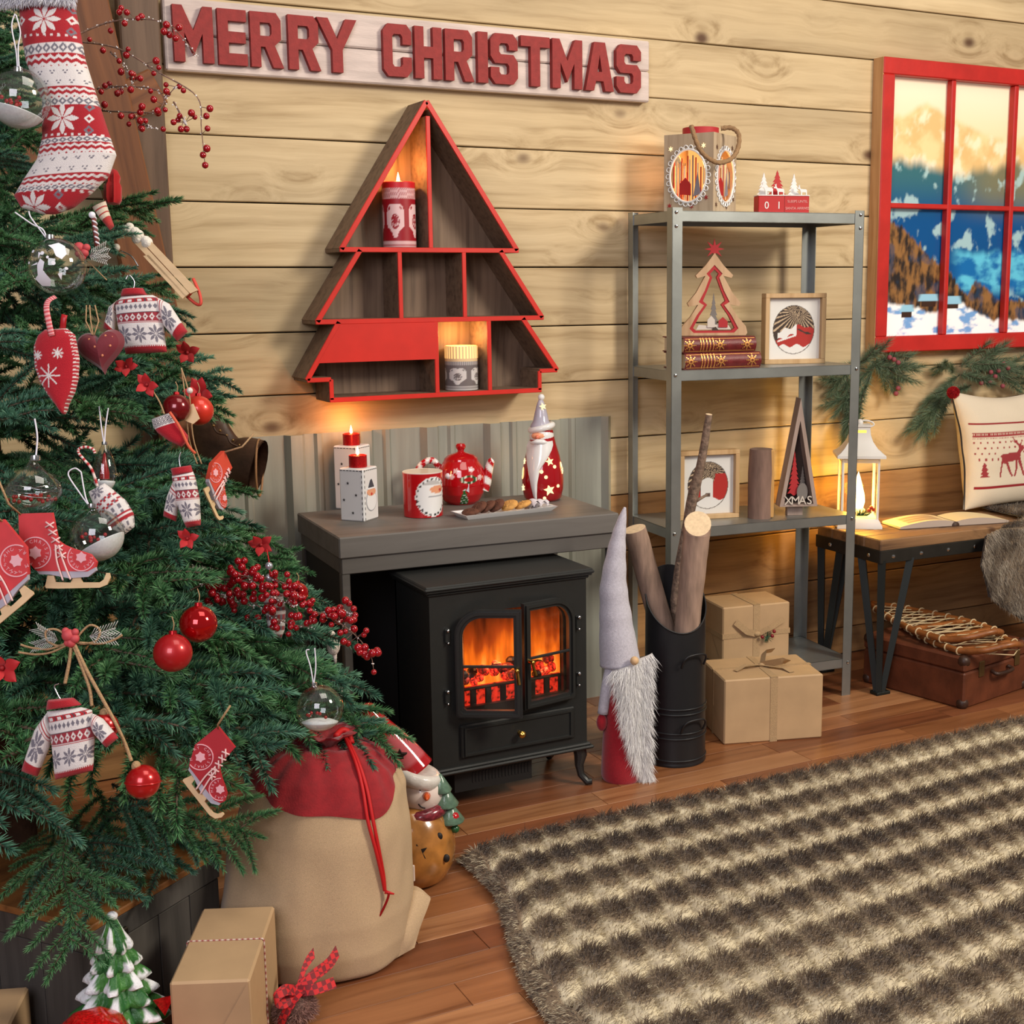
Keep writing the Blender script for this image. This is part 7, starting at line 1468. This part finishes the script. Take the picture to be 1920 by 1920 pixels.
# ---- flat wooden skates
skin = mat('skate_red', S(198, 52, 56), .6, 0, .06, 60); birchp = mat('skate_birch', S(214, 184, 140), .6, 0, .1, 80, stretch=(.3, 1, 1)); greyb = mat('skate_sole', S(170, 166, 176), .6); prnt = mat('skate_print', S(226, 170, 176), .6)
def skate(px, py, sc, rot, dep, label, flip=1, edge=0.0, m_red=None):
    """flat cut-out ice skate; unit = photo pixels of the largest one"""
    t, s, L_ = hang('wooden_skate', label, 'skate ornament', px, py, dep, 'flat wooden ice skates on the tree'); s *= sc
    t.matrix_world = t.matrix_world @ Matrix.Rotation(edge, 4, 'Z') @ Matrix.Rotation(rot, 4, 'Y'); k = lambda l: [(x*s*flip, z*s) for x, z in l]; m_red = m_red or skin
    MB().prism(k([(-62, 62), (-58, -4), (-28, -42), (-22, -44), (70, -42), (84, -34), (86, -24), (74, -10), (40, 0), (24, 6), (12, 14), (0, 66)]), -.006, .002).build('boot', m_red, t)
    MB().prism(k([(-28, -40), (-20, -50), (0, -50), (36, -56), (72, -52), (86, -40), (84, -34), (70, -42), (-18, -42)]), -.0055, .0015).build('sole', greyb, t)
    MB().prism(k([(-8, -76), (14, -76), (92, -72), (106, -66), (112, -52), (110, -44), (104, -44), (100, -56), (92, -62), (60, -63), (56, -54), (42, -54), (38, -64), (10, -64), (6, -52), (-6, -52), (-8, -64), (-10, -72)]), -.003, .0).build('blade', birchp, t)
    for cx, cz, R in ((-28, -10, 30), (58, -16, 26)):
        pr = MB(); 
        for q in (R, R*.93):
            pass
        ring = [(cx+R*cos(2*PI*i/36), cz+R*sin(2*PI*i/36)) for i in range(36)]; inn = [(cx+R*.93*cos(2*PI*i/36), cz+R*.93*sin(2*PI*i/36)) for i in range(36)]
        inside = lambda x, z: inpoly(x, z, [(-62, 62), (-58, -4), (-28, -42), (-22, -44), (70, -42), (84, -34), (86, -24), (74, -10), (40, 0), (24, 6), (12, 14), (0, 66)])
        for i in range(36):
            j = (i+1) % 36
            if inside(*ring[i]) and inside(*ring[j]): pr.prism(k([ring[i], inn[i], inn[j], ring[j]]), -.0068, -.0055)
        pr.prism(k(star_poly(R*.42, 6, .72, PI/2, cx, cz)), -.0068, -.0055); tag(pr.build('round_badge', prnt, t), kind='stuff')
        le = MB(); txt = 'MERRY CHRISTMAS'
        for i, ch_ in enumerate(txt):
            a = PI/2-(i-len(txt)/2+.5)*2*PI/(len(txt)+1); x, z = cx+R*.72*cos(a), cz+R*.72*sin(a)
            if ch_ != ' ' and inside(x, z): text_mb(ch_, R*.3*s, le, Matrix.Translation((x*s*flip, -.0066, z*s)) @ Matrix.Rotation(-(a-PI/2), 4, 'Y'))
        if le.v: tag(le.build('badge_lettering', prnt, t), kind='stuff')
    lc = MB()
    for i in range(5): z0_ = 48-i*14; x0_ = lerp(-2, 22, i/4); lc.tube([(flip*(x0_-8)*s, -.007, z0_*s), (flip*(x0_+8)*s, -.009, (z0_-10)*s)], .0012, 5); lc.tube([(flip*(x0_-8)*s, -.008, (z0_-10)*s), (flip*(x0_+8)*s, -.0075, z0_*s)], .0012, 5)
    lc.tube(cat([(flip*10*s, -.008, 6*s), (flip*14*s, -.009, -24*s), (flip*26*s, -.008, -60*s)], 14), .0013, 5); lc.tube(cat([(flip*16*s, -.008, 6*s), (flip*26*s, -.009, -24*s), (flip*40*s, -.008, -58*s)], 14), .0013, 5)
    tag(lc.build('laces', mat('lace_cord', S(226, 190, 186), .8), t, 180), kind='stuff'); MB().tube([(-58*flip*s, -.004, 60*s), (-64*flip*s, -.035, 80*s), (-82*flip*s, -.045, 132*s)], .0016, 5).build('twine', twine, t, 180); return t
skate(98, 1027, 1.0, .03, TP(98, 1030, .075), 'large red wooden ice skate with pale blade hanging upright on the tree')
skate(6, 1063, 1.02, -.75, TP(20, 1062, .095), 'large red wooden ice skate tilted across the upright one', -1)
skate(398, 1432, .82, .95, TP(398, 1432, .05)-.02, 'small dark red wooden ice skate hanging against the burlap sack', 1, 0, mat('skate_dark_red', S(166, 24, 36), .6))
skate(408, 898, .62, 1.0, TP(405, 895, .03), 'orange red wooden ice skate seen edge on below the leather boot', 1, 1.15, mat('skate_orange', S(196, 66, 44), .6))
# ---- mitten shaped ornament
t, s, L_ = hang('mitten_ornament', 'red padded mitten ornament with knitted grey cuff', 'mitten ornament', 320, 805, TP(320, 805, .045))
mb_ = [(0, (284, 786, 318, 774)), (.25, (288, 802, 330, 786)), (.5, (296, 812, 340, 800)), (.8, (318, 828, 352, 816)), (1, (340, 838, 352, 828))]
MB().pillow([(v, (L_(a, b).x, L_(a, b).z, L_(c, d).x, L_(c, d).z)) for v, (a, b, c, d) in mb_], .012, 40, 50, lambda u, v: (S(176, 16, 34) if v > .34 else (KW if v > .3 or (int(u*14)+int(v*40)) % 2 else KD))).build('padded_body', knit, t, 180); loop(t, L_, [(308, 776), (296, 748), (270, 712), (262, 708)], .0013, twine)
MB().tube(cat([L_(322, 774, -.01), L_(340, 800, -.012), L_(356, 836, -.008), L_(366, 850, 0)], 16), .0024, 6).build('edge_cord', mat('orange_cord', S(206, 90, 60), .7), t, 180)
# ---- mini stocking with candy cane
t, s, L_ = hang('mini_stocking', 'little knitted stocking holding a striped candy cane', 'stocking ornament', 208, 940, TP(182, 1004, .055)+.057)
sb = [(0, (166, 922, 196, 906)), (.25, (178, 950, 212, 918)), (.5, (192, 972, 236, 938)), (.75, (206, 990, 250, 962)), (1, (232, 1004, 252, 988))]
def ms(u, v): return KW if v < .22 and not flake((u-.5)*40, (v-.11)*120, 15) else KG if v < .22 else (KW if int(v*26) % 3 == 0 else (KR if (int(u*10)+int(v*26)) % 2 and .25 < v < .5 or .66 < v < .8 else (KG if int(u*12) % 3 == 0 else KW)))
MB().pillow([(v, (L_(a, b).x, L_(a, b).z, L_(c, d).x, L_(c, d).z)) for v, (a, b, c, d) in sb], .014, 40, 60, ms).build('knitted_leg', knit, t, 180)
P = cat([L_(182, 912, .002), L_(172, 880, 0), L_(158, 862, 0), L_(148, 850, 0), L_(148, 842, 0), L_(160, 838, 0), L_(174, 842, 0), L_(178, 850, 0)], 50); MB().tube(P, 2.6*s, 8, col=[S(176, 30, 36) if (i//2) % 2 else S(226, 210, 200) for i in range(51)]).build('candy_cane', matt_vc, t, 180)
# ---- sledge ornament
t, s, L_ = hang('sledge_ornament', 'little pale wooden sledge with red runners and white fleece', 'sledge ornament', 310, 500, TP(290, 500, .02))
for q in ([(262, 446), (280, 448), (374, 546), (360, 552)], [(254, 456), (263, 450), (358, 552), (350, 558)], [(272, 482), (282, 480), (352, 556), (346, 562)]):
    MB().prism([(L_(a, b).x, L_(a, b).z) for a, b in q[::-1]], -.010, -.005).build('seat_slat', birchp, t, 30)
MB().tube(cat([L_(292, 488, .004), L_(330, 535, .006), L_(362, 566, .004), L_(376, 570, 0), L_(374, 550, 0), L_(362, 522, 0)], 30), 3*s, 6).build('runner', mat('runner_red', S(206, 70, 54), .6), t, 180); MB().tube([L_(352, 556, 0), L_(368, 538, 0)], 3*s, 6).build('runner_strut', MATS['runner_red'], t, 180)
fl = MB()
for i in range(14): fl.sph(L_(236+i*3.6+random.uniform(-5, 5), 428+i*2.6+random.uniform(-6, 6), -.006), (8+4*random.random())*s, 8, 6)
fl.build('fleece', mat('fleece', S(226, 220, 206), .95, 0, .1, 200, .6, 300), t, 180); MB().sph(L_(222, 466, -.01), 7*s, 12, 8).build('pearl', mat('pearl', S(214, 206, 196), .25, coat=.5), t, 180); MB().tube(cat([L_(226, 470), L_(246, 480), L_(260, 500)], 10), .0012, 5).build('wire', silver, t, 180)
# ---- tassel, small stocking, barber stick, berry pick, poinsettia
t, s, L_ = hang('felt_tassel', 'bright red felt tassel below the big stocking heel', 'tassel', 212, 350, TP(205, 350, .02)); MB().lathe([(r*s, z*s) for r, z in [(0, 34), (8, 30), (14, 18), (12, 8), (16, 0), (16, -24), (12, -32), (0, -33)]], 16, wob=lambda a, z: 1+.12*sin(9*a)).build('tassel_body', mat('tassel_red', S(170, 16, 24), .95, sheen=.3), t, 60)
t, s, L_ = hang('mini_stocking', 'tiny cream fabric stocking with red toe below the tassel', 'stocking ornament', 200, 405, TP(195, 405, .03)); MB().pillow([(v, (L_(a, b).x, L_(a, b).z, L_(c, d).x, L_(c, d).z)) for v, (a, b, c, d) in [(0, (172, 388, 198, 376)), (.4, (186, 408, 204, 396)), (1, (206, 432, 214, 424))]], .008, 20, 40, lambda u, v: S(214, 200, 176) if v < .62 and int(v*20) % 4 else S(170, 50, 46)).build('fabric_body', knit, t, 180)
t, s, L_ = hang('striped_stick', 'brown and white twisted stick with a white bead', 'stick ornament', 178, 430, TP(176, 430, .035)); MB().tube([L_(174, 402), L_(178, 430), L_(182, 462)], [4.5*s]*3, 10).build('core', mat('stick_brown', S(110, 50, 44), .5), t, 180); MB().tube([L_(176+3*sin(i*.7)+i*.16, 406+i*1.1, -.004*cos(i*.7)) for i in range(48)], 1.8*s, 6).build('white_twist', white_cord, t, 180); MB().sph(L_(174, 404, -.003), 6.5*s, 12, 8).build('bead', wp, t, 180)
frost = mat('frosted_needles', S(196, 196, 190), .7)
def frost_spray(t, L_, cx, cy, dirs, ln, n, nm='frosted_needle_spray'):
    m_ = MB()
    for a in dirs:
        for i in range(n):
            f = i/n; bx_, by_ = cx+cos(a)*ln*f, cy-sin(a)*ln*f; q = a+(.7 if i % 2 else -.7); m_.tube([L_(bx_, by_, -.004), L_(bx_+cos(q)*ln*.35, by_-sin(q)*ln*.35, -.008)], .0006, 3)
        m_.tube([L_(cx, cy, -.003), L_(cx+cos(a)*ln, cy-sin(a)*ln, -.003)], .0009, 4)
    tag(m_.build(nm, frost, t, 180), kind='stuff')
pinkb = mat('pink_berry', S(186, 70, 74), .6)
t, s, L_ = hang('berry_pick', 'pick of pink red berries with frosted needles beside the reindeer bauble', 'berry pick', 160, 470, TP(160, 470, .035))
for x, y, r in ((152, 466, 10), (162, 476, 8), (158, 484, 7), (166, 466, 7), (150, 478, 6)): MB().sph(L_(x, y, -.008), r*s, 12, 8).build('berry', pinkb, t, 180)
frost_spray(t, L_, 170, 480, (-.3, .5, .1), 34, 16); MB().tube([L_(165, 490), L_(200, 525)], .001, 5).build('stalk', twine, t, 180)
def petal_flower(px, py, r, label, dep, n=6, tilt=0.5, seed=0):
    t, s, L_ = hang('red_poinsettia', label, 'flower ornament', px, py, dep, 'red fabric flowers on the tree'); pm_ = mat('petal_red', S(180, 18, 24), .6, sheen=.3)
    for k in range(n):
        a = seed+2*PI*k/n+.3*sin(k*2.3+px); m_ = MB(); m_.grid(lambda u, v: (u*r*s, (v-.5)*2*r*s*.32*math.sin(PI*min(.999, u*.95+.05)), .1*r*s*sin(PI*u)-.06*r*s*abs(v-.5)), 8, 4); m_.grid(lambda u, v: (u*r*s, (v-.5)*2*r*s*.32*math.sin(PI*min(.999, u*.95+.05)), .1*r*s*sin(PI*u)-.06*r*s*abs(v-.5)-.0008), 8, 4, flip=True); o = m_.build('petal', pm_, t, 180); o.matrix_local = Matrix.Rotation(PI/2, 4, 'X') @ Matrix.Rotation(a, 4, 'Z') @ Matrix.Rotation(-.2-.5*abs(sin(k*1.7+px)), 4, 'Y')
    MB().sph((0, -.004, 0), r*.14*s, 8, 6).build('centre', mat('flower_gold', S(140, 14, 20), .6), t, 180); return t
petal_flower(376, 738, 34, 'red poinsettia flower next to the orange red bauble', TP(360, 740, .0)); petal_flower(6, 1252, 40, 'red fabric flower between the jute bow and the wide spread jumper', TP(10, 1252, .05), 5, .5, .4); petal_flower(352, 662, 26, 'red fabric flower at the hem of the snowflake jumper', TP(345, 662, .01), 5, .5, .3); petal_flower(238, 688, 24, 'red fabric flower tucked behind the dark red heart', TP(238, 688, .02), 5, .5, 1.1); petal_flower(276, 722, 26, 'red fabric flower hanging on jute string near the heart', TP(270, 720, .03), 5, .5, 0); petal_flower(490, 1022, 26, 'red fabric flower above the silver bead string', 2.36, 5, .5, .7); petal_flower(352, 1010, 24, 'red fabric flower below the folded jumper', TP(350, 1010, .03), 5, .5, .2)
# ---- small wooden angel with pearl on jute
t, s, L_ = hang('bead_hanger', 'jute cord with pearl and small pale wooden deer beside the orange bauble', 'bead ornament', 362, 770, TP(372, 770, .05)-.036)
for x in (348, 356): MB().tube(cat([L_(340, 690), L_(x, 740, -.004), L_(x+4, 790, -.004), L_(x+8, 830), L_(x+22, 870)], 20), .0012, 5).build('jute_cord', twine, t, 180)
MB().sph(L_(358, 733, -.006), 6*s, 12, 8).build('pearl', mat('pearl', S(214, 206, 196), .25, coat=.5), t, 180); MB().prism([(L_(a, b).x, L_(a, b).z) for a, b in [(352, 764), (366, 758), (372, 772), (378, 786), (366, 796), (352, 790), (346, 776)]], -.012, -.009).build('wooden_deer', birchp, t)
# ---- jute bow with berries, cords and bells
t, s, L_ = hang('jute_bow', 'jute bow with pink berries and hanging cords ending in jingle bells', 'bow', 140, 1192, TP(140, 1192, .06))
for x, y, r in ((133, 1190, 12), (145, 1196, 9), (138, 1204, 9), (128, 1182, 7), (146, 1184, 7), (132, 1204, 7)): MB().sph(L_(x, y, -.01), r*s, 12, 8).build('berry', pinkb, t, 180)
for P in ([(134, 1196), (110, 1180), (90, 1182), (92, 1200), (112, 1210), (134, 1204)], [(146, 1196), (170, 1172), (190, 1180), (184, 1200), (164, 1206), (146, 1204)], [(134, 1206), (100, 1222), (70, 1226), (38, 1222)], [(130, 1204), (96, 1216), (64, 1214), (42, 1208)], [(150, 1204), (190, 1206), (214, 1200), (232, 1190)]): MB().tube(cat([L_(a, b, -.006) for a, b in P], 24), .0016, 6).build('jute_loop', twine, t, 180)
frost_spray(t, L_, 110, 1200, (2.6, 3.4), 44, 18); frost_spray(t, L_, 170, 1192, (.3, -.1), 50, 18)
for P in ([(138, 1206), (134, 1240), (126, 1280)], [(142, 1208), (158, 1250), (172, 1290), (176, 1322)], [(144, 1208), (170, 1262), (214, 1342), (238, 1392), (250, 1425)]): MB().tube(cat([L_(a, b, -.008) for a, b in P], 24), .0026, 6).build('jute_cord', twine, t, 180)
br_ = mat('bell_red', S(176, 22, 24), .25, .3, coat=.4)
for x, y, r in ((268, 1466, 32), (196, 1362, 26)):
    b_ = MB().sph(L_(x, y, 0), r*s, 24, 16).build('jingle_bell', br_, t, 180); MB().tube([tuple(L_(x, y)+Vector((r*1.01*s*cos(a), r*1.01*s*sin(a), 0))) for a in [2*PI*i/24 for i in range(24)]], 1.8*s, 6, closed=True).build('bell_seam', br_, b_, 180); MB().sph(L_(x-12*(r > 30), y-r*.95, -.002), 9*s, 10, 8, 1, 1, 1.1).build('jute_knot', twine, b_, 180)
# ---- snowy berry sprays
brm = mat('berry_red', S(146, 8, 22), .1, coat=.5); stemm = mat('snowy_twig', S(120, 92, 78), .8, 0, .5, 200); frostm = mat('snow_crystals', S(230, 226, 224), .8)
def berry_spray(label, stems, dep, nb_, seed, r=6.5):
    rr2 = random.Random(seed); px, py = stems[0][0]; t, s, L_ = hang('berry_spray', label, 'berry spray', px, py, dep, 'snowy red berry sprays on the tree')
    for st_ in stems:
        P = cat([L_(x, y, rr2.uniform(-.02, .02)) for x, y in st_], 30); so = MB().tube(P, [.0018*(1-.6*i/30) for i in range(31)], 5).build('stem', stemm, t, 180)
        fr_ = MB()
        for i in range(40): q = P[rr2.randint(2, 30)]; fr_.sph(q+Vector((rr2.uniform(-1, 1), rr2.uniform(-1, 1), rr2.uniform(-1, 1)))*.003, rr2.uniform(.0007, .0018), 5, 3)
        tag(fr_.build('snow_grains', frostm, so, 180), kind='stuff')
        for i in range(int(nb_*len(st_)/5)):
            j = rr2.randint(3, 30); q = P[j]; a = rr2.uniform(0, 2*PI); d = rr2.uniform(8, 22)*s; e = q+Vector((d*cos(a), rr2.uniform(-.016, .008), d*sin(a)))
            tw = MB().tube([q, e], .0006, 4).build('twig', stemm, t, 180); MB().sph(e, r*s*rr2.uniform(.75, 1.15), 10, 8).build('berry', brm, t, 180)
    return t
berry_spray('snowy red berry spray reaching over the start of the sign', [[(150, 82), (220, 90), (300, 138), (368, 180), (376, 240), (388, 300)], [(150, 66), (200, 40), (260, 34), (320, 50), (372, 108)], [(168, 200), (230, 214), (290, 208), (310, 180), (330, 160)], [(180, 165), (230, 160), (290, 165), (305, 190)], [(200, 90), (240, 130), (255, 160)], [(250, 215), (270, 235), (300, 245)], [(330, 195), (345, 225), (350, 232)]], depth_of(AX+Vector((.25, -.02, 1.5))), 12, 3)
berry_spray('snowy red berry spray lying over the lower right tree branches', [[(350, 1110), (420, 1085), (500, 1100), (570, 1140), (630, 1160), (665, 1190), (690, 1225), (702, 1245)], [(380, 1070), (430, 1090), (480, 1080), (530, 1095), (560, 1120)], [(400, 1100), (470, 1130), (530, 1165), (590, 1175)], [(440, 1060), (480, 1090), (520, 1120), (560, 1135)], [(380, 1110), (430, 1120), (470, 1140)], [(600, 1150), (640, 1145), (660, 1155)]], 2.29, 34, 9, 7.0)
# ---- silver beads, feather bird, striped cuff
t, s, L_ = hang('silver_bead_string', 'two silver beads on a red cord among the berries', 'bead ornament', 505, 1062, 2.3); MB().tube([L_(500, 1030), L_(504, 1050), L_(507, 1086)], .001, 5).build('cord', cord_m, t, 180)
for y in (1061, 1083): MB().sph(L_(505, y, -.003), 7.5*s, 14, 10).build('bead', mat('silver_bead', S(190, 196, 206), .2, .7), t, 180)
t, s, L_ = hang('mini_stocking', 'small striped knitted stocking half hidden under the berry spray', 'stocking ornament', 515, 1165, 2.34); MB().pillow([(v, (L_(a, b).x, L_(a, b).z, L_(c, d).x, L_(c, d).z)) for v, (a, b, c, d) in [(0, (492, 1118, 530, 1112)), (.5, (498, 1150, 536, 1146)), (.8, (502, 1178, 534, 1180)), (1, (508, 1196, 528, 1196))]], .012, 30, 40, lambda u, v: KW if int(v*11) % 2 else (KG if int(u*9) % 2 else S(150, 60, 60))).build('knitted_leg', knit, t, 180)
t, s, L_ = hang('feather_bird', 'tiny white feather bird perched on a branch over the sack', 'bird ornament', 625, 1210, 2.46); MB().sph((0, 0, 0), 16*s, 12, 8, .8, .8, 1.2).build('body', mat('feather', S(214, 200, 190), .95, 0, .15, 200, .5, 300), t, 180); MB().sph((-4*s, 0, 20*s), 8*s, 10, 8).build('head', MATS['feather'], t, 180); MB().tube([(2*s, 0, -14*s), (4*s, 0, -34*s)], [5*s, 2*s], 6, flat=.4).build('tail', MATS['feather'], t, 180)
t, s, L_ = hang('fleece_tuft', 'small tuft of white fleece behind the beaded glass bauble', 'fleece ornament', 622, 1300, 2.5); m_ = MB()
for i in range(10): m_.sph(L_(622+random.uniform(-14, 14), 1300+random.uniform(-16, 14)), (8+4*random.random())*s, 8, 6)
m_.build('fleece', MATS['fleece'], t, 180)
# ================================================================== PINE GARLAND ON THE WALL
gar_m = mat('garland_needles', vcol=True, rough=.6); GC = [S(40, 60, 40), S(60, 84, 54), S(88, 116, 80), S(150, 166, 140)]
GM = [bough_mesh('garland_twig', .16, 5, 40+k, gar_m, n_per_m=2300, nl=.046, w_=.0009, spread=40, cols=GC, droop=.05) for k in range(3)]
def garland(name, label, segs, berries, seed):
    a = WY(segs[0][0], segs[0][1], -.05); t = thing(name, label, 'garland', a, 0, 'pine sprigs on the plank wall'); rr3 = random.Random(seed)
    for i, (x0_, y0_, x1_, y1_, dy) in enumerate(segs):
        b = WY(x0_, y0_, -.05); e = WY(x1_, y1_, -.052-dy*.3); d = e-b; L_ = d.length; x = d.normalized(); y = Vector((0, 0, 1)).cross(x).normalized(); z = x.cross(y); m = Matrix(((x.x, y.x, z.x, b.x), (x.y, y.y, z.y, b.y), (x.z, y.z, z.z, b.z), (0, 0, 0, 1)))
        o = bpy.data.objects.new('garland_twig', GM[i % 3]); COL.objects.link(o); o.parent = t; o.matrix_local = Matrix.Translation(-a) @ m @ Matrix.Rotation(rr3.uniform(0, 6), 4, 'X') @ Matrix.Diagonal((L_/.16, .55, .55, 1))
    for px, py in berries: MB().sph(WY(px, py, -.078)-a, .008, 10, 8).build('berry', mat('dusty_berry', S(142, 66, 74), .7), t, 180)
    return t
garland('pine_sprig', 'pine sprig with cones and needles on the wall above the white lantern', [(1640, 690, 1580, 800, .02), (1640, 690, 1565, 760, .0), (1630, 680, 1715, 700, .02), (1640, 685, 1690, 725, .03), (1600, 690, 1660, 655, .01), (1590, 700, 1590, 830, .01), (1620, 690, 1700, 685, .0), (1610, 680, 1560, 720, .0), (1600, 720, 1575, 830, .02)], [(1680, 738), (1684, 728), (1676, 674), (1668, 670), (1684, 680)], 1)
garland('pine_sprig', 'pine sprig with pink berries on the wall behind the cushion', [(1800, 700, 1740, 770, .02), (1790, 720, 1715, 800, .02), (1790, 690, 1760, 680, .0), (1810, 690, 1900, 680, .02), (1850, 700, 1930, 720, .02), (1800, 690, 1880, 660, .0), (1820, 720, 1765, 760, .03), (1780, 740, 1725, 810, .0), (1870, 690, 1960, 690, .02), (1800, 700, 1850, 720, .03)], [(1840, 718), (1858, 698), (1866, 706), (1872, 695), (1880, 724), (1890, 690), (1882, 682), (1856, 716), (1788, 752)], 2)
for px, py, col_, nm, lab in ((1630, 650, 0, 0, 0),): pass
bpy.context.view_layer.update()
